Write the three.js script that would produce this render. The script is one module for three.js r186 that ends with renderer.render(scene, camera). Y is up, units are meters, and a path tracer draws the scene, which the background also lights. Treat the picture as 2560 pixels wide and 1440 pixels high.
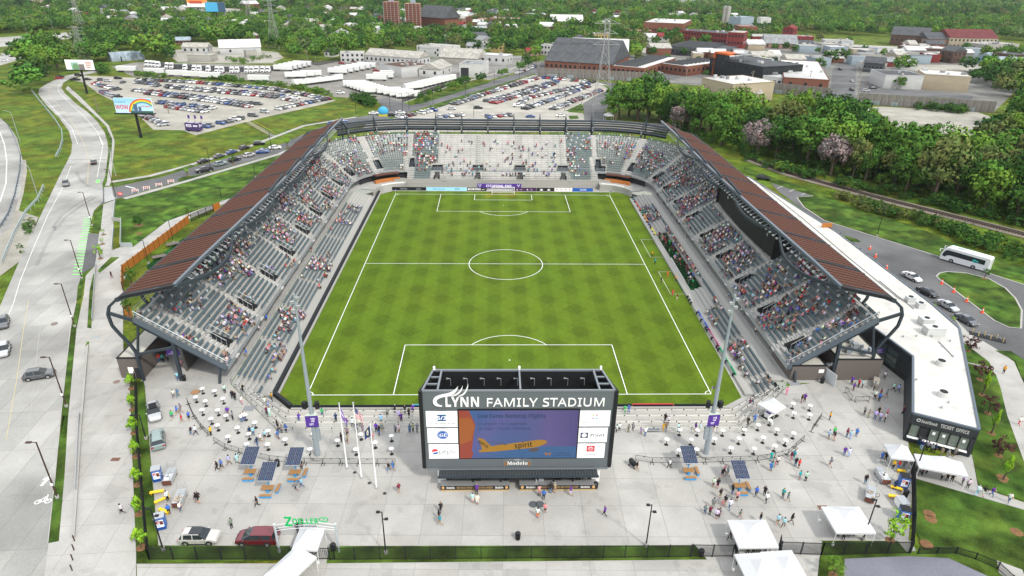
import * as THREE from 'three';
import { mergeGeometries, mergeVertices } from 'three/addons/utils/BufferGeometryUtils.js';
import { MarchingCubes } from 'three/addons/objects/MarchingCubes.js';
import { FontLoader } from 'three/addons/loaders/FontLoader.js';
import { TextGeometry } from 'three/addons/geometries/TextGeometry.js';

const scene = new THREE.Scene();
// ---- camera: a drone 64 m above the plaza, solved from the pitch markings ----
const camera = new THREE.PerspectiveCamera(47.757, 16 / 9, 1, 9000);
camera.position.set(-3.004, 63.762, 147.955);
camera.rotation.set(-0.45503, -0.03133, 0.0157, 'YXZ');
// ---- sun, veiled by thin high cloud ----
const sunDir = new THREE.Vector3(0.41, 0.743, 0.53).normalize();
const sun = new THREE.DirectionalLight(new THREE.Color(1, 0.95, 0.86), 1.75);
sun.position.copy(sunDir).multiplyScalar(400);
sun.castShadow = true;
sun.shadow.radius = 9;
sun.shadow.mapSize.set(4096, 4096);
Object.assign(sun.shadow.camera, { left: -160, right: 160, top: 160, bottom: -160, near: 50, far: 900 });
scene.add(sun, sun.target);
// ---- sky: bright veil of thin cloud, whiter towards the horizon and round the sun ----
{
  const W = 256, H = 128, data = new Float32Array(W * H * 4);
  const hsh = (x, y) => { const s = Math.sin(x * 127.1 + y * 311.7) * 43758.5453; return s - Math.floor(s); };
  const vn = (x, y, p) => { const i = Math.floor(x), j = Math.floor(y), u = x - i, v = y - j, a = u * u * (3 - 2 * u), b = v * v * (3 - 2 * v), w = (k) => ((k % p) + p) % p; return (hsh(w(i), j) * (1 - a) + hsh(w(i + 1), j) * a) * (1 - b) + (hsh(w(i), j + 1) * (1 - a) + hsh(w(i + 1), j + 1) * a) * b; };
  for (let r = 0; r < H; r++) for (let c = 0; c < W; c++) {
    const el = ((r + 0.5) / H - 0.5) * Math.PI, az = ((c + 0.5) / W - 0.5) * 2 * Math.PI;
    const d = new THREE.Vector3(Math.cos(az) * Math.cos(el), Math.sin(el), Math.sin(az) * Math.cos(el));
    const cl = 0.5 * vn(c / 16, r / 8, 16) + 0.3 * vn(c / 8, r / 4, 32) + 0.2 * vn(c / 4, r / 2, 64);
    const t = Math.pow(1 - Math.max(0, d.y), 2.2), k = THREE.MathUtils.smoothstep(cl, 0.3, 0.62), g = Math.pow(Math.max(0, d.dot(sunDir)), 14) * 0.9;
    const blue = [0.6 + 0.3 * t, 0.72 + 0.2 * t, 0.92 + 0.04 * t], white = [1.02, 1.01, 0.99];
    for (let i = 0; i < 3; i++) data[(r * W + c) * 4 + i] = d.y < -0.02 ? [0.3, 0.32, 0.28][i] : (blue[i] * (1 - k) + white[i] * k) * 0.92 + g;
    data[(r * W + c) * 4 + 3] = 1;
  }
  const sky = new THREE.DataTexture(data, W, H, THREE.RGBAFormat, THREE.FloatType);
  sky.mapping = THREE.EquirectangularReflectionMapping; sky.magFilter = THREE.LinearFilter; sky.wrapS = THREE.RepeatWrapping; sky.needsUpdate = true;
  scene.background = sky; scene.environment = sky; scene.backgroundIntensity = 1; scene.environmentIntensity = 1;
}
const renderer = new THREE.WebGLRenderer({ antialias: true });
renderer.toneMapping = THREE.LinearToneMapping;
renderer.toneMappingExposure = 1.74;
renderer.shadowMap.enabled = true;
renderer.setSize(1024, 576);

// ================= helpers =================
let seed = 7;
const rnd = () => { seed |= 0; seed = (seed + 0x6d2b79f5) | 0; let t = Math.imul(seed ^ (seed >>> 15), 1 | seed); t = (t + Math.imul(t ^ (t >>> 7), 61 | t)) ^ t; return ((t ^ (t >>> 14)) >>> 0) / 4294967296; };
const rr = (a, b) => a + (b - a) * rnd(), pick = (a) => a[Math.floor(rnd() * a.length)];
const V = (x, y, z) => new THREE.Vector3(x, y, z), PI = Math.PI, UP = V(0, 1, 0);
const used = {};
const nm = (b) => { used[b] = (used[b] ?? -1) + 1; return used[b] ? b + '_' + String(used[b]).padStart(3, '0') : b; };
const mats = {};
function mat(c, rough = 0.85, metal = 0, extra) {
  const key = JSON.stringify([c, rough, metal, extra && Object.keys(extra).map((k) => [k, extra[k]?.uuid ?? extra[k]])]);
  return (mats[key] ??= Object.assign(new THREE.MeshPhysicalMaterial({ roughness: rough, metalness: metal, specularIntensity: rough >= 0.8 ? 0.25 : rough >= 0.5 ? 0.5 : 1, ...extra }), { color: Array.isArray(c) ? new THREE.Color().setRGB(...c) : new THREE.Color(c) }));
}
const sh = (m) => { m.castShadow = m.receiveShadow = true; return m; };
function tag(o, label, category, group, kind) { if (label) o.userData.label = label; if (category) o.userData.category = category; if (group) o.userData.group = group; if (kind) o.userData.kind = kind; return o; }
function thing(name, label, category, x = 0, y = 0, z = 0, ry = 0, group) { const o = new THREE.Group(); o.name = nm(name); o.position.set(x, y, z); o.rotation.y = ry; scene.add(o); return tag(o, label, category, group); }
function part(parent, name, geo, material, label) { const m = sh(new THREE.Mesh(geo, material)); m.name = name; parent.add(m); if (label) m.userData.label = label; return m; }
function single(name, geo, material, label, category, group) { const m = sh(new THREE.Mesh(geo, material)); m.name = nm(name); scene.add(m); return tag(m, label, category, group); }
function struct(name, geo, material, label) { const m = single(name, geo, material, label); m.userData.kind = 'structure'; return m; }
function copyOf(o, x, y, z, ry, label) { const c = o.clone(); c.name = nm(o.name.replace(/_\d{3}$/, '')); c.userData = { ...o.userData }; if (label) c.userData.label = label; c.position.set(x, y, z); c.rotation.y = ry; scene.add(c); return c; }
const box = (w, h, d, x = 0, y = 0, z = 0, ry = 0, rx = 0, rz = 0) => { const g = new THREE.BoxGeometry(w, h, d); if (rx) g.rotateX(rx); if (rz) g.rotateZ(rz); if (ry) g.rotateY(ry); return g.translate(x, y, z); };
const cyl = (r0, r1, h, n, x = 0, y = 0, z = 0) => new THREE.CylinderGeometry(r1, r0, h, n).translate(x, y + h / 2, z);
const Q0 = new THREE.Quaternion();
function bar(a, b, r, n = 6, r2 = r) { // round bar from a to b
  const d = b.clone().sub(a), L = d.length(), g = new THREE.CylinderGeometry(r2, r, L, n); g.translate(0, L / 2, 0);
  return g.applyQuaternion(Q0.setFromUnitVectors(UP, d.normalize())).translate(a.x, a.y, a.z);
}
function beam(a, b, w, h) { // square beam from a to b, upright
  const d = b.clone().sub(a), L = d.length(), m = new THREE.Matrix4().lookAt(a, b, Math.abs(d.y) / L > 0.99 ? V(1, 0, 0) : UP), g = new THREE.BoxGeometry(w, h, L);
  g.applyMatrix4(m); return g.translate((a.x + b.x) / 2, (a.y + b.y) / 2, (a.z + b.z) / 2);
}
function merge(gs) {
  gs = gs.flat().map((g) => { g = g.index ? g.toNonIndexed() : g; for (const k of Object.keys(g.attributes)) if (!['position', 'normal', 'uv'].includes(k)) g.deleteAttribute(k); if (!g.attributes.uv) g.setAttribute('uv', new THREE.BufferAttribute(new Float32Array(g.attributes.position.count * 2), 2)); return g; });
  return mergeGeometries(gs);
}
function colored(g, c) { g = g.index ? g.toNonIndexed() : g; const n = g.attributes.position.count, a = new Float32Array(n * 3); for (let i = 0; i < n; i++) a.set(c, i * 3); g.setAttribute('color', new THREE.BufferAttribute(a, 3)); return g; }
function mergeC(gs) { gs = gs.flat().map((g) => { for (const k of Object.keys(g.attributes)) if (!['position', 'normal', 'color'].includes(k)) g.deleteAttribute(k); return g; }); return mergeGeometries(gs); }
const P2 = (a) => { a = a.flat(); const o = []; for (let i = 0; i < a.length; i += 2) o.push([a[i], a[i + 1]]); return o; };
function flat(pts, y, holes = []) { // horizontal sheet; uv in metres
  pts = P2(pts);
  const s = new THREE.Shape(pts.map((p) => new THREE.Vector2(p[0], -p[1])));
  for (const h of holes) s.holes.push(new THREE.Path(h.map((p) => new THREE.Vector2(p[0], -p[1]))));
  return new THREE.ShapeGeometry(s).rotateX(-PI / 2).translate(0, y, 0);
}
function slab(pts, y, h) { // raised sheet with edges
  pts = P2(pts);
  const s = new THREE.Shape(pts.map((p) => new THREE.Vector2(p[0], -p[1])));
  return new THREE.ExtrudeGeometry(s, { depth: h, bevelEnabled: false }).rotateX(-PI / 2).translate(0, y, 0);
}
function ribbon(pts, w, y) { // a strip of width w along a polyline
  pts = P2(pts);
  const L = [], R = [];
  pts.forEach((p, i) => { const a = pts[Math.max(0, i - 1)], b = pts[Math.min(pts.length - 1, i + 1)], dx = b[0] - a[0], dz = b[1] - a[1], l = Math.hypot(dx, dz), nx = -dz / l * w / 2, nz = dx / l * w / 2; L.push([p[0] + nx, p[1] + nz]); R.push([p[0] - nx, p[1] - nz]); });
  return flat([...L, ...R.reverse()], y);
}
function clipHalf(poly, nx, nz, c) { const o = []; for (let i = 0; i < poly.length; i++) { const a = poly[i], b = poly[(i + 1) % poly.length], da = a[0] * nx + a[1] * nz - c, db = b[0] * nx + b[1] * nz - c; if (da <= 0) o.push(a); if ((da < 0 && db > 0) || (da > 0 && db < 0)) { const t = da / (da - db); o.push([a[0] + (b[0] - a[0]) * t, a[1] + (b[1] - a[1]) * t]); } } return o; }
function area2(p) { let s = 0; p.forEach((a, i) => { const b = p[(i + 1) % p.length]; s += a[0] * b[1] - b[0] * a[1]; }); return Math.abs(s) / 2; }
// cut a sheet into concrete slabs: each one a piece with open joints between
function slabs(parent, name, poly, cu, cv, ang, y, ms, gap = 0.03) {
  poly = P2(poly);
  const c = Math.cos(ang), s = Math.sin(ang), us = poly.map((p) => p[0] * c + p[1] * s), vs = poly.map((p) => -p[0] * s + p[1] * c);
  for (let u = Math.floor(Math.min(...us) / cu) * cu; u < Math.max(...us); u += cu) for (let v = Math.floor(Math.min(...vs) / cv) * cv; v < Math.max(...vs); v += cv) {
    let q = clipHalf(poly, -c, -s, -(u + gap / 2)); if (q.length > 2) q = clipHalf(q, c, s, u + cu - gap / 2);
    if (q.length > 2) q = clipHalf(q, s, -c, -(v + gap / 2)); if (q.length > 2) q = clipHalf(q, -s, c, v + cv - gap / 2);
    if (q.length > 2 && area2(q) > 0.15) part(parent, name, slab(q, y, 0.02), pick(ms));
  }
}
const inside = (x, z, poly) => { let r = false; for (let i = 0, j = poly.length - 1; i < poly.length; j = i++) { const a = poly[i], b = poly[j]; if (a[1] > z !== b[1] > z && x < ((b[0] - a[0]) * (z - a[1])) / (b[1] - a[1]) + a[0]) r = !r; } return r; };
// ---- computed textures: colour grain of surfaces ----
const h2 = (x, y) => { let n = Math.imul(x | 0, 374761393) + Math.imul(y | 0, 668265263); n = Math.imul(n ^ (n >>> 13), 1274126177); return ((n ^ (n >>> 16)) >>> 0) / 4294967296; };
function vnoise(x, y, p) { const i = Math.floor(x), j = Math.floor(y), u = x - i, v = y - j, a = u * u * (3 - 2 * u), b = v * v * (3 - 2 * v), w = (k) => ((k % p) + p) % p; return (h2(w(i), w(j)) * (1 - a) + h2(w(i + 1), w(j)) * a) * (1 - b) + (h2(w(i), w(j + 1)) * (1 - a) + h2(w(i + 1), w(j + 1)) * a) * b; }
function tex(size, metres, fn) {
  const d = new Uint8Array(size * size * 4);
  for (let j = 0; j < size; j++) for (let i = 0; i < size; i++) { const c = fn(i / size, j / size); for (let k = 0; k < 3; k++) d[(j * size + i) * 4 + k] = Math.max(0, Math.min(255, c[k] * 255)); d[(j * size + i) * 4 + 3] = 255; }
  const t = new THREE.DataTexture(d, size, size); t.colorSpace = THREE.SRGBColorSpace; t.wrapS = t.wrapT = THREE.RepeatWrapping; t.magFilter = THREE.LinearFilter; t.minFilter = THREE.LinearMipmapLinearFilter; t.repeat.set(1 / metres, 1 / metres); t.needsUpdate = true; return t;
}
const fbm = (u, v, f, o = 4) => { let s = 0, a = 0.5; for (let i = 0; i < o; i++) { s += a * vnoise(u * f, v * f, f); f *= 2; a *= 0.5; } return s / (1 - Math.pow(0.5, o)); };
const tConcrete = tex(512, 24, (u, v) => { const n = 0.87 + 0.06 * (fbm(u, v, 8, 5) - 0.5) * 2 + 0.05 * (vnoise(u * 256, v * 256, 256) - 0.5) - (fbm(u + 0.3, v, 12, 3) > 0.68 ? 0.035 : 0); return [n, n * 0.995, n * 0.98]; });
const tRoad = tex(512, 40, (u, v) => { const n = 0.85 + 0.16 * (fbm(u, v, 5, 6) - 0.5) * 2 + 0.05 * (vnoise(u * 256, v * 256, 256) - 0.5); return [n, n, n * 0.99]; });
const tGrass = tex(512, 18, (u, v) => { const n = fbm(u, v, 8, 5), m = vnoise(u * 200, v * 200, 200), y = fbm(u, v + 0.4, 5, 3); const k = 0.72 + 0.35 * (n - 0.5) * 2 + 0.18 * (m - 0.5); return [k * (0.86 + 0.25 * y), k, k * 0.72]; });
const tWeeds = tex(512, 46, (u, v) => { const n = 0.25 + 0.5 * fbm(u, v, 14, 6), y = fbm(u + 0.5, v, 7, 4), m = vnoise(u * 220, v * 220, 220); const k = 0.74 + 0.5 * (n - 0.5) * 2 + 0.3 * (m - 0.5); return [k * (0.8 + 0.4 * y), k, k * 0.62]; });
const tGravel = tex(512, 30, (u, v) => { const n = 0.85 + 0.1 * (fbm(u, v, 6, 4) - 0.5) * 2 + 0.14 * (vnoise(u * 256, v * 256, 256) - 0.5); return [n, n * 0.985, n * 0.95]; });
// the mown pitch: bands mown up and down the field and twice across it
const tPitch = tex(1024, 120, (u, v) => {
  const x = (u - 0.5) * 120, z = (v - 0.5) * 120, s = (a, p) => Math.max(-1, Math.min(1, Math.sin((a / p) * PI * 2) * 3));
  const a = s(x + 1.46, 5.84) * (Math.abs(x) < 36 ? 1 : -0.8), b = s(x * 0.64 + z * 0.77, 7.4), c = s(x * 0.64 - z * 0.77, 7.4);
  const n = fbm(u, v, 24, 4) - 0.5, m = vnoise(u * 500, v * 500, 500) - 0.5, w = fbm(u + 0.2, v, 9, 3), bare = Math.max(0, fbm(u, v, 24, 4) - 0.5) * (Math.abs(z) > 51 && Math.abs(x) < 6 ? 2.4 : (Math.abs(z) > 55 && Math.abs(x) > 32) ? 1.8 : 0);
  const k = 0.76 + 0.028 * a + 0.026 * (b > 0 && c > 0 ? 0.7 : b < 0 && c < 0 ? -1.9 : 0) + 0.09 * n + 0.1 * m;
  return [k * (0.95 + 0.08 * w) + bare * 0.4, k + bare * 0.06, k * 0.46 + bare * 0.1];
});
const mConc = [[0.485, 0.475, 0.455], [0.455, 0.447, 0.43], [0.5, 0.49, 0.47], [0.47, 0.458, 0.435]].map((c) => mat(c, 0.9, 0, { map: tConcrete }));
const mRoadC = [[0.45, 0.44, 0.42], [0.47, 0.46, 0.437], [0.42, 0.413, 0.395]].map((c) => mat(c, 0.9, 0, { map: tRoad }));
const mJoint = mat([0.2, 0.195, 0.185], 0.95), mAsphalt = mat([0.17, 0.17, 0.175], 0.92, 0, { map: tRoad }), mDarkAsph = mat([0.11, 0.11, 0.115], 0.92, 0, { map: tRoad });
const mGravel = mat([0.46, 0.45, 0.42], 0.95, 0, { map: tGravel }), mLawn = mat([0.105, 0.185, 0.05], 0.95, 0, { map: tGrass }), mWeeds = mat([0.165, 0.225, 0.06], 0.97, 0, { map: tWeeds });
const mWhite = mat([0.8, 0.8, 0.78], 0.6), mSteel = mat([0.03, 0.04, 0.048], 0.6), mGalv = mat([0.42, 0.44, 0.45], 0.45, 0.55), mBlack = mat([0.013, 0.014, 0.015], 0.6), mPaint = mat([0.72, 0.72, 0.7], 0.8), mDark = mat([0.03, 0.031, 0.033], 0.8);
const mGlass = mat([0.02, 0.026, 0.03], 0.08, 0.0), mWood = mat([0.3, 0.16, 0.06], 0.7), mPurple = mat([0.1, 0.028, 0.25], 0.6);
function canvasMat(w, h, draw, rough = 0.6, extra) { const c = document.createElement('canvas'); c.width = w; c.height = h; const g = c.getContext('2d'); draw(g, w, h); const t = new THREE.CanvasTexture(c); t.colorSpace = THREE.SRGBColorSpace; t.anisotropy = 8; return new THREE.MeshStandardMaterial({ map: t, roughness: rough, ...extra }); }
const put = (g, txt, x, y, size, fill, o = {}) => { g.fillStyle = fill; g.font = (o.w ?? 'bold') + ' ' + size + 'px ' + (o.f ?? 'sans-serif'); g.textAlign = o.a ?? 'center'; g.textBaseline = 'middle'; o.max ? g.fillText(txt, x, y, o.max) : g.fillText(txt, x, y); };

// ================= the ground, roads and pavements =================
const BOWL = [[-47.5, 55], [-35.5, 68], [35.5, 68.3], [47.5, 56], [47.5, -52], [36, -63.8], [-36, -63.8], [-47.5, -52]];
struct('ground', flat([[-6000, -9000], [6000, -9000], [6000, 500], [-6000, 500]], 0, [BOWL]), mWeeds, 'rough green ground around the stadium and out to the horizon');
const CLEAR = [];
const sheet = (name, pts, y, m, label) => { CLEAR.push(P2(pts)); return struct(name, flat(pts, y), m, label); };
// main road on the left, poured in concrete panels
const roadPoly = [-265.4,-311.7,-270.4,-294.8,-271.7,-280.2,-264.8,-254.3,-257.9,-235,-247.6,-217.6,-224.7,-187,-201.9,-158.5,-182.1,-131.9,-168.7,-110.9,-160.4,-95.7,-156.2,-86.4,-149,-70,-139.7,-49.43,-129.3,-26.46,-119.5,-4.79,-111.8,11.55,-105.1,25.71,-71,97.7,-54.39,94.6,-57.26,89,-63.24,77.5,-70.6,63.59,-77.6,50.19,-84.9,36.11,-90.2,24.86,-94,17.78,-96.7,11.46,-109.6,-14.79,-113.5,-23.12,-117.6,-32.21,-119.3,-40.13,-127.8,-56.02,-131.9,-65.2,-142.1,-86.7,-142.1,-86.7,-154.3,-109.6,-165.3,-128.4,-179.8,-149.8,-196.2,-171.6,-214.3,-193.5,-236,-221.7,-248.3,-239.4,-257.3,-256.9,-263.2,-274.9,-263.2,-289.4,-259.5,-300.7];
const road = sheet('road', roadPoly, 0.03, mJoint, 'wide pale concrete road running past the stadium');
slabs(road, 'road_slab', [-156.2,-86.4,-149,-70,-139.7,-49.43,-129.3,-26.46,-119.5,-4.79,-111.8,11.55,-105.1,25.71,-71,97.7,-54.39,94.6,-57.26,89,-63.24,77.5,-70.6,63.59,-77.6,50.19,-84.9,36.11,-90.2,24.86,-94,17.78,-96.7,11.46,-109.6,-14.79,-113.5,-23.12,-117.6,-32.21,-119.3,-40.13,-127.8,-56.02,-131.9,-65.2,-142.1,-86.7], 3.7, 9.5, -0.07, 0.034, mRoadC, 0.035);
part(road, 'road_slab', flat([-265.4,-311.7,-270.4,-294.8,-271.7,-280.2,-264.8,-254.3,-257.9,-235,-247.6,-217.6,-224.7,-187,-201.9,-158.5,-182.1,-131.9,-168.7,-110.9,-160.4,-95.7,-156.5,-86.9,-142.4,-87.4,-154.3,-109.6,-165.3,-128.4,-179.8,-149.8,-196.2,-171.6,-214.3,-193.5,-236,-221.7,-248.3,-239.4,-257.3,-256.9,-263.2,-274.9,-263.2,-289.4,-259.5,-300.7], 0.05), mRoadC[0]);
// painted lines of that road
const mk = (pts, w, m = mPaint, y = 0.066) => part(road, 'marking', ribbon(pts, w, y), m);
const mYel = mat([0.45, 0.39, 0.22], 0.8), mGreenP = mat([0.2, 0.6, 0.16], 0.8);
mk([-75.3,69.3,-83.9,53.6,-93.9,36.11,-100.6,23.88], 0.1, mYel); mk([-72.1,69.4,-88,41.13,-93.4,31.17], 0.1, mat([0.34, 0.33, 0.31], 0.9));
mk([-133.4,-57.69,-149.1,-86.6,-163.1,-109.3,-181.3,-136.2,-212.5,-179,-237.7,-211.3,-252.7,-235.3,-266.6,-267], 0.14, mYel);
mk([-166,-109.9,-165.6,-109.2,-183.2,-136.1,-204.3,-163.4,-236.6,-204.8], 0.12); mk([-134.4,-65.1,-156.4,-110.2,-153.2,-104.3,-169.3,-130.3,-192.1,-161.4,-219.3,-196.3,-241.1,-225,-250.2,-239.3,-261.6,-263], 0.12);
mk([-150.5,-78.3,-138.6,-52.86,-128.2,-28.3,-117.1,-4.09,-108.1,15.04,-102.6,25.7,-99.5,32.56], 0.1);
mk([-137.7,-48.35,-129.4,-54.21], 0.25, mat([0.5, 0.49, 0.47], 0.9)); mk([-120.4,-55.58,-116.1,-53.09], 0.4);
for (let i = 0; i < 21; i++) { const t = i / 20; mk([[-116.9,-25.92], [-98.9,11.18]].reduce((a, b) => [a[0] + (b[0] - a[0]) * t, a[1] + (b[1] - a[1]) * t]).flatMap((q, k, A) => (k ? [] : [A[0], A[1], A[0] + 2.3, A[1] + 0.12])), 0.5, mGreenP); }
for (let i = 0; i < 16; i++) { const t = i / 15, a = [-126.3,-54.04], b = [-118.6,-39.63], c = [-124.3,-54.55], d = [-117.3,-42.78]; mk([a[0] + (b[0] - a[0]) * t, a[1] + (b[1] - a[1]) * t, c[0] + (d[0] - c[0]) * t, c[1] + (d[1] - c[1]) * t], 0.35, mPaint, 0.074); }
part(road, 'marking', flat([-133.1,-61.99,-131.9,-62.4,-130.4,-59.21,-131.6,-58.94], 0.07), mGreenP);
{ // bicycle and arrow painted on the lane
  const ring = (x, z, r) => new THREE.RingGeometry(r - 0.12, r, 20).rotateX(-PI / 2).translate(x, 0.074, z);
  const [bx, bz] = [-62.2,81.8];
  part(road, 'marking', merge([ring(bx - 0.62, bz + 0.25, 0.42), ring(bx + 0.62, bz + 0.1, 0.42), ...[[-0.62, 0.25, -0.15, -0.7], [-0.15, -0.7, 0.62, 0.1], [-0.15, -0.7, 0.1, 0.2], [0.1, 0.2, -0.62, 0.25], [-0.1, -1.1, 0.1, -0.6]].map((q) => ribbon([bx + q[0], bz + q[1], bx + q[2], bz + q[3]], 0.13, 0.0745))]), mPaint);
  const [ax, az] = [-64.2,78.2]; part(road, 'marking', merge([flat([[ax - 0.2, az + 0.9], [ax + 0.2, az + 0.9], [ax + 0.2, az - 0.3], [ax + 0.6, az - 0.3], [ax, az - 1.2], [ax - 0.6, az - 0.3], [ax - 0.2, az - 0.3]], 0.074)]), mPaint);
}
for (const q of [[-120.8,-17.91,-124.3,-28.36,-125.4,-37.98,-125.3,-45.3],[-119,-16.29,-122.3,-26.56,-123.4,-36.02,-123.7,-44.26],[-144.7,-71.5,-138.6,-62.49,-132.1,-55.33,-126.5,-51.96],[-109.7,6.62,-115.7,-7.01,-120.9,-19.59]]) part(road, 'tyre_mark', ribbon(q, 0.9, 0.0605), mat([0.36, 0.355, 0.345], 0.9, 0, { map: tRoad }));
sheet('parking_bay', [-109.5,-14.63,-106.4,-13.86,-96.3,6.53,-97,10.86], 0.07, mAsphalt, 'dark asphalt parking bay beside the concrete road');
// pavement promenade along the stadium
const promPoly = [-54.39,94.6,-57.26,89,-56.18,88.7,-62.03,77.5,-69.6,63.6,-76.5,50.2,-83.8,36.11,-90.7,21.24,-95.4,12.05,-96.3,6.53,-106.4,-14.02,-117.8,-37.61,-116.4,-41.74,-107.9,-24.08,-97.3,-2.85,-96.2,-5.01,-93.2,-5.04,-93.1,-23.4,-83.1,-43.93,-83,-38.71,-87.9,-25.25,-89.5,7.11,-83,19.93,-74.1,37.82,-69.6,46.59,-64.7,54.33,-59.91,63.54,-55.78,71.6,-45.95,90.6,-43.88,94.8];
const prom = struct('pavement', flat(promPoly, 0.1), mJoint, 'broad pale concrete promenade between road and stadium');
slabs(prom, 'pavement_slab', promPoly, 4.6, 4.6, -0.06, 0.105, mConc, 0.03);
part(prom, 'kerb', slab([-57.37,89,-57.26,89,-63.24,77.5,-70.6,63.59,-77.6,50.19,-84.9,36.11,-90.2,24.86,-90.4,24.87,-85.1,36.11,-77.7,50.19,-70.7,63.59,-63.36,77.5], 0.03, 0.12), mConc[2]);
const lawn = (pts, y = 0.13) => struct('lawn', slab(pts, 0.02, y - 0.02), mLawn);
lawn([-57.22,89,-63.24,77.5,-70.5,63.65,-69.5,63.66,-62.03,77.5,-56.23,88.7]); lawn([-67.5,69.1,-77.6,50.19,-84.8,36.11,-89.6,26.12,-89.1,25.52,-83.8,36.11,-76.5,50.2,-66.6,69.2]);
lawn([-90.6,24.1,-93.7,18.06,-95.9,12.65,-95.4,12.64,-93.1,17.45,-90.4,22.81]); lawn([-81.9,35.89,-90.4,19.63,-94.2,11.15,-93.8,11.15,-88.8,21.23,-81,36.1], 0.15);
lawn([-78.5,42.73,-79,41.13,-78.6,41.14,-77.9,42.66], 0.15); lawn([-108.5,-14.8,-116.5,-30.34,-117.3,-35.13,-117.8,-37.61,-106.9,-15.63]); lawn([-94,9.63,-94.5,7.77,-95.3,1.41,-93.3,1.4,-93.1,10.54], 0.15);
lawn([-128.6,-57.19,-131.9,-65.2,-154,-110.3,-160.1,-120.6,-169.9,-136.7,-170.1,-138.8,-157.4,-118.8,-141,-86.8,-153.4,-110.3,-128.8,-60.23,-127.2,-56.39]);
sheet('footpath', [-126.9,-55.68,-128.7,-60.23,-153.2,-110.3,-154.5,-113.2,-171.3,-141,-184.9,-159.2,-218.4,-202.6,-243.9,-235.9,-248.1,-245.3,-222.6,-212.2,-185.2,-161.7,-171.5,-143.2,-155.5,-116.9,-152.1,-110.4,-128,-61.48,-125.4,-55.71], 0.09, mConc[1], 'narrow concrete footpath along the curving road');
// big lawn beside the left stand and the street behind it
struct('lawn', slab([-116.4,-41.74,-113.5,-41.69,-95.9,-71.6,-82.9,-94.1,-74.1,-103.4,-76.7,-72.9,-72.6,-56.59,-83.2,-44.15,-93.3,-23.67,-93.3,-5.18,-96.2,-5.15,-105.7,-23.93,-107.8,-24.08], 0.02, 0.1), mat([0.115, 0.215, 0.05], 0.95, 0, { map: tGrass }), 'large mown lawn beside the rust roofed stand');
for (let i = 0; i < 9; i++) { const t = i / 9; struct('lawn', flat([[-111,-36.22], [-91.6,-32.63]].reduce((a, b) => [a[0] + (b[0] - a[0]) * t, a[1] + (b[1] - a[1]) * t, a[0] + (b[0] - a[0]) * (t + 0.055), a[1] + (b[1] - a[1]) * (t + 0.055)]).concat([[-97.4,-7.94], [-93.7,-19.94]].reduce((a, b) => [a[0] + (b[0] - a[0]) * (t + 0.055), a[1] + (b[1] - a[1]) * (t + 0.055), a[0] + (b[0] - a[0]) * t, a[1] + (b[1] - a[1]) * t])), 0.108), mat([0.15, 0.23, 0.07], 0.95, 0, { map: tGrass }), 'pale mown stripe on the lawn beside the stand'); }
sheet('street', [-126.2,-53.11,-123.2,-54.93,-113.8,-65.6,-108.2,-78.7,-88,-111.6,-81.1,-138,-73.5,-160.5,-63.26,-169.9,-59.29,-192.6,-66.5,-211.1,-61.34,-218.1,-45.58,-196.4,-30.73,-230.5,25.46,-340.1,45.97,-393.1,45.91,-357.5,24.1,-315.1,-34.32,-198.5,-50.44,-169.2,-60.75,-152.5,-74.1,-134,-84,-105.7,-83.9,-97.6,-84.3,-99,-102.2,-68.5,-106.2,-60.73,-116.3,-43.11,-118.2,-39.13,-118.6,-36.1], 0.05, mAsphalt, 'grey asphalt side street lined with parked cars');
const strip = (pts, w, y = 0.12) => struct('footpath', ribbon(pts, w, y), mConc[1], 'strip of pale concrete footpath');
strip([-114.4,-42.83,-107.2,-54.91,-96.6,-73.6,-83.7,-96.7,-77.9,-118.3], 2.2); strip([-127.1,-59.65,-118,-66.8,-110.7,-80,-100.7,-101.5,-87.5,-145.8,-68.3,-165.8], 2.2); strip([-30.77,-189.6,-5.79,-247.1,25.18,-307.5], 3); strip([-51.1,-203.9,-32.29,-253.4,18.16,-357.5], 2.2);
lawn([-125.8,-57.25,-115.9,-66.2,-110.2,-80.8,-108.5,-79.4,-109.4,-76.2,-115.6,-65.6,-123.4,-55.28], 0.16); lawn([-107,-62.58,-106.9,-65.8,-100.9,-69.2,-101.7,-66.5,-105.2,-60.13], 0.16); lawn([-36.34,-195.3,-18.24,-231.2,11.89,-289.3,11.7,-283.2,-30.88,-191.1], 0.12); lawn([-46.9,-197.8,-40.5,-202.8,-5.97,-274.3,-6,-278.7,-31.23,-237.9], 0.12);
// gravel car parks and the truck yard
const lotL = [-259,-267.5,-261.2,-285.7,-242.9,-282.4,-227.4,-278.9,-164.7,-257,-126.6,-243.4,-114.2,-229.1,-86.9,-208.3,-92.8,-193.9,-111,-162.6,-117.2,-148.9,-127.1,-126.2,-136.5,-135.4,-148.9,-135.8,-167.4,-162.5,-186.3,-186.1,-219,-222.8,-245.6,-257.7];
sheet('gravel_lot', lotL, 0.04, mGravel, 'pale gravel car park packed with cars behind the billboards');
const lotR = [-49.84,-164.8,-31.33,-189.6,-5.77,-245.2,7.77,-256,25.93,-302.5,43.38,-298.8,62.62,-283.5,69.1,-266.3,59.73,-235.9,45.08,-205.8,33.82,-182.7,41.34,-180.3,40.12,-161.7,84,-157.2,79.7,-140.4,-60.72,-134.9,-60.75,-152.5];
sheet('gravel_lot', lotR, 0.06, mat([0.5, 0.49, 0.465], 0.95, 0, { map: tGravel }), 'pale gravel car park behind the far stand');
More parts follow.
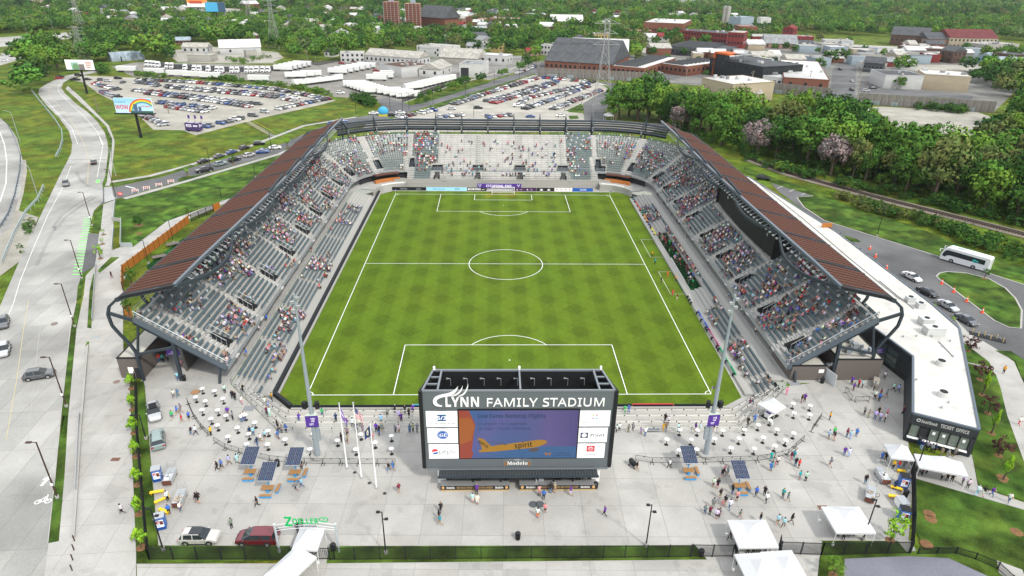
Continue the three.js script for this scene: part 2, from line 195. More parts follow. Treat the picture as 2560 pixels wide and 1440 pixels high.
lawn([32.98,-185.5,43.28,-205.7,42.97,-188.9,37.25,-183.5], 0.12); lawn([33.39,-173.1,37.85,-174.1,37.54,-166.7,33.11,-165.2], 0.12); lawn([64.2,-270.3,67.4,-268.3,67.6,-257.8,66.1,-251.7], 0.12);
sheet('street', [60.05,-285.7,75.9,-277.7,74.4,-264.5,67.5,-243.9,58.63,-205,52.85,-186.5,49.67,-162.2,39.59,-161.7,44.68,-207.4,55.32,-232,67.4,-255.8,67.7,-270.5], 0.075, mAsphalt, 'curving grey service street beside the gravel car park');
sheet('truck_yard', [-266.1,-327.1,-260.6,-351.4,-155.7,-342.4,-159,-336.2,-140,-362.4,-119.5,-374.1,-89.9,-367,-56.11,-345,-20.78,-299,-52.46,-205.4,-66.8,-214.4,-90.5,-219.2,-108.8,-244.5,-148.6,-268.8,-133.7,-267.6,-181,-282.3,-229.7,-283.4], 0.03, mat([0.3, 0.295, 0.285], 0.95, 0, { map: tGravel }), 'grey yard full of white trailers');
sheet('yard', [-272.2,-421.2,-248.8,-458,-181,-422.9,-165.8,-386.9,-166.2,-360,-160.7,-354.2,-207.1,-350,-232.5,-354], 0.03, mGravel, 'pale gravel yard with sheds');
// motorway and ramp on the far left
sheet('motorway', [-475,-498,-449.8,-538,-432.3,-582,-431.7,-614,-360.4,-573,-354,-537,-409,-566,-399.2,-514,-408.6,-472,-416,-413.5], 0.06, mRoadC[1], 'pale motorway carriageway among trees'); sheet('motorway', [-374.1,-353.5,-377.8,-413.7,-349.4,-365.7,-333.2,-294.8], 0.05, mRoadC[0], 'nearer motorway carriageway at the edge of the picture'); sheet('motorway', [-374.2,-776,-342.2,-862,-332,-890,-320.2,-808,-343.8,-704], 0.06, mRoadC[1], 'distant motorway bend between trees');
const ramp = sheet('ramp_road', [-258.2,-151.1,-227.5,-157.3,-213.4,-141.5,-195.4,-119.3,-171.9,-85.9,-166.3,-77.8,-149.7,-50.35,-132.1,-18.6,-127.7,0.73], 0.05, mRoadC[2], 'curving concrete slip road at the left edge');
part(ramp, 'marking', ribbon([-208.5,-128.8,-193.1,-108.3,-176.8,-84.9,-159.5,-58.33,-148.9,-39.61], 0.25, 0.06), mPaint);
sheet('verge_gravel', [-171.9,-85.9,-170.7,-85.9,-161.8,-72.4,-147.5,-48.16,-138.5,-31.88,-129.7,-26.45,-124,-14.62,-118.4,-2.66,-115.3,4.09,-114.4,12.16,-131.9,-9.54,-132.1,-18.6,-149.7,-50.35,-166.3,-77.8], 0.045, mat([0.44, 0.43, 0.4], 0.97, 0, { map: tGravel }), 'stony gravel bank between slip road and main road');
// the right-hand drives, lawns and footpaths
sheet('driveway', [90.9,-63.83,99.2,-49.75,93.1,-47.72,91.4,-38.57,92.2,-26.87,100.5,-14.37,109.5,-1.11,115.9,9.9,119.5,15.5,129,30.56,95.2,68.6,95.5,47.69,95.2,44.56,92,44.56,92.8,30.91,94.5,8.06,91.6,8.46,92.1,-9.89,90.6,-18,89.8,-55.16], 0.05, mAsphalt, 'grey asphalt drive curving behind the white roofed building');
lawn([91,-10.66,91.5,-15.91,94.5,-12.28,94.4,-10.3], 0.14);
const isl = [101.5,11.23,103.5,9.34,105.9,8.5,110,9.3,113.3,12.4,113.7,17.44,112.3,22.47,109.5,28.22,103.5,36.05,101.3,35.59,100.3,32.81,100.8,23.26,101.3,16.57,101.2,13.01];
struct('lawn', slab(isl, 0.02, 0.13), mLawn, 'pear shaped mown island lawn beside the drive'); struct('kerb', ribbon([...isl, isl[0], isl[1]], 0.35, 0.152), mConc[2]);
struct('kerb', ribbon([99.2,-49.75,93.1,-47.72,91.4,-38.57,92.2,-26.87,100.5,-14.37,109.5,-1.11,115.9,9.9,119.5,15.5], 0.4, 0.1), mConc[2]);
for (let i = 0; i < 3; i++) mk([90.7,-57.58].map((q, k) => q + [2.6, 3.4][k] * i).concat([93.6,-60.1].map((q, k) => q + [2.6, 3.4][k] * i)), 0.15);
const lawnR = struct('lawn', slab([88.7,-83.8,93.9,-70.5,99.3,-60.22,103.6,-48.48,107.9,-33.3,115.7,-23.55,118.7,-12.95,123.3,-1.94,126.9,5.63,137.3,21.18,132.2,26.95,121.2,13.34,116.2,9.45,109.8,-1.61,100.8,-14.95,92.5,-27.52,92,-39.62,93.6,-48.07,99.4,-49.53,91.4,-65.1,86.2,-74.4], 0.02, 0.09), mLawn, 'sloping mown lawn below the railway');
sheet('footpath', [92.8,30.91,91.6,37.39,92.8,43.75,93,48.45,90.2,54.23,87,61.27,76.6,79.1,70.7,83.7,74.5,75.8,80.1,64.5,84.4,56.91,86.6,52.64,86.8,51.39,84,48.8,84,48.43,87.5,50.3,88.2,48.44,88,41.27,91.2,35.6], 0.1, mConc[0], 'concrete footpath past the ticket office lawn');
sheet('footpath', [58.4,74.4,68,73.8,64.4,80.4,68.7,83.5,73.9,86.6,72.2,88.6,67.7,84.8,56.28,78.6], 0.1, mConc[1], 'concrete footpath in front of the ticket windows');
struct('lawn', slab([88,41.27,88.2,48.44,87.5,50.3,84,48.43], 0.02, 0.14), mLawn); struct('lawn', slab([83.6,49.36,86.5,52.82,84.4,56.91,80,64.6,74.5,75.8,74.3,78.3,69.7,84.4,68.9,83.2,64.5,80.4,68,73.8,73,67.7], 0.02, 0.12), mLawn, 'mown lawn strip beside the ticket office');
struct('lawn', slab([92.2,44.56,95.1,44.76,95.2,48.08,99.7,55.5,81.4,77.6,88,61.28,90.4,53.88,93.4,48.26], 0.02, 0.12), mLawn);
struct('lawn', slab([56.24,78.7,67.6,84.9,71.7,89.2,64,98.5,58.46,98.4,59.69,95.2,57.63,93.7,54.29,91.1,50.54,90.8,50.96,87.9], 0.02, 0.12), mLawn, 'sloping mown lawn below the ticket office path');
sheet('court', [39.7,92.4,47.78,92.1,52.54,92.5,56.8,95.4,56.15,96.4,37.68,96.1], 0.14, mat([0.24, 0.24, 0.29], 0.9, 0, { map: tRoad }), 'blue grey paved court in the bottom corner');
struct('lawn', slab([36.93,92,39.27,92,46.98,91.6,54.23,91.1,57.58,93.8,57.68,96.1,56.36,96,52.48,92.6,47.74,92.2,39.66,92.5,37.71,96.1,34.69,96.1], 0.02, 0.13), mLawn);
sheet('footpath', [58.15,93,60.28,94.4,59.53,96.1,57.68,96.1,57.11,94.8], 0.16, mConc[1], 'short concrete path at the corner of the lawn');
// plaza in front of the stadium
const plazaPoly = [[-47.6, 55], [-35.5, 68.05], [35.5, 68.35], [47.6, 56], [62, 53], [74, 52], 63.18,64.4, 58.4,74.4, 56.28,78.6, 50.6,87.5, 49.11,89.8, 38.17,89.6, 22.03,90.2, -22.75,89.8, -43.86,89.4, -53.21,71.6, -62.38,54.01, [-62.5, 53.9]];
const plaza = struct('plaza', flat(plazaPoly, 0.01), mJoint, 'pale concrete plaza between the scoreboard and the fence');
slabs(plaza, 'plaza_slab', plazaPoly, 5.2, 5.2, 0.02, 0.015, mConc, 0.035);
sheet('concourse', [[-63, 55], [-47.6, 55], [-47.6, -52], [-36, -63.9], [36, -63.9], [47.6, -52], [47.6, 55], [63, 55], [63, -60], [50, -84], [-50, -84], [-63, -60]], 0.006, mConc[1], 'concrete concourse floor under the stands');
sheet('footpath', [[84.2, -10], [87, -8], [88.6, 36], [86, 47], [83.4, 45.4], [84.3, 34.8]], 0.09, mConc[1], 'concrete path along the white roofed building');
sheet('driveway', [[86.6, -12], [98, -4], [99, 34], [92, 50], [86, 48], [88.5, 36]], 0.047, mAsphalt, 'asphalt parking bays beside the white roofed building');
sheet('concourse', [[61.5, 56], [70, 56.5], [69, 44], [62.5, 38]], 0.03, mConc[0], 'shaded paving beside the dark glazed wall');
// strip of grass under the front fence, and the pavement before it
struct('lawn', slab([-44.92,89.5,-43.85,89.5,-27.88,89.7,-26.76,91.8,-45.07,92.2,-45.99,90.5,-45.36,89.8], 0.0, 0.09), mLawn, 'grass strip under the black fence near the red minivan');
struct('lawn', slab([-23.01,89.8,21.96,90.2,22.8,92.3,22.68,92.4,-22.83,92.4], 0.0, 0.09), mLawn, 'long grass strip under the black railing fence');
struct('lawn', slab([38.17,89.7,47.72,89.8,47.89,91.9,36.95,92], 0.0, 0.09), mLawn, 'grass strip under the fence by the tents');
struct('lawn', slab([-64.6,54.33,-62.39,54.18,-53.29,71.6,-43.95,89.4,-44.9,89.5,-45.95,90.6,-55.78,71.6,-59.87,63.54], 0.0, 0.13), mLawn, 'grass strip with young trees behind the black fence');
const front = struct('pavement', flat([-45.1,92.2,-22.43,92.4,22.82,92.4,31.62,91.9,36.79,92,34.42,96.4,-43.46,95.4], 0.08), mJoint, 'pale pavement in front of the fence');
slabs(front, 'pavement_slab', [-45.1,92.2,-22.43,92.4,22.82,92.4,31.62,91.9,36.79,92,34.42,96.4,-43.46,95.4], 5.2, 5.2, 0.02, 0.085, mConc, 0.03);
struct('pavement', flat([22.02,90.2,32.53,89.6,38.15,89.7,36.91,92,31.63,91.9,22.82,92.4], 0.082), mConc[0], 'paved gateway through the fence'); struct('pavement', flat([-27.87,89.8,-23,89.8,-22.81,92.4,-26.62,92.4], 0.083), mConc[0], 'paved gateway below the white arch');
struct('pavement', flat([47.72,89.8,49.41,89.8,48.98,92.2,47.75,92.2], 0.084), mConc[0], 'paved strip through the side gate');
// far town: streets and yards between the buildings
sheet('street', [252.2,-359,308.9,-449.2,311.9,-441.3,202,-226.1,180.8,-195.8,173.7,-198.4], 0.05, mAsphalt, 'grey town street running away between buildings');
sheet('yard', [173.7,-198.4,207.3,-206.4,250.6,-193.2,249.4,-178.9,185.7,-111.6,162.1,-95.4,178.4,-130.8,197.4,-193.6], 0.03, mGravel, 'pale concrete yard behind the trees'); sheet('yard', [254,-319.5,269.7,-320.7,242,-271.2,283.4,-245.4,272.3,-230,214.4,-245.1], 0.05, mAsphalt, 'asphalt yard of the white warehouse'); struct('lawn', flat([216,-248.3,265.8,-235,256.2,-222.1,211.3,-240.4], 0.09), mLawn);
sheet('yard', [249.4,-451,287,-447,260.7,-392,219.7,-395.2], 0.05, mRoadC[0], 'pale car park among the town buildings'); sheet('yard', [228.2,-484,252.9,-460,218.7,-395.1,196.4,-393.1], 0.055, mDarkAsph, 'dark asphalt car park among the town buildings'); sheet('yard', [332.8,-391.6,399.6,-390.7,375.8,-357,307.5,-351.5], 0.05, mGravel, 'scrap yard ground behind the warehouse'); sheet('yard', [358.7,-550,402.6,-533,378.8,-473,324.9,-459], 0.05, mRoadC[1], 'works yard beyond the street');
sheet('street', [102.8,-303.2,147.7,-350.3,146,-338.5,114.1,-294.2,101.5,-284], 0.05, mAsphalt, 'works road beside the brick shed'); sheet('yard', [131.9,-483,169.7,-538,159.4,-486,141.5,-448.6,122.8,-438.4], 0.05, mGravel, 'pale yard among the brick works'); sheet('street', [195.1,-429.8,236.4,-504,317.5,-591,297.3,-542,236,-485,195.7,-414.6], 0.05, mRoadC[0], 'town street beside the red factory');
struct('town_ground', flat([110.6,-429.2,189.4,-489,340.6,-646,340.4,-570,390.5,-532,442.7,-508,515,-488,397.4,-347,259.8,-193.7,198,-215.6,188.8,-230.7,149.7,-259,98.3,-286,25.93,-302.5,19.26,-376.9], 0.02), mat([0.24, 0.235, 0.22], 0.95, 0, { map: tRoad }), 'grey paved ground between the town buildings');
struct('town_ground', flat([-79.4,-381.3,20.61,-420.1,27.76,-352.2,-6.05,-285.6,-54.93,-333.5], 0.022), mat([0.3, 0.29, 0.275], 0.95, 0, { map: tRoad }), 'pale paved ground round the white sheds');

// ================= the pitch =================
tPitch.offset.set(0.5, 0.5);
const grassPoly = [[-39.5, 55.6], [-35.6, 58.8], [36.2, 58.8], [39.8, 56.4], [40.4, 20], [41.4, -20], [41.7, -55], [38, -58.6], [-36, -58.6], [-39.8, -55]];
struct('bowl_floor', flat([[-47.6, 55], [-35.5, 68], [35.5, 68.3], [47.6, 56], [47.6, -52], [36, -64], [-36, -64], [-47.6, -52]], -2.02), mConc[1], 'concrete floor around the pitch');
const pitch = struct('pitch', flat(grassPoly, -1.98), mat([0.15, 0.238, 0.085], 0.95, 0, { map: tPitch }), 'striped green football pitch');
{
  const L = 55.4, W = 34.79, w = 0.13, y = -1.965, ln = (a, b, c, d) => part(pitch, 'line_marking', ribbon([a, b, c, d], w, y), mWhite);
  const arc = (cx, cz, r, a0, a1) => part(pitch, 'line_marking', (() => { const p = []; for (let i = 0; i <= 48; i++) { const a = a0 + (a1 - a0) * i / 48; p.push([cx + r * Math.cos(a), cz + r * Math.sin(a)]); } return ribbon(p, w, y + 0.002); })(), mWhite);
  ln(-W, L, W, L); ln(-W, -L, W, -L); ln(-W, -L, -W, L); ln(W, -L, W, L); ln(-W, 0, W, 0);
  for (const s of [1, -1]) { for (const [a, b] of [[20.16, 16.5], [9.16, 5.5]]) { ln(-a, s * L, -a, s * (L - b)); ln(a, s * L, a, s * (L - b)); ln(-a, s * (L - b), a, s * (L - b)); } const h = Math.asin(5.5 / 9.15); arc(0, s * (L - 11), 9.15, s > 0 ? PI + h : h, s > 0 ? 2 * PI - h : PI - h); part(pitch, 'line_marking', new THREE.CircleGeometry(0.16, 12).rotateX(-PI / 2).translate(0, y + 0.004, s * (L - 11)), mWhite); for (const t of [1, -1]) arc(t * W, s * L, 0.95, Math.atan2(-s, 0) - (t * s > 0 ? PI / 2 : 0), Math.atan2(-s, 0) + (t * s > 0 ? 0 : PI / 2)); }
  arc(0, 0, 9.15, 0, 2 * PI);
  for (const [a, b] of [[-16.6, -4.5], [4.5, 16.6]]) { const c = 37.2, e = 40.9; for (const q of [[c, a, e, a], [c, b, e, b], [c, a, c, b]]) part(pitch, 'line_marking', ribbon(q, 0.06, y), mWhite); }
}
const turf = struct('technical_turf', flat([[40.9, -19], [45.2, -19], [45.2, 15.2], [40.2, 15.2]], -1.96), mat([0.012, 0.11, 0.05], 0.95, 0, { map: tGrass }), 'dark green artificial turf of the team bench area');
part(turf, 'line_marking', ribbon([42.4, -4, 42.2, 14.5], 0.25, -1.95), mWhite);
// ================= the stands: rows swept along a U-shaped path =================
const SA = 104.5, SB = 25.13, SC = 64, S1 = SA + SB, S2 = S1 + SC, S3 = S2 + SB, S4 = S3 + SA;
function pp(s, d) {
  if (s <= SA) return [-48 - d, 54 - s, -1, 0];
  if (s <= S1) { const a = PI + (s - SA) / 16; return [-32 + (16 + d) * Math.cos(a), -50.5 + (16 + d) * Math.sin(a), Math.cos(a), Math.sin(a)]; }
  if (s <= S2) return [-32 + s - S1, -66.5 - d, 0, -1];
  if (s <= S3) { const a = 1.5 * PI + (s - S2) / 16; return [32 + (16 + d) * Math.cos(a), -50.5 + (16 + d) * Math.sin(a), Math.cos(a), Math.sin(a)]; }
  return [48 + d, -50.5 + (s - S3), 1, 0];
}
function stations(s0, s1) { const o = [s0], st = 1.3; for (const b of [SA, S1, S2, S3]) if (b > s0 + 1e-3 && b < s1 - 1e-3) o.push(b); for (const [a, b] of [[SA, S1], [S2, S3]]) for (let s = Math.max(a, s0) + st; s < Math.min(b, s1) - 0.3; s += st) o.push(s); o.push(s1); return [...new Set(o)].sort((a, b) => a - b); }
function sweep(s0, s1, prof) { // faces between profile points, swept from s0 to s1
  const st = stations(s0, s1), pos = [], uv = [];
  for (let k = 0; k + 1 < st.length; k++) for (let j = 0; j + 1 < prof.length; j++) {
    const q = [[k, j], [k + 1, j], [k + 1, j + 1], [k, j + 1]].map(([a, b]) => { const p = pp(st[a], prof[b][0]); return [p[0], prof[b][1], p[1], st[a], prof[b][0] + prof[b][1]]; });
    for (const i of [0, 2, 1, 0, 3, 2]) { pos.push(q[i][0], q[i][1], q[i][2]); uv.push(q[i][3], q[i][4]); }
  }
  const g = new THREE.BufferGeometry(); g.setAttribute('position', new THREE.Float32BufferAttribute(pos, 3)); g.setAttribute('uv', new THREE.Float32BufferAttribute(uv, 2)); g.computeVertexNormals(); return g;
}
const RD = 0.794, RH = 0.565, rowY = (i) => 2.9 + RH * i;
const seat0 = (() => { const g = merge([box(0.45, 0.38, 0.12, 0, 0.5, 0.08, 0, 0.1), box(0.48, 0.46, 0.07, 0, 0.6, 0.2, 0, 0.16)]); return { p: g.attributes.position.array, n: g.attributes.normal.array, c: g.attributes.position.count }; })();
function seatRow(list) { // list of [x, y, z, nx, nz, colour]
  const N = list.length * seat0.c, P = new Float32Array(N * 3), Nn = new Float32Array(N * 3), C = new Float32Array(N * 3); let o = 0;
  for (const [x, y, z, nx, nz, c] of list) for (let i = 0; i < seat0.c; i++, o++) {
    const a = seat0.p[i * 3], b = seat0.p[i * 3 + 1], e = seat0.p[i * 3 + 2], f = seat0.n[i * 3], g = seat0.n[i * 3 + 1], h = seat0.n[i * 3 + 2];
    P.set([x + a * nz + e * nx, y + b, z - a * nx + e * nz], o * 3); Nn.set([f * nz + h * nx, g, -f * nx + h * nz], o * 3); C.set(c, o * 3);
  }
  const g = new THREE.BufferGeometry(); g.setAttribute('position', new THREE.BufferAttribute(P, 3)); g.setAttribute('normal', new THREE.BufferAttribute(Nn, 3)); g.setAttribute('color', new THREE.BufferAttribute(C, 3)); return g;
}
const mSeat = new THREE.MeshPhysicalMaterial({ vertexColors: true, roughness: 0.6, specularIntensity: 0.4 }), spots = []; // spots: free seats for spectators
const mTread = mat([0.5, 0.495, 0.475], 0.85, 0, { map: tConcrete }), mStand = mat([0.66, 0.65, 0.63], 0.85, 0, { map: tConcrete }), mRust = mat([0.09, 0.04, 0.028], 0.85), mRustD = mat([0.05, 0.025, 0.02], 0.85), mTrim = mat([0.1, 0.125, 0.15], 0.4, 0.3);
function stand(label, s0, s1, opt) {
  const t = thing('grandstand', label, 'grandstand'), ais = opt.aisles, rows = 17;
  const cuts = (a, b, gaps) => { let o = [[a, b]]; for (const [g, h] of gaps) o = o.flatMap(([p, q]) => (h <= p || g >= q ? [[p, q]] : [[p, g], [h, q]].filter(([x, y]) => y - x > 0.3))); return o; };
  for (let i = opt.first; i < rows; i++) {
    const d0 = i * RD, d1 = (i + 1) * RD + 0.05, y = rowY(i), vr = i >= 2 && i <= 5, ext = i < 0;
    const a = ext ? S1 : s0, b = ext ? S2 : s1;
    const holes = ext ? opt.doors.filter(() => i >= -4).map((s) => [s - 0.8, s + 0.8]) : [...(vr ? ais.map((s) => [s + 0.1, s + 1.7]) : []), ...(i <= 2 && opt.doors ? opt.doors.map((s) => [s - 1.8, s + 1.8]) : [])];
    for (const [p, q] of cuts(a, b, holes)) { const mid = (p + q) / 2; const std = opt.standing && mid > opt.standing[0] && mid < opt.standing[1]; part(t, 'tread', sweep(p, q, [[d0, y - RH], [d0, y], [d1, y]]), std ? mStand : mTread); }
    const gaps = [...ais.map((s) => (vr || i < 2 ? [s - 1.8, s + 1.9] : [s - 0.75, s + 0.75])), ...(opt.standing ? [opt.standing] : []), ...(opt.box && i >= 9 ? [opt.box] : []), ...(opt.doors && i <= 2 ? opt.doors.map((s) => [s - 2.2, s + 2.2]) : [])];
    if (opt.noSeats?.(i)) continue;
    for (const [p, q] of cuts(a + 0.5, b - 0.5, gaps)) {
      const list = [], n = Math.floor((q - p) * (1 + Math.max(0, 0) ) / 0.54);
      for (let k = 0; k < n; k++) {
        const s = p + (q - p) * (k + 0.5) / n, w = pp(s, d0 + 0.45), v = rr(0.92, 1.08), lite = i > 8 && (k + i * 3) % 7 === 0;
        list.push([w[0], y, w[1], w[2], w[3], (lite ? [0.5, 0.52, 0.53] : opt.seat).map((c) => c * v)]); spots.push({ x: w[0], y, z: w[1], nx: w[2], nz: w[3], i, s, st: opt.id });
      }
      if (list.length) part(t, 'seat_row', seatRow(list), mSeat);
    }
  }
  const yt = rowY(rows - 1), dt = rows * RD;
  part(t, 'fascia', sweep(s0, s1, [[0.6, 2.1], [-0.12, 2.1], [-0.12, 2.92], [0.05, 2.92]]), mGalv);
  part(t, 'soffit', sweep(s0, s1, [[0.6, 2.1], [dt + 0.2, yt - 0.9], [dt + 0.2, yt + 0.1]]), mSteel);
  // aisle half steps, passages and hand rails
  for (const s of ais) {
    const st = []; for (let i = 0; i < rows; i++) { const lo = i < 6, c = lo ? s - 0.8 : s, p = pp(c, i * RD - 0.2), q = Math.atan2(-p[2], -p[3]); st.push(box(1.25, RH / 2, RD * 0.5, p[0], rowY(i) - RH * 0.75, p[1], q)); }
    part(t, 'aisle_steps', merge(st), mStand);
    if (opt.voms !== false) {
      const e = [], lo = 2 * RD, hi = 6 * RD, W = (ss, d, y) => { const p = pp(ss, d); return V(p[0], y, p[1]); };
      part(t, 'passage_wall', merge([sweep(s + 0.1, s + 0.12, [[lo, 2.2], [lo, rowY(2)], [hi, rowY(5) + RH], [hi, 2.2], [lo, 2.2]]), beam(W(s + 0.06, lo, 3.1), W(s + 0.06, hi, 4.6), 0.1, 2.2), beam(W(s + 1.74, lo, 3.1), W(s + 1.74, hi, 4.6), 0.1, 2.2), beam(W(s + 0.1, hi, 3.9), W(s + 1.7, hi, 3.9), 0.1, 3.4)]), mDark);
      for (const x of [0, 1.8]) { e.push(bar(W(s + x, lo, rowY(2) + 1), W(s + x, hi, rowY(6) + 1), 0.05)); for (let i = 2; i < 7; i++) e.push(bar(W(s + x, i * RD, rowY(i)), W(s + x, i * RD, rowY(i) + 1), 0.035, 5)); }
      e.push(bar(W(s, hi, rowY(6) + 1), W(s + 1.8, hi, rowY(6) + 1), 0.05), bar(W(s, hi, rowY(6) + 0.5), W(s + 1.8, hi, rowY(6) + 0.5), 0.03)); for (let i = 8; i < rows; i += 2) { const p = W(s, i * RD, rowY(i)); e.push(bar(p, p.clone().add(V(0, 0.95, 0)), 0.03, 5)); if (i < rows - 2) e.push(bar(p.clone().add(V(0, 0.95, 0)), W(s, (i + 1.6) * RD, rowY(i + 1.6) + 0.95), 0.03, 5)); }
      part(t, 'handrail', merge(e), mGalv);
    }
  }
  const rail = [], seg = stations(s0, s1).length > 3 ? stations(s0, s1) : [s0, s1]; for (let k = 0; k + 1 < seg.length; k++) for (const h of [0.95, 0.55]) { const a = pp(seg[k], 0), b = pp(seg[k + 1], 0); rail.push(bar(V(a[0], 2.9 + h, a[1]), V(b[0], 2.9 + h, b[1]), 0.03, 5)); }
  for (let s = s0; s <= s1; s += 1.9) { const a = pp(s, 0); rail.push(bar(V(a[0], 2.9, a[1]), V(a[0], 3.85, a[1]), 0.025, 4)); } part(t, 'handrail', merge(rail), mGalv);
  return t;
}
const aisL = [], aisR = []; for (let k = 0; k < 8; k++) { aisL.push(5 + 13.4 * k); aisR.push(S4 - 5.4 - 13.4 * k); }
const standL = stand('long sunlit grandstand with grey seats under a rust coloured roof', 0, SA, { id: 'L', first: 0, aisles: aisL, seat: [0.1, 0.135, 0.15] });
const standR = stand('long grandstand in roof shade with dark seats beside the team benches', S3, S4, { id: 'R', first: 0, aisles: aisR, seat: [0.1, 0.135, 0.15], box: [S3 + 33.5, S3 + 72.5] });
const standF = stand('curved grandstand behind the far goal with a white standing terrace', SA, S3, { id: 'F', first: -4, aisles: [SA + 5, SA + 15.5, S1 + 0.5, S2 - 0.5, S3 - 15.5, S3 - 5], seat: [0.15, 0.2, 0.2], standing: [S1 + 10, S2 - 10], doors: [S1 + 10, S1 + 23.6, S1 + 37.8, S1 + 52.4, S2 + 0.9] });
// white standing terrace: rail lines across and aisles down
{
  const e = [], a = S1 + 10, b = S2 - 10;
  for (let i = -4; i < 17; i++) { const y = rowY(i) + 1.0, p = pp(a, i * RD + 0.15), q = pp(b, i * RD + 0.15); e.push(bar(V(p[0], y, p[1]), V(q[0], y, q[1]), 0.022, 4)); }
  for (let s = a; s <= b; s += 2.2) for (let i = -4; i < 17; i++) { const p = pp(s, i * RD + 0.15); e.push(bar(V(p[0], rowY(i), p[1]), V(p[0], rowY(i) + 1, p[1]), 0.03, 4)); }
  part(standF, 'safety_rail', merge(e), mat([0.25, 0.26, 0.26], 0.6));
  for (const s of [S1 + 10, S1 + 23.6, S1 + 37.8, S1 + 52.4]) { const st = []; for (let i = -4; i < 17; i++) { const p = pp(s + (i < 4 ? 2.4 : 0), i * RD - 0.2); st.push(box(1.5, RH / 2, RD * 0.5, p[0], rowY(i) - RH * 0.75, p[1])); } part(standF, 'aisle_steps', merge(st), mTread);
    const p = pp(s, 0), z = p[1]; part(standF, 'doorway', merge([box(3.7, 2.6, 0.1, p[0], 2.4, z - 2.5), box(0.12, 3, 2.6, p[0] - 1.86, 2.2, z - 1.3), box(0.12, 3, 2.6, p[0] + 1.86, 2.2, z - 1.3), box(0.12, 2.6, 3.3, p[0] - 0.86, 0.4, z + 1.7), box(0.12, 2.6, 3.3, p[0] + 0.86, 0.4, z + 1.7)]), mDark); }
  part(standF, 'front_wall', merge([box(72, 2.66, 0.3, 0, -0.69, -63.2), box(72, 0.1, 0.5, 0, 0.66, -63.25)]), mat([0.5, 0.49, 0.46], 0.9, 0, { map: tConcrete }));
  for (const [p, q] of [[-21.5, -9.6], [-7.2, 4.6], [7, 19.4]]) part(standF, 'handrail', merge([bar(V(p, 1.75, -63.2), V(q, 1.75, -63.2), 0.05, 5), bar(V(p, 1.2, -63.2), V(q, 1.2, -63.2), 0.03, 5)]), mBlack);
}
// dark curved screen round the top of the far stand, on steel posts
{
  const a = SA + SB * 0.46, b = S3 - SB * 0.46, prof = [[15.0, 12.9], [15.1, 13.7], [15.4, 14.5], [15.9, 15.2], [16.7, 15.8], [17.8, 16.1]];
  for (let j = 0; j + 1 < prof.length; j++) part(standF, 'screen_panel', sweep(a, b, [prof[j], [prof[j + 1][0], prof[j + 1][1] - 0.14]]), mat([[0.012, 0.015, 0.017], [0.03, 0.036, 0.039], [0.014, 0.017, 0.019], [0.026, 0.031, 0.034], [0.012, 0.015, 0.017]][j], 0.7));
  part(standF, 'screen_rail', sweep(a, b, [[15.1, 13.55], [14.85, 13.55], [14.85, 13.75], [15.1, 13.75]]), mTrim); part(standF, 'screen_rail', sweep(a, b, [[17.7, 15.95], [17.7, 16.35], [18, 16.35]]), mTrim);
  for (let s = a + 2; s < b; s += s < S1 - 4 || s > S2 + 3 ? 5.4 : 9.2) { const W = (d, y) => { const p = pp(s, d); return V(p[0], y, p[1]); }; const post = part(standF, 'post', merge([beam(W(14.4, 9.5), W(14.6, 15.2), 0.45, 0.45), beam(W(14.6, 15), W(18.4, 16.9), 0.4, 0.5), beam(W(18.4, 0), W(18.4, 16.9), 0.45, 0.45), beam(W(17.6, 16.4), W(18.9, 18), 0.25, 0.25)]), mSteel); part(post, 'floodlight', merge([0, 1, 2].map((k) => { const p = W(14.2, 13.4 + k * 0.55); return box(0.5, 0.22, 0.3, p.x, p.y, p.z); })), mGalv); }
  for (let s = a; s < b; s += 2.4) { const W = (d, y) => { const p = pp(s, d); return V(p[0], y, p[1]); }; part(standF, 'back_post', bar(W(13.6, 11.8), W(13.6, 13.2), 0.04, 4), mBlack); }
}
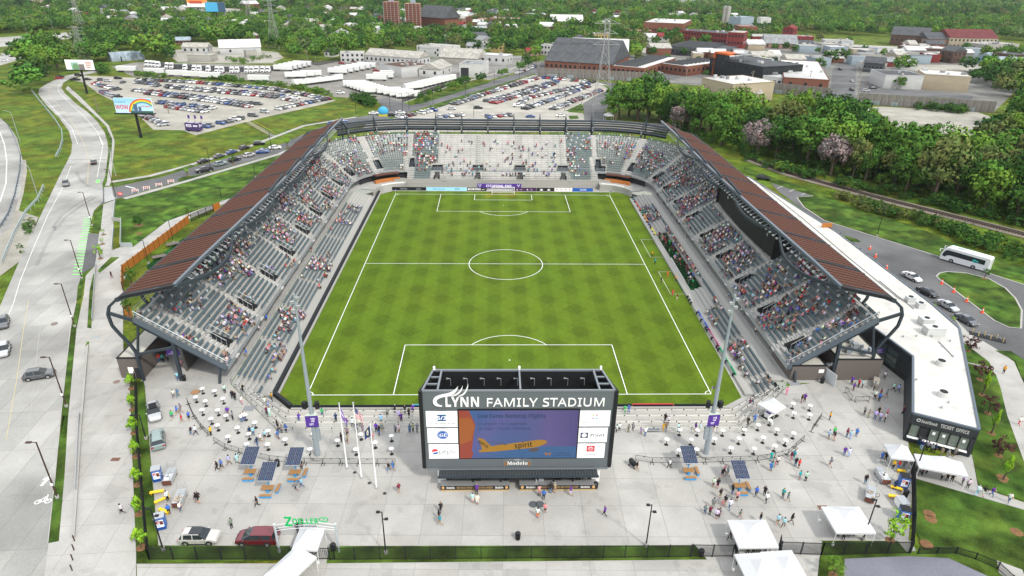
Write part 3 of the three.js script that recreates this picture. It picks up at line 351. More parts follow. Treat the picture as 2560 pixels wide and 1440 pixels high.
// rust coloured roofs on steel hoops, one for each long stand
function roof(t, sx) {
  const X = (x) => x * sx, zs = [54.1]; for (let k = 0; k <= 8; k++) zs.push(43.6 - 13.4 * k);
  const edge = (z) => { const e = Math.min(1, (54 - z) / 12); return [53.5 - 0.9 * Math.sin(Math.max(0, Math.min(1, (54 - z) / 110)) * PI), 18.1 + 0.3 * e]; };
  for (let k = 0; k + 1 < zs.length + 1; k++) {
    const z0 = zs[k], z1 = zs[k + 1] ?? -73; if (k === zs.length - 1 && z0 < -72) break;
    const o0 = k === zs.length - 1 ? 60.4 : 62.6, o1 = k >= zs.length - 1 ? 55.5 : k === zs.length - 2 ? 61.2 : 62.6;
    const e0 = edge(z0), e1 = edge(z1), A = V(X(o0), 16, z0), B = V(X(e0[0]), e0[1], z0), C = V(X(e1[0]), e1[1], z1), D = V(X(o1), 16 + (62.6 - o1) * 0.235, z1);
    const quad = (p, q, r, s) => { const g = new THREE.BufferGeometry().setFromPoints(sx > 0 ? [p, q, r, p, r, s] : [p, r, q, p, s, r]); g.computeVertexNormals(); return g; };
    const panel = part(t, 'roof_panel', merge([quad(A, B, C, D), quad(A.clone().add(V(0, -0.15, 0)), B.clone().add(V(0, -0.15, 0)), C.clone().add(V(0, -0.15, 0)), D.clone().add(V(0, -0.15, 0)))]), mRustD);
    const n = Math.round((z0 - z1 - 1.4) / 1.36), L = (a, b, f) => a.clone().lerp(b, f);
    for (let i = 0; i < n; i++) { const f = (1.3 + (i + 0.3) * ((z0 - z1 - 1.5) / n)) / (z0 - z1); part(panel, 'roof_rib', beam(L(A, D, f).add(V(0, 0.09, 0)), L(B, C, f).add(V(0, 0.09, 0)), 0.84, 0.16), mRust); }
    part(t, 'roof_strip', beam(A.clone().add(V(0, 0.08, -0.5)), B.clone().add(V(0, 0.08, -0.5)), 1.2, 0.2), mat([0.03, 0.028, 0.028], 0.85));
    part(t, 'roof_edge', beam(B.clone().add(V(0, 0.05, 0)), C.clone().add(V(0, 0.05, 0)), 0.5, 0.55), mTrim); part(t, 'eave', beam(A, D, 0.3, 0.35), mSteel);
    if (k > 3 && k < 9) part(t, 'strut', beam(B.clone().add(V(X(-0.3), 1.6, -5.2)), B.clone().add(V(X(0.2), 0.4, 4.5)), 0.35, 0.5), mSteel);
    // hoop: raker under the tier, curve at the back, roof beam, columns
    const zf = k ? z0 : 53.8, pts = [[53.5, 17.9], [58, 16.9], [61.4, 16.2], [63.4, 15.4], [64.8, 14.2], [65.35, 12.8], [65.2, 10.7], [64.3, 9], [63.2, 7.2], [62.6, 5.7], [62.5, 0]].map((p) => V(X(p[0]), p[1], zf));
    const fr = []; for (let i = 0; i + 1 < pts.length; i++) fr.push(beam(pts[i], pts[i + 1], 0.36, i < 3 ? 0.7 : 0.42));
    part(t, 'hoop', merge(fr), mSteel);
    part(t, 'raker_beam', merge([beam(V(X(65.1), 13, zf), V(X(61.4), 11.6, zf), 0.36, 0.5), beam(V(X(61.4), 11.6, zf), V(X(48.2), 2.2, zf), 0.4, 0.75)]), mSteel);
    part(t, 'column', beam(V(X(56.2), 0, zf), V(X(56.1), 7.6, zf), 0.5, 0.5), mSteel); part(t, 'column', beam(V(X(49.4), 0, zf + (k ? 0 : 1)), V(X(49.3), 2.4, zf), 0.35, 0.35), mSteel); part(t, 'column', beam(V(X(62.5), 4.6, zf), V(X(60.9), 11.3, zf), 0.32, 0.32), mSteel); part(t, 'tie_beam', beam(V(X(62.4), 5.2, zf), V(X(55.8), 6.7, zf), 0.35, 0.4), mSteel);
  }
  const c = []; for (const [z0, z1, b] of [[53.8, 30.2, 2.6], [30.2, 3.4, 1.8], [3.4, -23.4, 1.8], [-23.4, -50.2, 1.8]]) { let q; for (let i = 0; i <= 10; i++) { const f = i / 10, z = z0 + (z1 - z0) * f, e = edge(z), p = V(X(e[0] - b * Math.sin(PI * f)), e[1] - 0.3 - b * 0.6 * Math.sin(PI * f), z); if (q) c.push(beam(q, p, 0.3, 0.6)); q = p; } }
  part(t, 'lighting_truss', merge(c), mSteel);
  const fl = []; for (let z = 50; z > -60; z -= 1.7) { const e = edge(z); fl.push(box(0.35, 0.25, 0.5, X(e[0] - 0.9), e[1] - 0.9, z)); fl.push(bar(V(X(e[0] - 0.9), e[1] - 0.9, z), V(X(e[0] + 0.4), e[1] - 0.2, z), 0.05, 4)); } part(t, 'floodlight', merge(fl), mGalv);
  // rail of the open end
  const e = [], P = (d, h) => V(X(48 + d), rowY(d / RD) + h, 53.9); e.push(bar(P(-0.1, 1.1), P(13.3, 1.1), 0.08), bar(P(-0.1, 0.6), P(13.3, 0.6), 0.03)); for (let i = 0; i <= 8; i++) e.push(bar(P(i * 1.66, -0.3), P(i * 1.66, 1.1), 0.045)); part(t, 'handrail', merge(e), mGalv);
  part(t, 'end_fascia', merge([beam(V(X(61.4), 12, 54), V(X(48), 2.5, 54), 0.06, 1.0)]), mTrim);
}
roof(standL, -1); roof(standR, 1);
// dark screen at the back of the upper rows on the right
{ const n = 12; for (let k = 0; k < n; k++) { const z0 = 22 - (38 * k) / n, z1 = 22 - (38 * (k + 1)) / n, x0 = 56.6 - 0.7 * Math.sin((PI * k) / n), x1 = 56.6 - 0.7 * Math.sin((PI * (k + 1)) / n); part(standR, 'press_box_panel', beam(V(x0, 12.6, z0), V(x1, 12.6, z1 + 0.05), 0.2, 7.2), mBlack); if (k % 4 === 1) part(standR, 'section_plate', beam(V(x0 - 0.16, 13, z0 - 1), V(x0 - 0.16, 13, z0 - 1.7), 0.04, 0.7), mGalv); } part(standR, 'press_box_roof', box(5.5, 0.3, 38, 59, 15.7, 3), mDark); for (const z of [22, -16]) part(standR, 'press_box_panel', box(5.6, 7.2, 0.2, 58.8, 12.6, z), mBlack); }
part(standL, 'back_rail', merge([bar(V(-61.6, 13.5, 53), V(-61.6, 13.5, -50), 0.05), bar(V(-61.6, 13, 53), V(-61.6, 13, -50), 0.04)]), mGalv);
// ---- lower rows along both sides of the pitch ----
function lower(label, sx, opt) {
  const t = thing('lower_stand', label, 'terrace seating'), n = opt.n ?? 6, rise = 1.5 / n;
  const cutsZ = []; for (let k = 0; k < 9; k++) cutsZ.push(53.5 - 13.4 * k - opt.off);
  for (let j = 0; j < n; j++) {
    const x0 = 42 + j * 0.88, x1 = x0 + 0.93, y = -1.5 + j * rise, zEnd = 55 + (47.5 - x0) / 7.5 * 2.4;
    for (const [za, zb] of opt.skip && j < 3 ? [[zEnd, opt.skip[0]], [opt.skip[1], -52]] : [[zEnd, -52]]) part(t, 'tread', merge([box(x1 - x0, 0.5, za - zb, sx * (x0 + x1) / 2, y - 0.25, (za + zb) / 2)]), mTread);
    
    for (let k = 0; k + 1 < cutsZ.length + 1; k++) {
      const za = (k === 0 ? zEnd - 0.3 : cutsZ[k - 1] - 0.7), zb = (cutsZ[k] ?? -51) + 0.7; if (za - zb < 2 || zb < -51) continue; if (opt.skip && j < 3 && za > opt.skip[1] && zb < opt.skip[0]) continue;
      const list = [], m = Math.floor((za - zb) / 0.54); for (let i = 0; i < m; i++) { const z = za - (i + 0.5) * (za - zb) / m, v = rr(0.92, 1.08); list.push([sx * (x0 + 0.45), y, z, sx, 0, (opt.n && k === 0 ? [0.1, 0.135, 0.15] : opt.seat).map((c) => c * v)]); spots.push({ x: sx * (x0 + 0.45), y, z, nx: sx, nz: 0, i: -1 - j, s: 60 - z, st: opt.id }); }
      part(t, 'seat_row', seatRow(list), mSeat);
    }
  }
  const e = []; for (const z of cutsZ) for (let j = 0; j < n; j += 2) e.push(bar(V(sx * (42.3 + j * 0.88), -1.5 + j * rise, z), V(sx * (42.3 + j * 0.88), -0.5 + j * rise, z), 0.03, 5), bar(V(sx * (42.3 + j * 0.88), -0.5 + j * rise, z), V(sx * (43.3 + j * 0.88), -0.25 + j * rise, z), 0.03, 5)); part(t, 'handrail', merge(e), mGalv);
  if (n < 6) part(t, 'walkway', box(47.7 - 42 - n * 0.88, 0.5, 104, sx * (47.7 + 42 + n * 0.88) / 2, -0.24, 2), mTread); part(t, 'walkway', box(1.5, 0.45, 107, sx * 41.25, -1.78, 2.5), mTread);
  part(t, 'concourse_rail', merge([bar(V(sx * 47.6, 1, 54), V(sx * 47.6, 1, -50), 0.035, 5), ...Array.from({ length: 40 }, (_, i) => bar(V(sx * 47.6, 0, 54 - i * 2.66), V(sx * 47.6, 1, 54 - i * 2.66), 0.025, 4))]), mGalv);
  return t;
}
const lowL = lower('low rows of blue grey seats along the left touchline', -1, { id: 'l', off: 0, seat: [0.11, 0.145, 0.16] });
const lowR = lower('low rows of dark seats behind the team benches', 1, { id: 'r', off: 1, n: 4, seat: [0.1, 0.135, 0.15], skip: [15.5, -19.5] });
// concourse rooms under the right stand: dark glazing between timber posts
{ const t = thing('concourse_front', 'dark glazed club front with timber posts under the shaded stand', 'club front'); part(t, 'glazing', box(0.1, 2.1, 100, 51.6, 1.05, 2), mGlass); for (let z = 50; z > -48; z -= 3.3) part(t, 'post', box(0.3, 2.2, 0.35, 51.4, 1.1, z), z % 2 > 1 ? mWood : mBlack); }
{ const t = thing('concourse_wall', 'dark block wall under the sunlit stand', 'wall'); part(t, 'wall_panel', box(0.3, 4.5, 100, -56.5, 2.25, 1), mat([0.1, 0.095, 0.09], 0.9)); }
// ---- terraces at the near end ----
{
  const inn = [[-41, 57.6], [-36.2, 60], [36.4, 60], [41, 57.8]], out = [[-47.5, 55], [-35.5, 68], [35.5, 68.3], [47.5, 56]], at = (f) => inn.map((p, i) => [p[0] + (out[i][0] - p[0]) * f, p[1] + (out[i][1] - p[1]) * f]);
  const t = thing('terrace', 'stepped concrete standing terrace with rails behind the near goal', 'terrace');
  part(t, 'terrace_wall', merge([box(72.6, 0.7, 0.3, 0.1, -1.65, 60)]), mConc[2]);
  for (let k = 0; k < 4; k++) {
    const a = at(k / 4), b = at((k + 1) / 4), y = -1.6 + 0.4 * k; for (let i = 0; i < 3; i++) part(t, 'terrace_step', slab([a[i], a[i + 1], b[i + 1], b[i]], -2.01, y + 2.01 - 0.002 * i), mat([0.52, 0.5, 0.46], 0.9, 0, { map: tConcrete }));
    const e = [], dots = []; for (let i = 0; i < 3; i++) { const L = Math.hypot(b[i + 1][0] - b[i][0], b[i + 1][1] - b[i][1]), n = Math.round(L / 2.0); const P = (f, h) => V(b[i][0] + (b[i + 1][0] - b[i][0]) * f, y + h, b[i][1] + (b[i + 1][1] - b[i][1]) * f - 0.3); for (const h of [1.02, 0.5]) e.push(bar(P(0, h), P(1, h), h > 1 ? 0.05 : 0.025, 5)); for (let q = 0; q <= n; q++) { e.push(bar(P(q / n, 0), P(q / n, 1), 0.03, 4)); const p = P(q / n, 1.08); dots.push(box(0.16, 0.1, 0.16, p.x, p.y, p.z)); } }
    part(t, 'drink_rail', merge(e), k === 3 ? mGalv : mat([0.62, 0.62, 0.6], 0.6, 0.2)); part(t, 'cup_holder', merge(dots), mBlack);
  }
}
// ---- pitch surround boards ----
const board = (name, label, x0, z0, x1, z1, m, h = 0.95, y = -2, lean = 0.12) => { const t = thing(name, label, 'advertising board'), L = Math.hypot(x1 - x0, z1 - z0), g = box(L, h, lean, 0, h / 2, 0); t.position.set((x0 + x1) / 2, y, (z0 + z1) / 2); t.rotation.y = Math.atan2(-(z1 - z0), x1 - x0); part(t, 'panel', g, m); part(t, 'foot', merge([-0.45, 0, 0.45].map((f) => box(0.08, h * 0.8, 0.5, f * L, h * 0.4, -0.28))), mBlack); return t; };
const mPad = mat([0.017, 0.02, 0.024], 0.7);
{ const t = thing('padded_wall', 'long black padded wall along the left touchline', 'wall'); for (let i = 0; i < 56; i++) part(t, 'pad', box(0.55, 1.0, 1.98, -40.2, -1.5, 54.6 - i * 2), mPad); part(t, 'base_curb', box(0.45, 0.3, 112, -39.75, -1.86, -0.4), mConc[2]); part(t, 'pad', beam(V(-40.2, -1.5, 55.6), V(-36.3, -1.5, 59.4), 0.55, 1), mPad); }
for (const [a, b, c, l] of [[-36.2, -16.4, 0, 'black board behind the near goal line, left of the blue framed one'], [15.5, 20, 0, 'short black board next to the scoreboard side'], [27.2, 34.2, 0, 'black board nearest the purple right hand mast sign']]) board('pitch_board', l, a, 59.6, b, 59.6, mPad, 1.0);
for (const [a, b, c, l] of [[-16.2, -8, [0.05, 0.3, 0.45], 'dark board with a light blue frame left of the scoreboard'], [20.2, 27, [0.45, 0.03, 0.04], 'dark board with a red frame right of the scoreboard']]) { const t = board('pitch_board', l, a, 59.6, b, 59.6, mPad, 1.0); part(t, 'frame', merge([box(b - a, 0.09, 0.2, 0, 1.02, 0), box(0.09, 1, 0.2, (a - b) / 2, 0.5, 0), box(0.09, 1, 0.2, (b - a) / 2, 0.5, 0)]), mat(c, 0.6)); }
const adv = (bg, runs) => canvasMat(1024, 64, (g, w, h) => { g.fillStyle = bg; g.fillRect(0, 0, w, h); for (const [t, x, s, c, o] of runs) put(g, t, x, 34, s, c, o); }, 0.5);
board('advertising_board', 'black board with small white words left of the far goal', -36.6, -59.4, -25.3, -59.4, adv('#15181c', [['WE built this NWSL', 360, 22, '#cfd6dc'], ['#JOINTHEPACK', 800, 20, '#cfd6dc']]), 1.1);
board('advertising_board', 'pale blue board with web address words', -25.2, -59.4, -11.9, -59.4, adv('#9fd8ee', [['f  NWSL soccer.com', 300, 34, '#1c5c86'], ['@NWSL', 780, 36, '#17486e']]), 1.1);
board('advertising_board', 'black board with two white word blocks and a curved tick', -11.8, -59.4, -5.4, -59.4, canvasMat(512, 88, (g, w, h) => { g.fillStyle = '#101113'; g.fillRect(0, 0, w, h); g.fillStyle = '#e9e9e9'; g.fillRect(20, 22, 170, 44); g.fillRect(205, 22, 150, 44); put(g, 'NIKE', 105, 45, 40, '#101113'); put(g, 'SOCCER', 280, 45, 34, '#101113', { max: 140 }); g.beginPath(); g.moveTo(380, 50); g.quadraticCurveTo(395, 80, 490, 25); g.quadraticCurveTo(410, 56, 380, 50); g.fillStyle = '#fff'; g.fill(); }, 0.5), 1.1);
board('advertising_board', 'purple board with white words right of the far goal', 3.6, -59.4, 11, -59.4, adv('#3d1646', [['ally', 150, 40, '#fff'], ['do it right', 330, 26, '#d8c8dc'], ['ally', 620, 40, '#fff'], ['do it right', 800, 26, '#d8c8dc']]), 1.1);
board('advertising_board', 'black board with two white peaked marks', 11.1, -59.4, 17, -59.4, canvasMat(512, 88, (g, w, h) => { g.fillStyle = '#141416'; g.fillRect(0, 0, w, h); g.fillStyle = '#fff'; for (const x of [140, 350]) { g.beginPath(); g.moveTo(x - 50, 66); g.lineTo(x - 10, 24); g.lineTo(x + 10, 44); g.lineTo(x + 25, 28); g.lineTo(x + 50, 66); g.fill(); } }, 0.5), 1.1);
board('advertising_board', 'white board with four red ring emblems', 17.1, -59.4, 22.9, -59.4, canvasMat(512, 88, (g, w, h) => { g.fillStyle = '#f1f0ec'; g.fillRect(0, 0, w, h); for (let i = 0; i < 4; i++) { g.strokeStyle = '#b5343c'; g.lineWidth = 6; g.beginPath(); g.arc(70 + i * 124, 44, 26, 0, 7); g.stroke(); g.fillStyle = '#31508a'; g.fillRect(52 + i * 124, 38, 36, 12); } }, 0.5), 1.1);
board('advertising_board', 'blue board with white words at the far right corner', 23, -59.4, 29.8, -59.4, adv('#1558ac', [['TWO CITIES ENERGY', 540, 34, '#fff']]), 1.1);
{ // purple banner hung over the goal
  const t = thing('banner', 'long purple banner reading ESTOPINAL END above the far goal', 'banner', -1.2, -0.9, -61.4); part(t, 'cloth', box(14.6, 1.5, 0.04), canvasMat(1024, 106, (g, w, h) => { g.fillStyle = '#4b2a86'; g.fillRect(0, 0, w, h); put(g, 'ESTOPINAL END', 500, 55, 78, '#efe9f6', { max: 720 }); g.fillStyle = '#fff'; for (const x of [60, 960]) { for (const [a, b] of [[-22, -18], [20, -20], [0, 16]]) { g.beginPath(); g.moveTo(x + a, b + 38); g.lineTo(x + a + 14, b + 52); g.lineTo(x + a, b + 66); g.lineTo(x + a - 14, b + 52); g.fill(); } } }, 0.8)); part(t, 'pole', merge([-7.2, 7.2].map((x) => bar(V(x, -1.2, -0.1), V(x, 0.9, -0.1), 0.04))), mGalv); }
// adverts along the right touchline
for (const [z0, z1, c, t2, l] of [[-52, -47.5, '#4c7f86', '', 'teal board'], [-47.4, -39, '#c4482f', '', 'orange red board'], [-38.8, -35, '#2f8050', '', 'green board'], [-34.8, -29, '#dc8f2f', '', 'orange board'], [-28.8, -24.5, '#3a3f73', '', 'navy board'], [-24.3, -18.6, '#f3df2a', 'GARAGE', 'yellow board'], [18.6, 22, '#c9c7c2', '', 'pale board'], [26, 33.2, '#2d57b8', 'SPORTS', 'blue board'], [33.4, 40.6, '#a0246c', 'LOUISVILLE', 'magenta board'], [40.8, 50.4, '#2c9a6d', 'HEALTH', 'green long board']]) { const f = (z) => 40.75 + Math.max(0, Math.min(1, (20 - z) / 40)) * 0.95; board('advertising_board', l + ' with pale lettering along the right touchline', f(z1), z1, f(z0), z0, canvasMat(256, 40, (g, w, h) => { g.fillStyle = c; g.fillRect(0, 0, w, h); put(g, t2, w / 2, 21, 26, '#f5f5f0'); }, 0.5), 0.9); }
for (const [k, s] of [[0, -1], [1, 1]]) { // the two goals
  if (k === 1) continue; const t = thing('goal', 'white football goal at the far end', 'goal', 0, -1.97, s * 55.4); part(t, 'post', bar(V(-3.66, 0, 0), V(-3.66, 2.44, 0), 0.08, 8), mWhite); part(t, 'post', bar(V(3.66, 0, 0), V(3.66, 2.44, 0), 0.08, 8), mWhite); part(t, 'crossbar', bar(V(-3.66, 2.44, 0), V(3.66, 2.44, 0), 0.08, 8), mWhite); const e = []; for (let i = 0; i <= 24; i++) { const x = -3.66 + i * 0.305; e.push(bar(V(x, 2.4, -0.9), V(x, 0.05, -1.9), 0.012, 3), bar(V(x, 2.44, 0), V(x, 2.4, -0.9), 0.012, 3)); } for (let i = 0; i <= 8; i++) e.push(bar(V(-3.66, 2.4 - i * 0.29, -0.9 - i * 0.125), V(3.66, 2.4 - i * 0.29, -0.9 - i * 0.125), 0.012, 3)); part(t, 'net', merge(e), mWhite); part(t, 'base_frame', merge([bar(V(-3.66, 0.06, 0), V(-3.66, 0.06, -1.9), 0.05), bar(V(3.66, 0.06, 0), V(3.66, 0.06, -1.9), 0.05), bar(V(-3.66, 0.06, -1.9), V(3.66, 0.06, -1.9), 0.05)]), mWhite);
}
for (const [x, z] of [[-34.79, 55.4], [34.79, 55.4], [-34.79, -55.4], [34.79, -55.4]]) { const t = thing('corner_flag', 'corner flag at the ' + (z > 0 ? 'near ' : 'far ') + (x < 0 ? 'left' : 'right') + ' corner of the pitch', 'corner flag', x, -1.97, z); part(t, 'pole', cyl(0.03, 0.03, 1.5, 6), mWhite); part(t, 'flag', box(0.45, 0.35, 0.02, 0.23, 1.32, 0), mPurple); }
// bars in the two far corners
for (const sx of [-1, 1]) {
  const t = thing('corner_bar', sx < 0 ? 'timber fronted bar under the far left corner seats' : 'timber fronted bar under the far right corner seats', 'bar'); const arcG = (r0, r1, y0, y1, a0, a1) => { const s = new THREE.Shape(); s.absarc(0, 0, r1, a0, a1, false); s.absarc(0, 0, r0, a1, a0, true); return new THREE.ExtrudeGeometry(s, { depth: y1 - y0, bevelEnabled: false, curveSegments: 14 }).rotateX(-PI / 2).translate(sx * 32, y0, -50.5); };
  const A = (d) => (sx < 0 ? PI - d : d); const seg = (r0, r1, y0, y1, d0, d1) => arcG(r0, r1, y0, y1, Math.min(A(d0), A(d1)), Math.max(A(d0), A(d1)));
  part(t, 'counter', seg(13.2, 13.9, 0, 1.1, 0.75, 1.4), mat([0.42, 0.15, 0.04], 0.6)); part(t, 'awning', seg(13.4, 15.6, 2.25, 2.45, 0.8, 1.38), mRust); part(t, 'back_wall', seg(16.6, 16.9, 0, 2.3, 0.5, 1.55), mDark); part(t, 'wall_banner', seg(10.2, 10.4, -0.9, 0.35, 0.75, 1.5), mWhite); part(t, 'corner_wall', seg(9.9, 10.18, -2, 0.1, 0.3, 1.55), mConc[2]); part(t, 'floor', seg(10.3, 17, -0.3, 0.02, 0.3, 1.56), mConc[1]);
}

// ================= scoreboard with a bar below =================
const fontB = await new FontLoader().loadAsync('fonts/droid/droid_sans_bold.typeface.json');
const fontR = await new FontLoader().loadAsync('fonts/droid/droid_sans_regular.typeface.json');
// raised lettering: each letter its own piece; fitted to a width and height
function letters(parent, txt, font, x, y, z, width, height, m, depth = 0.12, ry = 0) {
  const gs = [...txt].map((c) => (c === ' ' ? null : new TextGeometry(c, { font, size: 1, depth: 0.2, curveSegments: 4 }))), sc = font.data.resolution; let cur = 0; const xs = [];
  [...txt].forEach((c, i) => { xs.push(cur); cur += (font.data.glyphs[c]?.ha ?? 500) / sc * (1 / 1) ; });
  const k = width / cur, cap = 0.98, g0 = new THREE.Group(); g0.name = 'lettering'; g0.position.set(x, y, z); g0.rotation.y = ry; parent.add(g0);
  gs.forEach((g, i) => { if (!g) return; g.scale(k, height / cap, depth / 0.2); const l = part(g0, 'letter', g, m); l.position.x = xs[i] * k; });
  return g0;
}
{
  const t = thing('scoreboard', 'large grey scoreboard reading LYNN FAMILY STADIUM above a bar', 'scoreboard', 0.25, 0, 79), W = 24.7, B = 2.9, H = 12.4, mF = mat([0.12, 0.135, 0.145], 0.5, 0.1), mFr = mat([0.22, 0.24, 0.26], 0.5, 0.4);
  const fy = (f) => B + H * (1 - f), fx = (f) => -W / 2 + W * f;
  const pan = (name, x0, x1, y0, y1, z, m, d = 0.12) => part(t, name, box(fx(x1) - fx(x0), fy(y0) - fy(y1), d, (fx(x0) + fx(x1)) / 2, (fy(y0) + fy(y1)) / 2, z), m);
  pan('face_panel', 0, 1, 0, 0.215, 0, mF); pan('face_panel', 0, 1, 0.88, 1, 0, mF); pan('face_panel', 0, 0.183, 0.215, 0.88, -0.05, mF); pan('face_panel', 0.822, 1, 0.215, 0.88, -0.05, mF);
  // cabinet: dark sides, back and floor, open on top
  const side = (s) => { const a = V(s * (W / 2 + 0.35), 0, 0.1), b = V(s * (W / 2 - 1.1), 0, -4.8); return beam(V((a.x + 0), B + H / 2, a.z), V(b.x, B + H / 2, b.z), 0.35, H + 0.1); };
  part(t, 'side_panel', merge([side(-1), box(0.42, H + 0.2, 0.6, -W / 2 - 0.22, B + H / 2, -0.1)]), mBlack); part(t, 'side_panel', merge([side(1), box(0.42, H + 0.2, 0.6, W / 2 + 0.22, B + H / 2, -0.1)]), mBlack); part(t, 'back_panel', box(W - 2.2, H, 0.2, 0, B + H / 2, -4.8), mBlack); part(t, 'floor_panel', box(W - 1.6, 0.1, 4.4, 0, B + 4, -2.4), mBlack);
  const T = B + H + 0.1; part(t, 'top_rail', merge([beam(V(-W / 2, T, 0), V(W / 2, T, 0), 0.22, 0.22), beam(V(-W / 2 + 1, T, -4.7), V(W / 2 - 1, T, -4.7), 0.25, 0.25), beam(V(-W / 2, T, 0), V(-W / 2 + 1, T, -4.7), 0.22, 0.22), beam(V(W / 2, T, 0), V(W / 2 - 1, T, -4.7), 0.22, 0.22)]), mFr);
  for (const x of [-10.4, 0.2, 10.4]) part(t, 'cross_beam', merge([beam(V(x, T, 0), V(x * 0.98, T, -4.7), 0.22, 0.3), ...(Math.abs(x) > 5 ? [beam(V(x, T - 0.1, -1.6), V(x + Math.sign(x) * 1.5, T - 0.1, -1.6), 0.2, 0.2), beam(V(x, T - 0.1, -3.2), V(x + Math.sign(x) * 1.1, T - 0.1, -3.2), 0.2, 0.2)] : [])]), mFr);
  part(t, 'inner_walkway', merge([box(20.6, 0.08, 0.9, 0, T - 1.4, -1.6), box(20.6, 0.5, 0.06, 0, T - 1.1, -1.2)]), mat([0.09, 0.1, 0.105], 0.6));
  for (let i = 0; i < 9; i++) { const x = -9 + i * 2.25; part(t, 'service_lamp', merge([bar(V(x, T - 2, -4), V(x, T - 0.9, -4), 0.035, 5), bar(V(x, T - 0.9, -4), V(x - 0.35, T - 0.8, -4), 0.035, 5), box(0.24, 0.16, 0.16, x - 0.45, T - 0.85, -4)]), mGalv); }
  for (const x of [-11.2, 0.2, 11.2]) part(t, 'beacon', merge([cyl(0.16, 0.16, 0.35, 8, x, T + 0.1, -4.7), new THREE.SphereGeometry(0.18, 8, 6).translate(x, T + 0.5, -4.7)]), mWhite);
  // name
  letters(t, 'LYNN', fontB, fx(0.112), fy(0.185), 0.06, W * 0.187, 1.45, mWhite, 0.12); letters(t, 'FAMILY', fontR, fx(0.326), fy(0.185), 0.06, W * 0.272, 1.25, mWhite, 0.12); letters(t, 'STADIUM', fontR, fx(0.622), fy(0.185), 0.06, W * 0.335, 1.25, mWhite, 0.12);
  { const P = (a, b) => [fx((a - 150) / 1995), fy((b - 345) / 770)], sw = new THREE.Shape(), q = (c) => c.map((n) => P(...n)).flat();
    sw.moveTo(...P(350, 480)); sw.bezierCurveTo(...q([[290, 485], [255, 470], [258, 425]])); sw.bezierCurveTo(...q([[262, 380], [360, 370], [410, 360]])); sw.bezierCurveTo(...q([[460, 345], [500, 320], [522, 290]])); sw.bezierCurveTo(...q([[510, 340], [470, 375], [410, 385]])); sw.bezierCurveTo(...q([[340, 390], [300, 405], [295, 430]])); sw.bezierCurveTo(...q([[290, 455], [310, 472], [350, 480]]));
    const st = (x0, y0, x1, y1) => { const s = new THREE.Shape(); s.moveTo(...P(x0, y0)); s.bezierCurveTo(...q([[x0 + 60, y0 - 15], [x1 - 15, y1 + 50], [x1, y1]])); s.bezierCurveTo(...q([[x1 + 2, y1 + 50], [x0 + 80, y0 - 2], [x0, y0]])); return s; };
    for (const s of [sw, st(440, 385, 568, 283), st(520, 385, 625, 264)]) part(t, 'emblem_stroke', new THREE.ExtrudeGeometry(s, { depth: 0.2, bevelEnabled: false, curveSegments: 10 }).translate(0, 0, 0.07), mWhite); }
  // screen
  const scr = canvasMat(1024, 400, (g, w, h) => {
    let a = g.createLinearGradient(0, 0, w * 0.35, h); a.addColorStop(0, '#3f70a8'); a.addColorStop(0.55, '#6f6aa6'); a.addColorStop(1, '#4a6ea0'); g.fillStyle = a; g.fillRect(0, 0, w, h);
    a = g.createLinearGradient(0, 0, w, 0); a.addColorStop(0.3, 'rgba(120,95,160,0)'); a.addColorStop(0.75, 'rgba(130,95,155,.75)'); a.addColorStop(1, 'rgba(105,80,140,.8)'); g.fillStyle = a; g.fillRect(0, 0, w, h * 0.75);
    g.fillStyle = '#5f7fae'; for (let i = 0; i < 60; i++) { g.globalAlpha = 0.12; g.beginPath(); g.ellipse(200 + ((i * 137) % 820), 300 + ((i * 53) % 95), 60, 5, 0, 0, 7); g.fill(); } g.globalAlpha = 1;
    g.fillStyle = '#b8503f'; g.beginPath(); g.moveTo(0, 0); g.lineTo(85, 0); g.lineTo(138, 110); g.lineTo(105, 330); g.lineTo(118, 360); g.lineTo(100, 400); g.lineTo(0, 400); g.fill(); g.fillStyle = '#c46a35'; g.beginPath(); g.moveTo(0, 60); g.lineTo(100, 60); g.lineTo(138, 130); g.lineTo(100, 250); g.lineTo(0, 280); g.fill();
    const f = '#27406a'; put(g, 'Low Fares Nonstop Flights', 158, 45, 46, f, { a: 'left', max: 790 }); put(g, 'Los Angeles • Fort Lauderdale', 158, 108, 32, f, { a: 'left', w: 'normal', max: 600 }); put(g, 'Las Vegas • Orlando • Pensacola', 158, 146, 32, f, { a: 'left', w: 'normal', max: 640 });
    g.save(); g.translate(160, 345); g.rotate(-0.1); g.fillStyle = '#c98c2f'; g.beginPath(); g.moveTo(0, -8); g.lineTo(40, -20); g.lineTo(10, -120); g.lineTo(60, -105); g.lineTo(120, -38); g.lineTo(540, -48); g.quadraticCurveTo(610, -40, 612, -20); g.quadraticCurveTo(560, 18, 440, 14); g.lineTo(140, 12); g.lineTo(20, 5); g.fill(); g.fillStyle = '#6c5a52'; g.beginPath(); g.ellipse(490, 34, 45, 16, 0, 0, 7); g.fill(); g.beginPath(); g.moveTo(90, -80); g.lineTo(270, -38); g.lineTo(240, -34); g.fill(); put(g, 'spirit', 400, -18, 62, '#3a3328', { max: 200 }); g.translate(55, -62); g.rotate(0.75); put(g, 'spirit', 0, 0, 40, '#3a3328', { max: 100 }); g.restore();
    g.fillStyle = '#c07a4a'; g.beginPath(); g.moveTo(745, 350); g.lineTo(775, 365); g.lineTo(805, 348); g.lineTo(795, 380); g.lineTo(775, 370); g.lineTo(755, 380); g.fill(); put(g, 'LOUISVILLE', 900, 358, 26, '#3a3f63', { max: 165, w: 'normal' }); put(g, 'MUHAMMAD ALI AIRPORT', 900, 378, 13, '#3a3f63', { max: 165 });
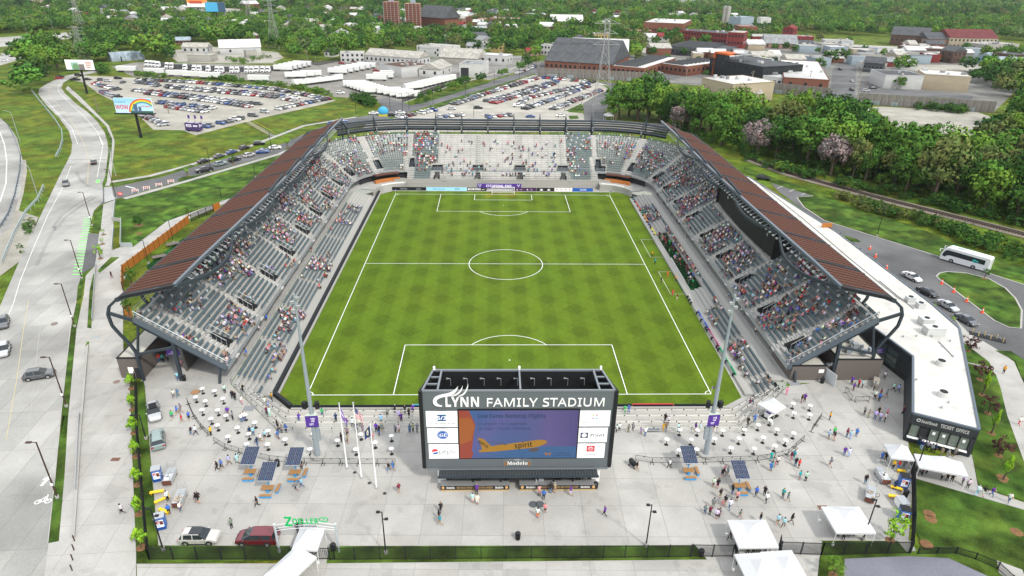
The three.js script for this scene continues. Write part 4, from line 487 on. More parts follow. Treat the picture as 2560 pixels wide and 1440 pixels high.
    g.fillStyle = 'rgba(20,20,40,.10)'; for (let y = 0; y < h; y += 5) g.fillRect(0, y, w, 1.5);
  }, 0.45); scr.emissive = new THREE.Color(1, 1, 1); scr.emissiveMap = scr.map; scr.emissiveIntensity = 0.05; scr.color.setRGB(0.48, 0.54, 0.54);
  pan('screen_frame', 0.18, 0.826, 0.222, 0.884, 0.0, mBlack, 0.2); const s = part(t, 'screen', new THREE.PlaneGeometry(W * 0.633, H * 0.637).translate((fx(0.185) + fx(0.82)) / 2, fy(0.555), 0.115), scr);
  // sponsor panels
  const sp = (x0, x1, y0, y1, draw) => { const w = (x1 - x0) * W, h = (y1 - y0) * H; pan('sponsor_panel', x0, x1, y0, y1, 0.02, canvasMat(384, Math.round((384 * h) / w), (g, a, b) => { g.fillStyle = '#f4f4f2'; g.fillRect(0, 0, a, b); draw(g, a, b); }, 0.5), 0.14); };
  const yy = [[0.248, 0.45], [0.472, 0.663], [0.685, 0.877]];
  sp(0.0125, 0.178, ...yy[0], (g, w, h) => { g.fillStyle = '#17875a'; g.fillRect(w * 0.36, h * 0.2, w * 0.28, h * 0.42); g.fillStyle = '#22488c'; g.fillRect(w * 0.375, h * 0.22, w * 0.25, h * 0.38); put(g, '5/3', w / 2, h * 0.42, h * 0.32, '#fff'); put(g, 'FIFTH THIRD BANK', w / 2, h * 0.76, h * 0.14, '#6d7383', { f: 'serif', max: w * 0.86 }); });
  sp(0.0155, 0.178, ...yy[1], (g, w, h) => { g.fillStyle = '#2756a8'; g.beginPath(); g.arc(w / 2, h * 0.44, h * 0.3, 0, 7); g.fill(); g.strokeStyle = '#fff'; g.lineWidth = 3; g.beginPath(); g.arc(w / 2, h * 0.44, h * 0.25, 0, 7); g.stroke(); put(g, 'GE', w / 2, h * 0.45, h * 0.3, '#fff', { f: 'serif', w: 'italic bold' }); put(g, 'GE APPLIANCES', w / 2, h * 0.87, h * 0.11, '#6d7383', { max: w * 0.66 }); });
  sp(0.0185, 0.18, ...yy[2], (g, w, h) => { const x = w * 0.21, y = h * 0.5, r = h * 0.19; g.fillStyle = '#d5273b'; g.beginPath(); g.arc(x, y, r, PI * 0.95, PI * 1.9); g.quadraticCurveTo(x, y + 3, x - r, y + 6); g.fill(); g.fillStyle = '#2455a4'; g.beginPath(); g.arc(x, y, r, 0.1, PI * 0.85); g.quadraticCurveTo(x + 5, y + 14, x + r, y + 4); g.fill(); put(g, 'pepsi', w * 0.62, h * 0.5, h * 0.4, '#48546f', { w: 'normal' }); });
  sp(0.826, 0.988, ...yy[0], (g, w, h) => { [['#9db83a', 0.44, 0.27], ['#d4477a', 0.56, 0.27], ['#7a4aa0', 0.44, 0.47], ['#3f9fc4', 0.56, 0.47]].forEach(([c, x, y]) => { g.fillStyle = c; g.beginPath(); g.ellipse(w * x, h * y, 13, 10, (x > 0.5) === (y > 0.4) ? 0.7 : -0.7, 0, 7); g.fill(); }); put(g, 'BAPTIST HEALTH', w / 2, h * 0.74, h * 0.17, '#6b6f77', { w: 'normal', max: w * 0.84 }); });
  sp(0.824, 0.982, ...yy[1], (g, w, h) => { g.fillStyle = '#2c3556'; g.fillRect(w * 0.08, h * 0.32, w * 0.26, h * 0.38); g.fillStyle = '#fff'; g.beginPath(); g.arc(w * 0.21, h * 0.51, h * 0.14, 0, 7); g.fill(); put(g, 'Prüvit', w * 0.66, h * 0.5, h * 0.3, '#3a4054', { max: w * 0.5 }); });
  sp(0.82, 0.976, ...yy[2], (g, w, h) => { g.fillStyle = '#cf2437'; g.fillRect(w * 0.36, h * 0.13, w * 0.28, h * 0.42); g.strokeStyle = '#fff'; g.lineWidth = 5; g.beginPath(); g.ellipse(w / 2, h * 0.34, w * 0.085, h * 0.12, 0, 0, 7); g.stroke(); g.beginPath(); g.ellipse(w / 2, h * 0.31, w * 0.05, h * 0.07, 0, 0, 7); g.stroke(); put(g, 'TOYOTA', w / 2, h * 0.76, h * 0.15, '#5c626e'); });
  { const p = part(t, 'sponsor_sign', box(3.9, 1.25, 0.1, fx(0.5), fy(0.935), 0.08), canvasMat(384, 124, (g, w, h) => { g.fillStyle = '#61686c'; g.fillRect(0, 0, w, h); put(g, 'CERVEZA', w / 2, 16, 17, '#e8e4da', { f: 'serif' }); for (const [x, s] of [[38, 1], [346, -1]]) { g.fillStyle = '#8a5c2c'; g.beginPath(); g.ellipse(x, 78, 20, 34, 0, 0, 7); g.fill(); g.fillRect(x - 26, 96, 52, 14); } g.lineWidth = 12; g.strokeStyle = '#20242a'; g.font = 'bold 78px serif'; g.textAlign = 'center'; g.textBaseline = 'middle'; g.strokeText('Modelo', w / 2, 74, 280); put(g, 'Modelo', w / 2, 74, 78, '#f8f6ef', { f: 'serif', max: 280 }); }, 0.5)); }
  part(t, 'bottom_rail', merge([beam(V(-W / 2, B - 0.15, 0.35), V(W / 2, B - 0.15, 0.35), 0.12, 0.12), beam(V(-W / 2, B - 0.25, -0.1), V(W / 2, B - 0.25, -0.1), 0.3, 0.3), ...Array.from({ length: 10 }, (_, i) => beam(V(-11 + i * 2.45, B - 0.15, -0.1), V(-11 + i * 2.45, B - 0.15, 0.4), 0.06, 0.06))]), mFr);
  // the bar below: white piers, ribbed awning, counters with printed fronts
  part(t, 'pier', box(1.1, B, 2.6, -10.3, B / 2, -1.4), mWhite); part(t, 'pier', box(1.1, B, 2.6, 10.9, B / 2, -1.4), mWhite); part(t, 'bar_back', box(20.5, 2.4, 0.3, 0.2, 1.2, -2.6), mDark); part(t, 'bar_ceiling', box(21, 0.15, 3, 0.2, 2.55, -1.3), mDark);
  const aw = part(t, 'awning', beam(V(-10.6, 2.46, 0.62), V(10.9, 2.46, 0.62), 1.7, 0.14), mat([0.05, 0.058, 0.062], 0.5, 0.3)); for (let i = 0; i < 54; i++) part(aw, 'awning_rib', box(0.16, 0.12, 1.64, -10.3 + i * 0.39, 2.58, 0.62), mat([0.07, 0.08, 0.085], 0.5, 0.3)); part(aw, 'awning_edge', box(21.7, 0.35, 0.12, 0.15, 2.42, 1.5), mSteel);
  const bfront = (txt) => canvasMat(1024, 56, (g, w, h) => { g.fillStyle = '#1c2024'; g.fillRect(0, 0, w, h); g.fillStyle = '#c99b62'; for (const x of [38, w - 38]) { g.beginPath(); g.arc(x, 28, 20, 0, 7); g.fill(); } put(g, 'Modelo', 150, 29, 38, '#f3efe6', { f: 'serif', max: 125 }); put(g, 'Modelo', w - 150, 29, 38, '#f3efe6', { f: 'serif', max: 125 }); put(g, txt, w / 2, 29, 34, '#b99258', { f: 'serif', max: 540 }); }, 0.6);
  for (const [x0, x1, txt] of [[-10.4, -1.1, 'BREWED WITH A FIGHTING SPIRIT'], [0.3, 10.8, 'OFFICIAL BEER OF THE BEAUTIFUL GAME']]) { part(t, 'counter_front', box(x1 - x0, 0.72, 0.1, (x0 + x1) / 2, 0.62, 1.5), bfront(txt)); part(t, 'counter_top', box(x1 - x0, 0.06, 1.1, (x0 + x1) / 2, 1.02, 1.02), mat([0.33, 0.33, 0.33], 0.4, 0.5)); part(t, 'counter_base', box(x1 - x0, 0.24, 0.16, (x0 + x1) / 2, 0.12, 1.5), mat([0.42, 0.3, 0.15], 0.7)); }
  for (const x of [-6, -2.2, 2.6, 5, 7.6]) part(t, 'beer_tap', merge([cyl(0.12, 0.12, 0.45, 8, x, 1.05, 0.9), box(0.7, 0.3, 0.3, x + 0.7, 1.2, 0.6)]), x > 2 && x < 3 ? mGalv : mBlack);
}
// ================= ticket office and long white-roofed building =================
{
  const t = thing('ticket_building', 'long dark walled building with white flat roof and TICKET OFFICE lettering', 'building');
  const foot = [[59.7, 70.3], [67.1, 74.3], [83.5, 44.8], [84.3, 34.8], [84, -4.8], [78.8, -53.8], [63.4, -53.8], [63.4, 40], [67.6, 45.2], [69, 54.5]], mW = mat([0.035, 0.04, 0.043], 0.6, 0.2), mR = mat([0.72, 0.71, 0.68], 0.8, 0, { map: tConcrete });
  part(t, 'roof', flat(foot, 5.02), mR); const cop = []; foot.forEach((p, i) => { const q = foot[(i + 1) % foot.length]; cop.push(beam(V(p[0], 5.05, p[1]), V(q[0], 5.05, q[1]), 0.35, 0.3)); }); part(t, 'coping', merge(cop), mTrim);
  foot.forEach((p, i) => { const q = foot[(i + 1) % foot.length], front = i === 0; if (front) return; part(t, 'wall', beam(V(p[0], 2.5, p[1]), V(q[0], 2.5, q[1]), 0.25, 4.95), i === 9 || i === 8 ? mW : mat([0.045, 0.05, 0.052], 0.6, 0.2)); });
  // ticket windows along the front
  const A = V(59.7, 0, 70.3), Bv = V(67.1, 0, 74.3), at = (f, y, o = 0) => A.clone().lerp(Bv, f).add(V(-0.476 * o, y, 0.88 * o)), ang = Math.atan2(-(Bv.z - A.z), Bv.x - A.x), L = A.distanceTo(Bv);
  part(t, 'wall', beam(at(0, 4.15), at(1, 4.15), 0.3, 1.7), mW); part(t, 'wall', beam(at(0, 0.45), at(1, 0.45), 0.3, 0.9), mW); part(t, 'wall', beam(at(0.94, 2.2), at(1, 2.2), 0.3, 3), mW); part(t, 'counter', beam(at(0.02, 1.05, 0.35), at(0.94, 1.05, 0.35), 0.5, 0.08), mWhite);
  for (let i = 0; i < 6; i++) { const f = 0.03 + i * 0.152; const w = part(t, 'ticket_window', beam(at(f, 2.1, -0.05), at(f + 0.14, 2.1, -0.05), 0.06, 2.0), i === 1 ? mDark : mat([0.14, 0.17, 0.14], 0.15)); part(w, 'mullion', beam(at(f - 0.006, 2.1), at(f + 0.006, 2.1), 0.2, 2.1), mBlack); if ([2, 3, 5].includes(i)) part(w, 'notice', beam(at(f + 0.045, 2.5, 0.03), at(f + 0.09, 2.5, 0.03), 0.02, 0.5), mWhite); }
  const mL = mat([0.5, 0.5, 0.48], 0.5, 0.3), a0 = at(0.155, 3.95, 0.16), a1 = at(0.45, 3.95, 0.16); letters(t, 'SeatGeek', fontB, a0.x, a0.y, a0.z, L * 0.25, 0.48, mL, 0.06, ang); letters(t, 'TICKET', fontB, a1.x, a1.y, a1.z, L * 0.2, 0.56, mL, 0.06, ang); const a2 = at(0.68, 3.95, 0.16); letters(t, 'OFFICE', fontB, a2.x, a2.y, a2.z, L * 0.2, 0.56, mL, 0.06, ang);
  const e0 = at(0.115, 4.2, 0.18); part(t, 'emblem', new THREE.TorusGeometry(0.22, 0.07, 6, 16).rotateY(ang).translate(e0.x, e0.y, e0.z), mL);
  for (let k = 0; k < 6; k++) { const c = Math.floor(k / 3), r = k % 3, p0 = V(69, 0, 54.5), p1 = V(67.6, 0, 45.2), f = 0.3 + c * 0.3, p = p0.clone().lerp(p1, f), q = p0.clone().lerp(p1, f + 0.26); part(t, 'wall_window', beam(V(p.x - 0.16, 1.2 + r * 1.1, p.z), V(q.x - 0.16, 1.2 + r * 1.1, q.z), 0.08, 1.0), mat([0.06, 0.085, 0.085], 0.1)); }
  // things on the roof
  for (const [x, z, w, h, d, n] of [[78,43.15,2.2,1.3,1.8,'roof_unit'],[77.3,46.67,3.4,1.4,1.8,'roof_unit'],[80.5,33.81,1.6,1,1.2,'roof_unit'],[81,36.43,1.4,1,1.2,'roof_unit']]) { const u = part(t, n, merge([box(w, h, d, x, 5.05 + h / 2, z), box(w + 0.1, 0.08, d + 0.1, x, 5.1 + h, z)]), mat([0.55, 0.56, 0.55], 0.5, 0.3)); part(u, 'fan', cyl(0.45, 0.45, 0.12, 12, x, 5.12 + h, z), mDark); }
  for (const [x, z] of [[72.2,57.08],[66.9,66]]) { const u = part(t, 'vent', cyl(0.75, 0.75, 0.9, 16, x, 5.02, z), mat([0.6, 0.6, 0.58], 0.5, 0.3)); part(u, 'vent_opening', cyl(0.6, 0.6, 0.04, 16, x, 5.9, z), mDark); }
  for (const [x, z] of [[78.7,49.44],[76.2,51.35],[75.9,54.64],[71.1,47.87],[73.6,47.67],[76.4,47.87],[64.8,69.1],[66.7,67.8],[65.3,61.67]]) part(t, 'roof_vent', cyl(0.12, 0.16, 0.4, 8, x, 5.02, z), mGalv);
  part(t, 'roof_cable', merge([[79.5,24.22,79.4,30.83],[79.4,30.83,79.4,37.14],[76.6,49.44,76,54.47],[79.4,-49.51,79.6,-13.09],[79.6,-13.09,79,12.7],[79,12.7,79,32.88]].map((q) => beam(V(q[0], 5.1, q[1]), V(q[2], 5.1, q[3]), 0.1, 0.1))), mat([0.2, 0.2, 0.2], 0.8));
  for (let i = 0; i < 9; i++) { const f = i / 8, x = 84.2 + 0 * f, z = -6 + 27 * f; part(t, 'canopy_bracket', merge([box(1.8, 0.18, 0.14, x + 0.9, 4.2, z), box(0.14, 1.6, 0.14, x + 1.75, 3.45, z)]), mBlack); }
  part(t, 'timber_screen', box(2.6, 1.2, 0.2, 83, 5.6, -8), mat([0.4, 0.15, 0.035], 0.6));
}
for (const [x0, x1, z0, z1, h, l] of [[48.7, 54.6, 54.15, 46, 2.9, 'low brown block hut under the right stand end'], [56.4, 64.3, 54.2, 40, 4.2, 'taller brown block room with machinery on its white roof'], [-66.5, -62.7, 53.2, 40, 4.0, 'brown block room under the left hoop with a pale flat roof']]) {
  const t = thing('block_room', l, 'building'), mB = mat([0.125, 0.108, 0.098], 0.9); part(t, 'wall', box(x1 - x0, h, z0 - z1, (x0 + x1) / 2, h / 2, (z0 + z1) / 2), mB); part(t, 'roof', box(x1 - x0 - 0.3, 0.06, z0 - z1 - 0.3, (x0 + x1) / 2, h + 0.035, (z0 + z1) / 2), mat([0.66, 0.64, 0.58], 0.9, 0, { map: tConcrete }));
  for (const z of [z0 - 0.1, z1 + 0.1]) part(t, 'coping', box(x1 - x0 + 0.1, 0.25, 0.22, (x0 + x1) / 2, h + 0.05, z), mBlack); for (const x of [x0 + 0.1, x1 - 0.1]) part(t, 'coping', box(0.22, 0.24, z0 - z1 - 0.2, x, h + 0.05, (z0 + z1) / 2), mBlack);
  if (x0 > 55) part(t, 'machinery', merge(Array.from({ length: 9 }, (_, i) => box(rr(0.3, 1.2), rr(0.4, 1.1), rr(0.3, 1), rr(57.5, 63), h + 0.5, rr(47, 53)))), mat([0.3, 0.33, 0.35], 0.5, 0.4)); else if (x0 > 0) part(t, 'sign', box(0.9, 0.7, 0.04, 53.9, 1.9, 54.2), mWhite); else { part(t, 'door', box(1.2, 2.1, 0.1, -63.4, 1.05, 53.22), mDark); part(t, 'sign', box(0.9, 1.2, 0.04, -64.6, 1.7, 53.25), mWhite); }
}
for (const [x, z, l] of [[-59.42,49.89, 'purple direction sign hanging under the left stand'], [67.2,49.51, 'purple direction sign by the dark glazed wall']]) { const t = thing('direction_sign', l, 'sign', x, 2.4, z - 1.2); part(t, 'panel', box(2.3, 1.1, 0.1, 0, 0, 0), canvasMat(128, 64, (g, w, h) => { g.fillStyle = '#54308f'; g.fillRect(0, 0, w, h); put(g, '← EXIT', 60, 24, 20, '#fff'); put(g, 'SECTION 119', 64, 46, 15, '#fff'); })); part(t, 'hanger', merge([bar(V(-0.9, 0.5, 0), V(-0.9, 1.6, 0), 0.03), bar(V(0.9, 0.5, 0), V(0.9, 1.6, 0), 0.03)]), mBlack); }

// ================= furniture of the plaza =================
const D2 = (a) => { const o = []; for (let i = 0; i < a.length; i += 2) o.push([a[i], a[i + 1]]); return o; };
{ // tall bar tables with round white tops
  const t0 = thing('cocktail_table', 'tall round white cocktail table', 'table', 0, 0, 0, 0, 'white bar tables standing on the plaza');
  part(t0, 'table_top', cyl(0.36, 0.36, 0.04, 18, 0, 1.05, 0), mWhite); part(t0, 'stem', cyl(0.045, 0.045, 1.02, 8, 0, 0.03, 0), mBlack); part(t0, 'base', cyl(0.3, 0.28, 0.04, 16, 0, 0.035, 0), mBlack);
  const pos = D2([-50.99,57.77,-48.75,58.41,-51.07,60.17,-49.13,61.23,-46.57,60.55,-48.7,63.55,-46.25,63.62,-44.44,65,-46.45,65.8,-44.87,67.4,-41.57,64.9,-41.68,68,-39.46,66.8,-36.84,68.8,-42.31,70.1,-38.98,71.8,-39.48,69.5,-35.96,71.9,-33.74,70.8,-29.9,69.5,-29.52,73,-26,71.1,-22.82,69.7,-22.93,73.1,-20.4,71.6,-18.22,70.1,-17.81,73,22.92,71.2,26.57,71.3,25.45,69,28.14,69.1,30.15,71.1,32.01,69.2,24.1,73.7,26.78,73.5,31.95,73.2,33.88,71.1,35.4,69,37.97,67.9,40.23,66.7,40.45,69,37.64,70.9,40.74,71.5,35.33,73.4,38.63,72.8,42.65,69.9,40.77,71.6,45.72,62.39,48.29,62.94,44.83,64.9,47.18,65.3]);
  pos.forEach(([x, z], i) => (i ? copyOf(t0, x, 0.035, z, 0) : (t0.position.set(x, 0.035, z), t0)).userData.label = x < 0 ? 'tall white bar table on the plaza beside the flagpoles side' : 'tall white bar table on the plaza beside the ticket office side');
}
{ // crowd barriers
  const b0 = thing('crowd_barrier', 'black crowd barrier', 'barrier', 0, 0, 0, 0, 'crowd barriers on the plaza');
  part(b0, 'frame', merge([bar(V(-1.08, 1.08, 0), V(1.08, 1.08, 0), 0.026), bar(V(-1.08, 0.2, 0), V(1.08, 0.2, 0), 0.026), bar(V(-1.1, 0.15, 0), V(-1.1, 1.05, 0), 0.026), bar(V(1.1, 0.15, 0), V(1.1, 1.05, 0), 0.026)]), mBlack);
  part(b0, 'bars', merge(Array.from({ length: 17 }, (_, i) => bar(V(-0.98 + i * 0.1225, 0.2, 0), V(-0.98 + i * 0.1225, 1.08, 0), 0.007, 4))), mBlack).userData.kind = 'stuff';
  part(b0, 'plate', box(0.24, 0.08, 0.02, 0, 0.98, 0.03), mBlack); for (const x of [-0.95, 0.95]) part(b0, 'foot', box(0.06, 0.05, 0.7, x, 0.03, 0), mBlack);
  let first = true;
  for (const line of [[-44.44,70.2,-42.26,71.7,-39.9,72.7,-37.46,73.5,-34.98,74.4,-32.38,74.8,-29.88,75,-27.25,75.1,-24.76,75.1,-22.21,75.2,-19.53,75.2,-17,75.2],[-52.44,60.37,-49.87,64.2,-47.66,66.9,-45.85,68.7],[17.5,74.7,19.85,75.3,22.47,75.3,25.06,75.3,27.56,75.3,30.11,75.2,32.74,75.1,35.31,75,38.09,74.4,40.39,73.6],[40.33,73.7,42.17,72.1,44.17,70.4],[46.12,68.5,47.7,66.7,49.33,64.9],[56.69,57.78,56.57,60.31],[56.89,60.62,59.49,60.48]]) { const p = D2(line); for (let i = 0; i + 1 < p.length; i++) { const [a, c] = [p[i], p[i + 1]], x = (a[0] + c[0]) / 2, z = (a[1] + c[1]) / 2, r = Math.atan2(-(c[1] - a[1]), c[0] - a[0]), L = Math.hypot(c[0] - a[0], c[1] - a[1]); const o = first ? b0 : copyOf(b0, 0, 0, 0, 0); first = false; o.position.set(x, 0.04, z); o.rotation.y = r; o.scale.x = L / 2.24; o.userData.label = x < 0 ? 'black crowd barrier in the line before the flagpoles' : 'black crowd barrier in the line before the ticket office'; } }
}
{ // solar roofed picnic tables
  const t0 = thing('solar_table', 'picnic table under a tilted solar panel roof', 'picnic table', 0, 0, 0, 0, 'solar picnic tables'), mCell = mat([0.018, 0.03, 0.07], 0.15, 0.2), mBl = mat([0.05, 0.3, 0.6], 0.5);
  const tilt = 0.28; for (let i = 0; i < 2; i++) for (let j = 0; j < 4; j++) { const z = (j - 1.5) * 0.72, x = (i - 0.5) * 0.98, y = 2.75 - z * Math.sin(tilt); const p = part(t0, 'solar_cell_panel', box(0.94, 0.04, 0.68, x, y, -0.9 + z * Math.cos(tilt), 0, tilt), mCell); const ln = []; for (let k = 1; k < 4; k++) ln.push(box(0.012, 0.045, 0.68, x - 0.47 + k * 0.235, y + 0.004, -0.9 + z * Math.cos(tilt), 0, tilt)); part(p, 'cell_lines', merge(ln), mGalv); }
  part(t0, 'panel_frame', merge([box(2.0, 0.05, 2.95, 0, 2.7, -0.9, 0, tilt)]), mat([0.5, 0.52, 0.54], 0.4, 0.5)); part(t0, 'post', merge([bar(V(0, 0, -0.3), V(0, 2.6, -0.7), 0.09, 8), bar(V(0, 1.7, -0.6), V(0, 2.6, 0.3), 0.05, 6)]), mBl);
  part(t0, 'table_top', merge([0, 1, 2, 3].map((k) => box(1.6, 0.06, 0.2, 0, 0.76, -0.33 + k * 0.22))), mWood); for (const [x, z, r] of [[0, 1.15, 0], [1.3, -0.3, PI / 2]]) { const b = part(t0, 'bench', box(1.5, 0.34, 0.3, x, 0.22, z, r), mBl); part(b, 'bench_top', box(1.54, 0.06, 0.4, x, 0.43, z, r), mWood); }
  part(t0, 'table_base', box(0.3, 0.7, 0.3, 0, 0.36, 0.1), mBl);
  [[-36.72,78.5, 'solar roofed picnic table nearest the white parked cars, leftmost of its three'], [-33.35,81.7, 'solar roofed picnic table in front of the other two on the left'], [-30.5,78.7, 'solar roofed picnic table beside the black bin'], [24.55,78.8, 'solar roofed picnic table just right of the scoreboard'], [30.78,81.9, 'solar roofed picnic table amid the crowd on the right']].forEach(([x, z, l], i) => { const o = i ? copyOf(t0, x, 0.035, z - 1.3, 0, l) : t0; o.position.set(x, 0.035, z - 1.3); o.userData.label = l; });
}
// white canopy tents
function tent(x, z, w, d, ry, label, h = 2.3, two) {
  const t = thing('canopy_tent', label, 'tent', x, 0.035, z, ry, 'white canopy tents'), p = [], mT = mat([0.56, 0.565, 0.57], 0.85);
  const roofs = two ? [[-w / 4, w / 2], [w / 4, w / 2]] : [[0, w]];
  for (const [cx, ww] of roofs) {
    const a = ww / 2, b = d / 2, k = 0.42, pts = [[-a, 0, -b], [a, 0, -b], [a, 0, b], [-a, 0, b], [-a * k, 0.75, -b * k], [a * k, 0.75, -b * k], [a * k, 0.75, b * k], [-a * k, 0.75, b * k], [0, 1.5, 0]].map((q) => [q[0] + cx, q[1] + h, q[2]]);
    const pos = [], tri = (i, j, l) => pos.push(...pts[i], ...pts[j], ...pts[l]); for (let i = 0; i < 4; i++) { const j = (i + 1) % 4; tri(i, i + 4, j); tri(j, i + 4, j + 4); tri(i + 4, 8, j + 4); }
    const g = new THREE.BufferGeometry(); g.setAttribute('position', new THREE.Float32BufferAttribute(pos, 3)); g.computeVertexNormals(); part(t, 'canopy', g, mT);
    part(t, 'valance', merge([box(ww, 0.28, 0.03, cx, h - 0.13, -b), box(ww, 0.28, 0.03, cx, h - 0.13, b), box(0.03, 0.28, d, cx - a, h - 0.131, 0), box(0.03, 0.28, d, cx + a, h - 0.131, 0)]), mT);
  }
  for (const [a, b] of [[-1, -1], [1, -1], [1, 1], [-1, 1]]) { const l = part(t, 'leg', bar(V(a * (w / 2 - 0.05), 0, b * (d / 2 - 0.05)), V(a * (w / 2 - 0.05), h, b * (d / 2 - 0.05)), 0.03, 6), mWhite); if (rnd() < 0.5) part(l, 'weight', cyl(0.16, 0.16, 0.35, 8, a * (w / 2 - 0.2), 0, b * (d / 2 - 0.2)), mWhite); }
  return t;
}
tent(41.12,64.6, 3, 3, 0.62, 'small white tent over a purple table near the right terrace'); tent(55.25,75.8, 3.1, 3, -0.2, 'white tent beside the dark ticket building wall'); tent(59.53,78.6, 6, 3, -0.32, 'long white double tent in front of the ticket windows', 2.4); tent(41.47,88.5, 4.9, 4.3, -0.02, 'white tent over a table of staff near the corner fence', 2.4); tent(28.6,90.6, 4.8, 4.3, 0, 'white tent over the gate with a yellow shirted steward', 2.4); tent(27.33,96.2, 3.8, 5, 0.06, 'white tent outside the gate, left one of the joined pair', 2.5); tent(30.53,95.9, 3.8, 5, 0.06, 'white tent outside the gate, right one of the joined pair', 2.5); tent(-25.02,90.8, 3, 3.4, -0.04, 'small white tent below the green lettered arch', 2.4); tent(-26.16,95.1, 3.2, 5.4, -0.55, 'white tent cut by the bottom edge below the arch', 2.5);
{ const t = thing('promotion_table', 'table with purple cloth under the small tent', 'table', 41.25,64.2, 0.4); part(t, 'table_top', box(1.8, 0.05, 0.8, 0, 0.75, 0), mWhite); part(t, 'cloth', box(1.3, 0.03, 0.82, 0, 0.79, 0), mPurple); part(t, 'skirt', box(1.78, 0.7, 0.76, 0, 0.38, 0), mWhite); part(t, 'mat', box(2.6, 0.02, 1.8, 0, 0.02, 0.1), mBlack); t.position.set(41.25,64.2); t.position.z = t.position.y; t.position.y = 0.036; t.rotation.y = 0.6; }
// lamp posts: tall brown ones by the road, black ones on the plaza
const mBrown = mat([0.07, 0.04, 0.03], 0.5, 0.3);
function lamp(x, z, h, label, o = {}) { const t = thing('street_lamp', label, 'street lamp', x, 0.02, z, o.ry ?? 0, o.g ?? 'lamp posts'); part(t, 'pole', cyl(o.r ?? 0.11, (o.r ?? 0.11) * 0.75, h, 8), o.m ?? mBrown); part(t, 'base', cyl(0.26, 0.24, 0.5, 10), mConc[1]); for (const s of o.two ? [-1, 1] : [-1]) { const a = part(t, 'arm', box(o.two ? 0.3 : 0.7, 0.08, 0.08, s * (o.two ? 0.15 : 0.35), h - 0.05 - (o.two && s > 0 ? 1.1 : 0), 0), o.m ?? mBrown); part(a, 'lamp_head', box(o.two ? 0.42 : 0.7, 0.12, 0.34, s * (o.two ? 0.45 : 0.95), h - 0.03 - (o.two && s > 0 ? 1.1 : 0), 0), o.m ?? mBrown); } if (o.sign) part(t, 'notice', box(0.35, 0.4, 0.04, 0, h * 0.27, 0.14), mWhite); return t; }
lamp(-60.64,81.4, 9.4, 'brown road lamp nearest the painted bicycle', { sign: 1 }); lamp(-71.1,61.32, 9.4, 'brown road lamp beside the dark turning car', { sign: 1 }); lamp(-84.5,35.45, 9.4, 'brown road lamp level with the stand hoop', { sign: 1 }); lamp(-95.4,13.52, 9.4, 'brown road lamp at the end of the parking bay', { sign: 1 }); lamp(-111.5,-20.13, 9.4, 'brown road lamp above the parking bay', { sign: 1 }); lamp(-117,-43.31, 9, 'brown lamp at the crossing corner', {});
for (const [x, z, l, h] of [[-15.99,91, 'black twin lamp on the fence left of the scoreboard', 6.8], [15.87,90.2, 'black twin lamp on the fence right of the scoreboard', 6.8], [43.41,89.6, 'black lamp beside the staff tent', 6.8], [-42.89,90.2, 'black lamp beside the lower blue cooler', 6.8], [-54.77,69.4, 'black lamp leaning over the young trees', 4.5], [-84.6,-8.07, 'black lamp beyond the orange fence, farther one', 6], [-84.6,5.16, 'black lamp beside the orange fence, nearer one', 6], [101.1,-14.62, 'black lamp on the lawn above the drive', 9], [56.91,77.9, 'black lamp at the ticket tent corner', 6.5], [-100,-72.6, 'black lamp beside the parked pickup', 8], [-88.1,-101.1, 'black lamp on the side street by the pale saloon', 8], [-82.9,-66.3, 'black lamp behind the stand roof on the lawn', 4.5], [-84.5,-40.75, 'black lamp at the end of the gate railing', 4.5]]) lamp(x, z, h, l, { m: mBlack, two: h > 6.5 && h < 7, r: 0.09 });
{ const i = []; for (const [x, z, h] of [[-2.85,-263.6,9],[-18.9,-224,9],[-34.47,-196.9,9],[-44.85,-180.3,9],[-47.94,-178.8,9],[-53.88,-178.5,9],[50.14,-262.9,9],[35.68,-253.7,9],[18.14,-212.5,8],[32.56,-184.1,8],[41.9,-191.8,8],[-12.66,-167,6],[7.47,-301.1,10],[13.25,-287,9],[-68.3,-167.1,8],[-172.7,-226.3,6],[-277.2,-349.9,9],[-467,-555,12],[-451,-572,12],[-269.1,-273.5,8],[-138.7,-375.7,12],[114.3,-262.9,11],[149.7,-248.9,11]]) lamp(x, z, h, 'slim lamp post near the far car parks', { m: h > 9.5 ? mGalv : mBlack, r: 0.1, g: 'lamp posts of the far car parks' }); }
// curved-arm motorway lamps
for (const [x, z, l, h] of [[-188.8,-111.1, 'tall pale curved lamp beside the slip road', 11], [-140.5,-43.94, 'pale steel lamp pole beside the ditch fence', 9], [-129,-66.5, 'pale steel pole at the junction corner', 9]]) { const t = thing('street_lamp', l, 'street lamp', x, 0, z); part(t, 'pole', cyl(0.12, 0.08, h, 8), mGalv); const c = []; for (let i = 0; i < 6; i++) { const a = (i / 6) * PI * 0.55, b = ((i + 1) / 6) * PI * 0.55; c.push(bar(V(-2.2 + 2.2 * Math.cos(a), h + 1.4 * Math.sin(a), 0), V(-2.2 + 2.2 * Math.cos(b), h + 1.4 * Math.sin(b), 0), 0.06, 5)); } part(t, 'arm', merge(c), mGalv); }
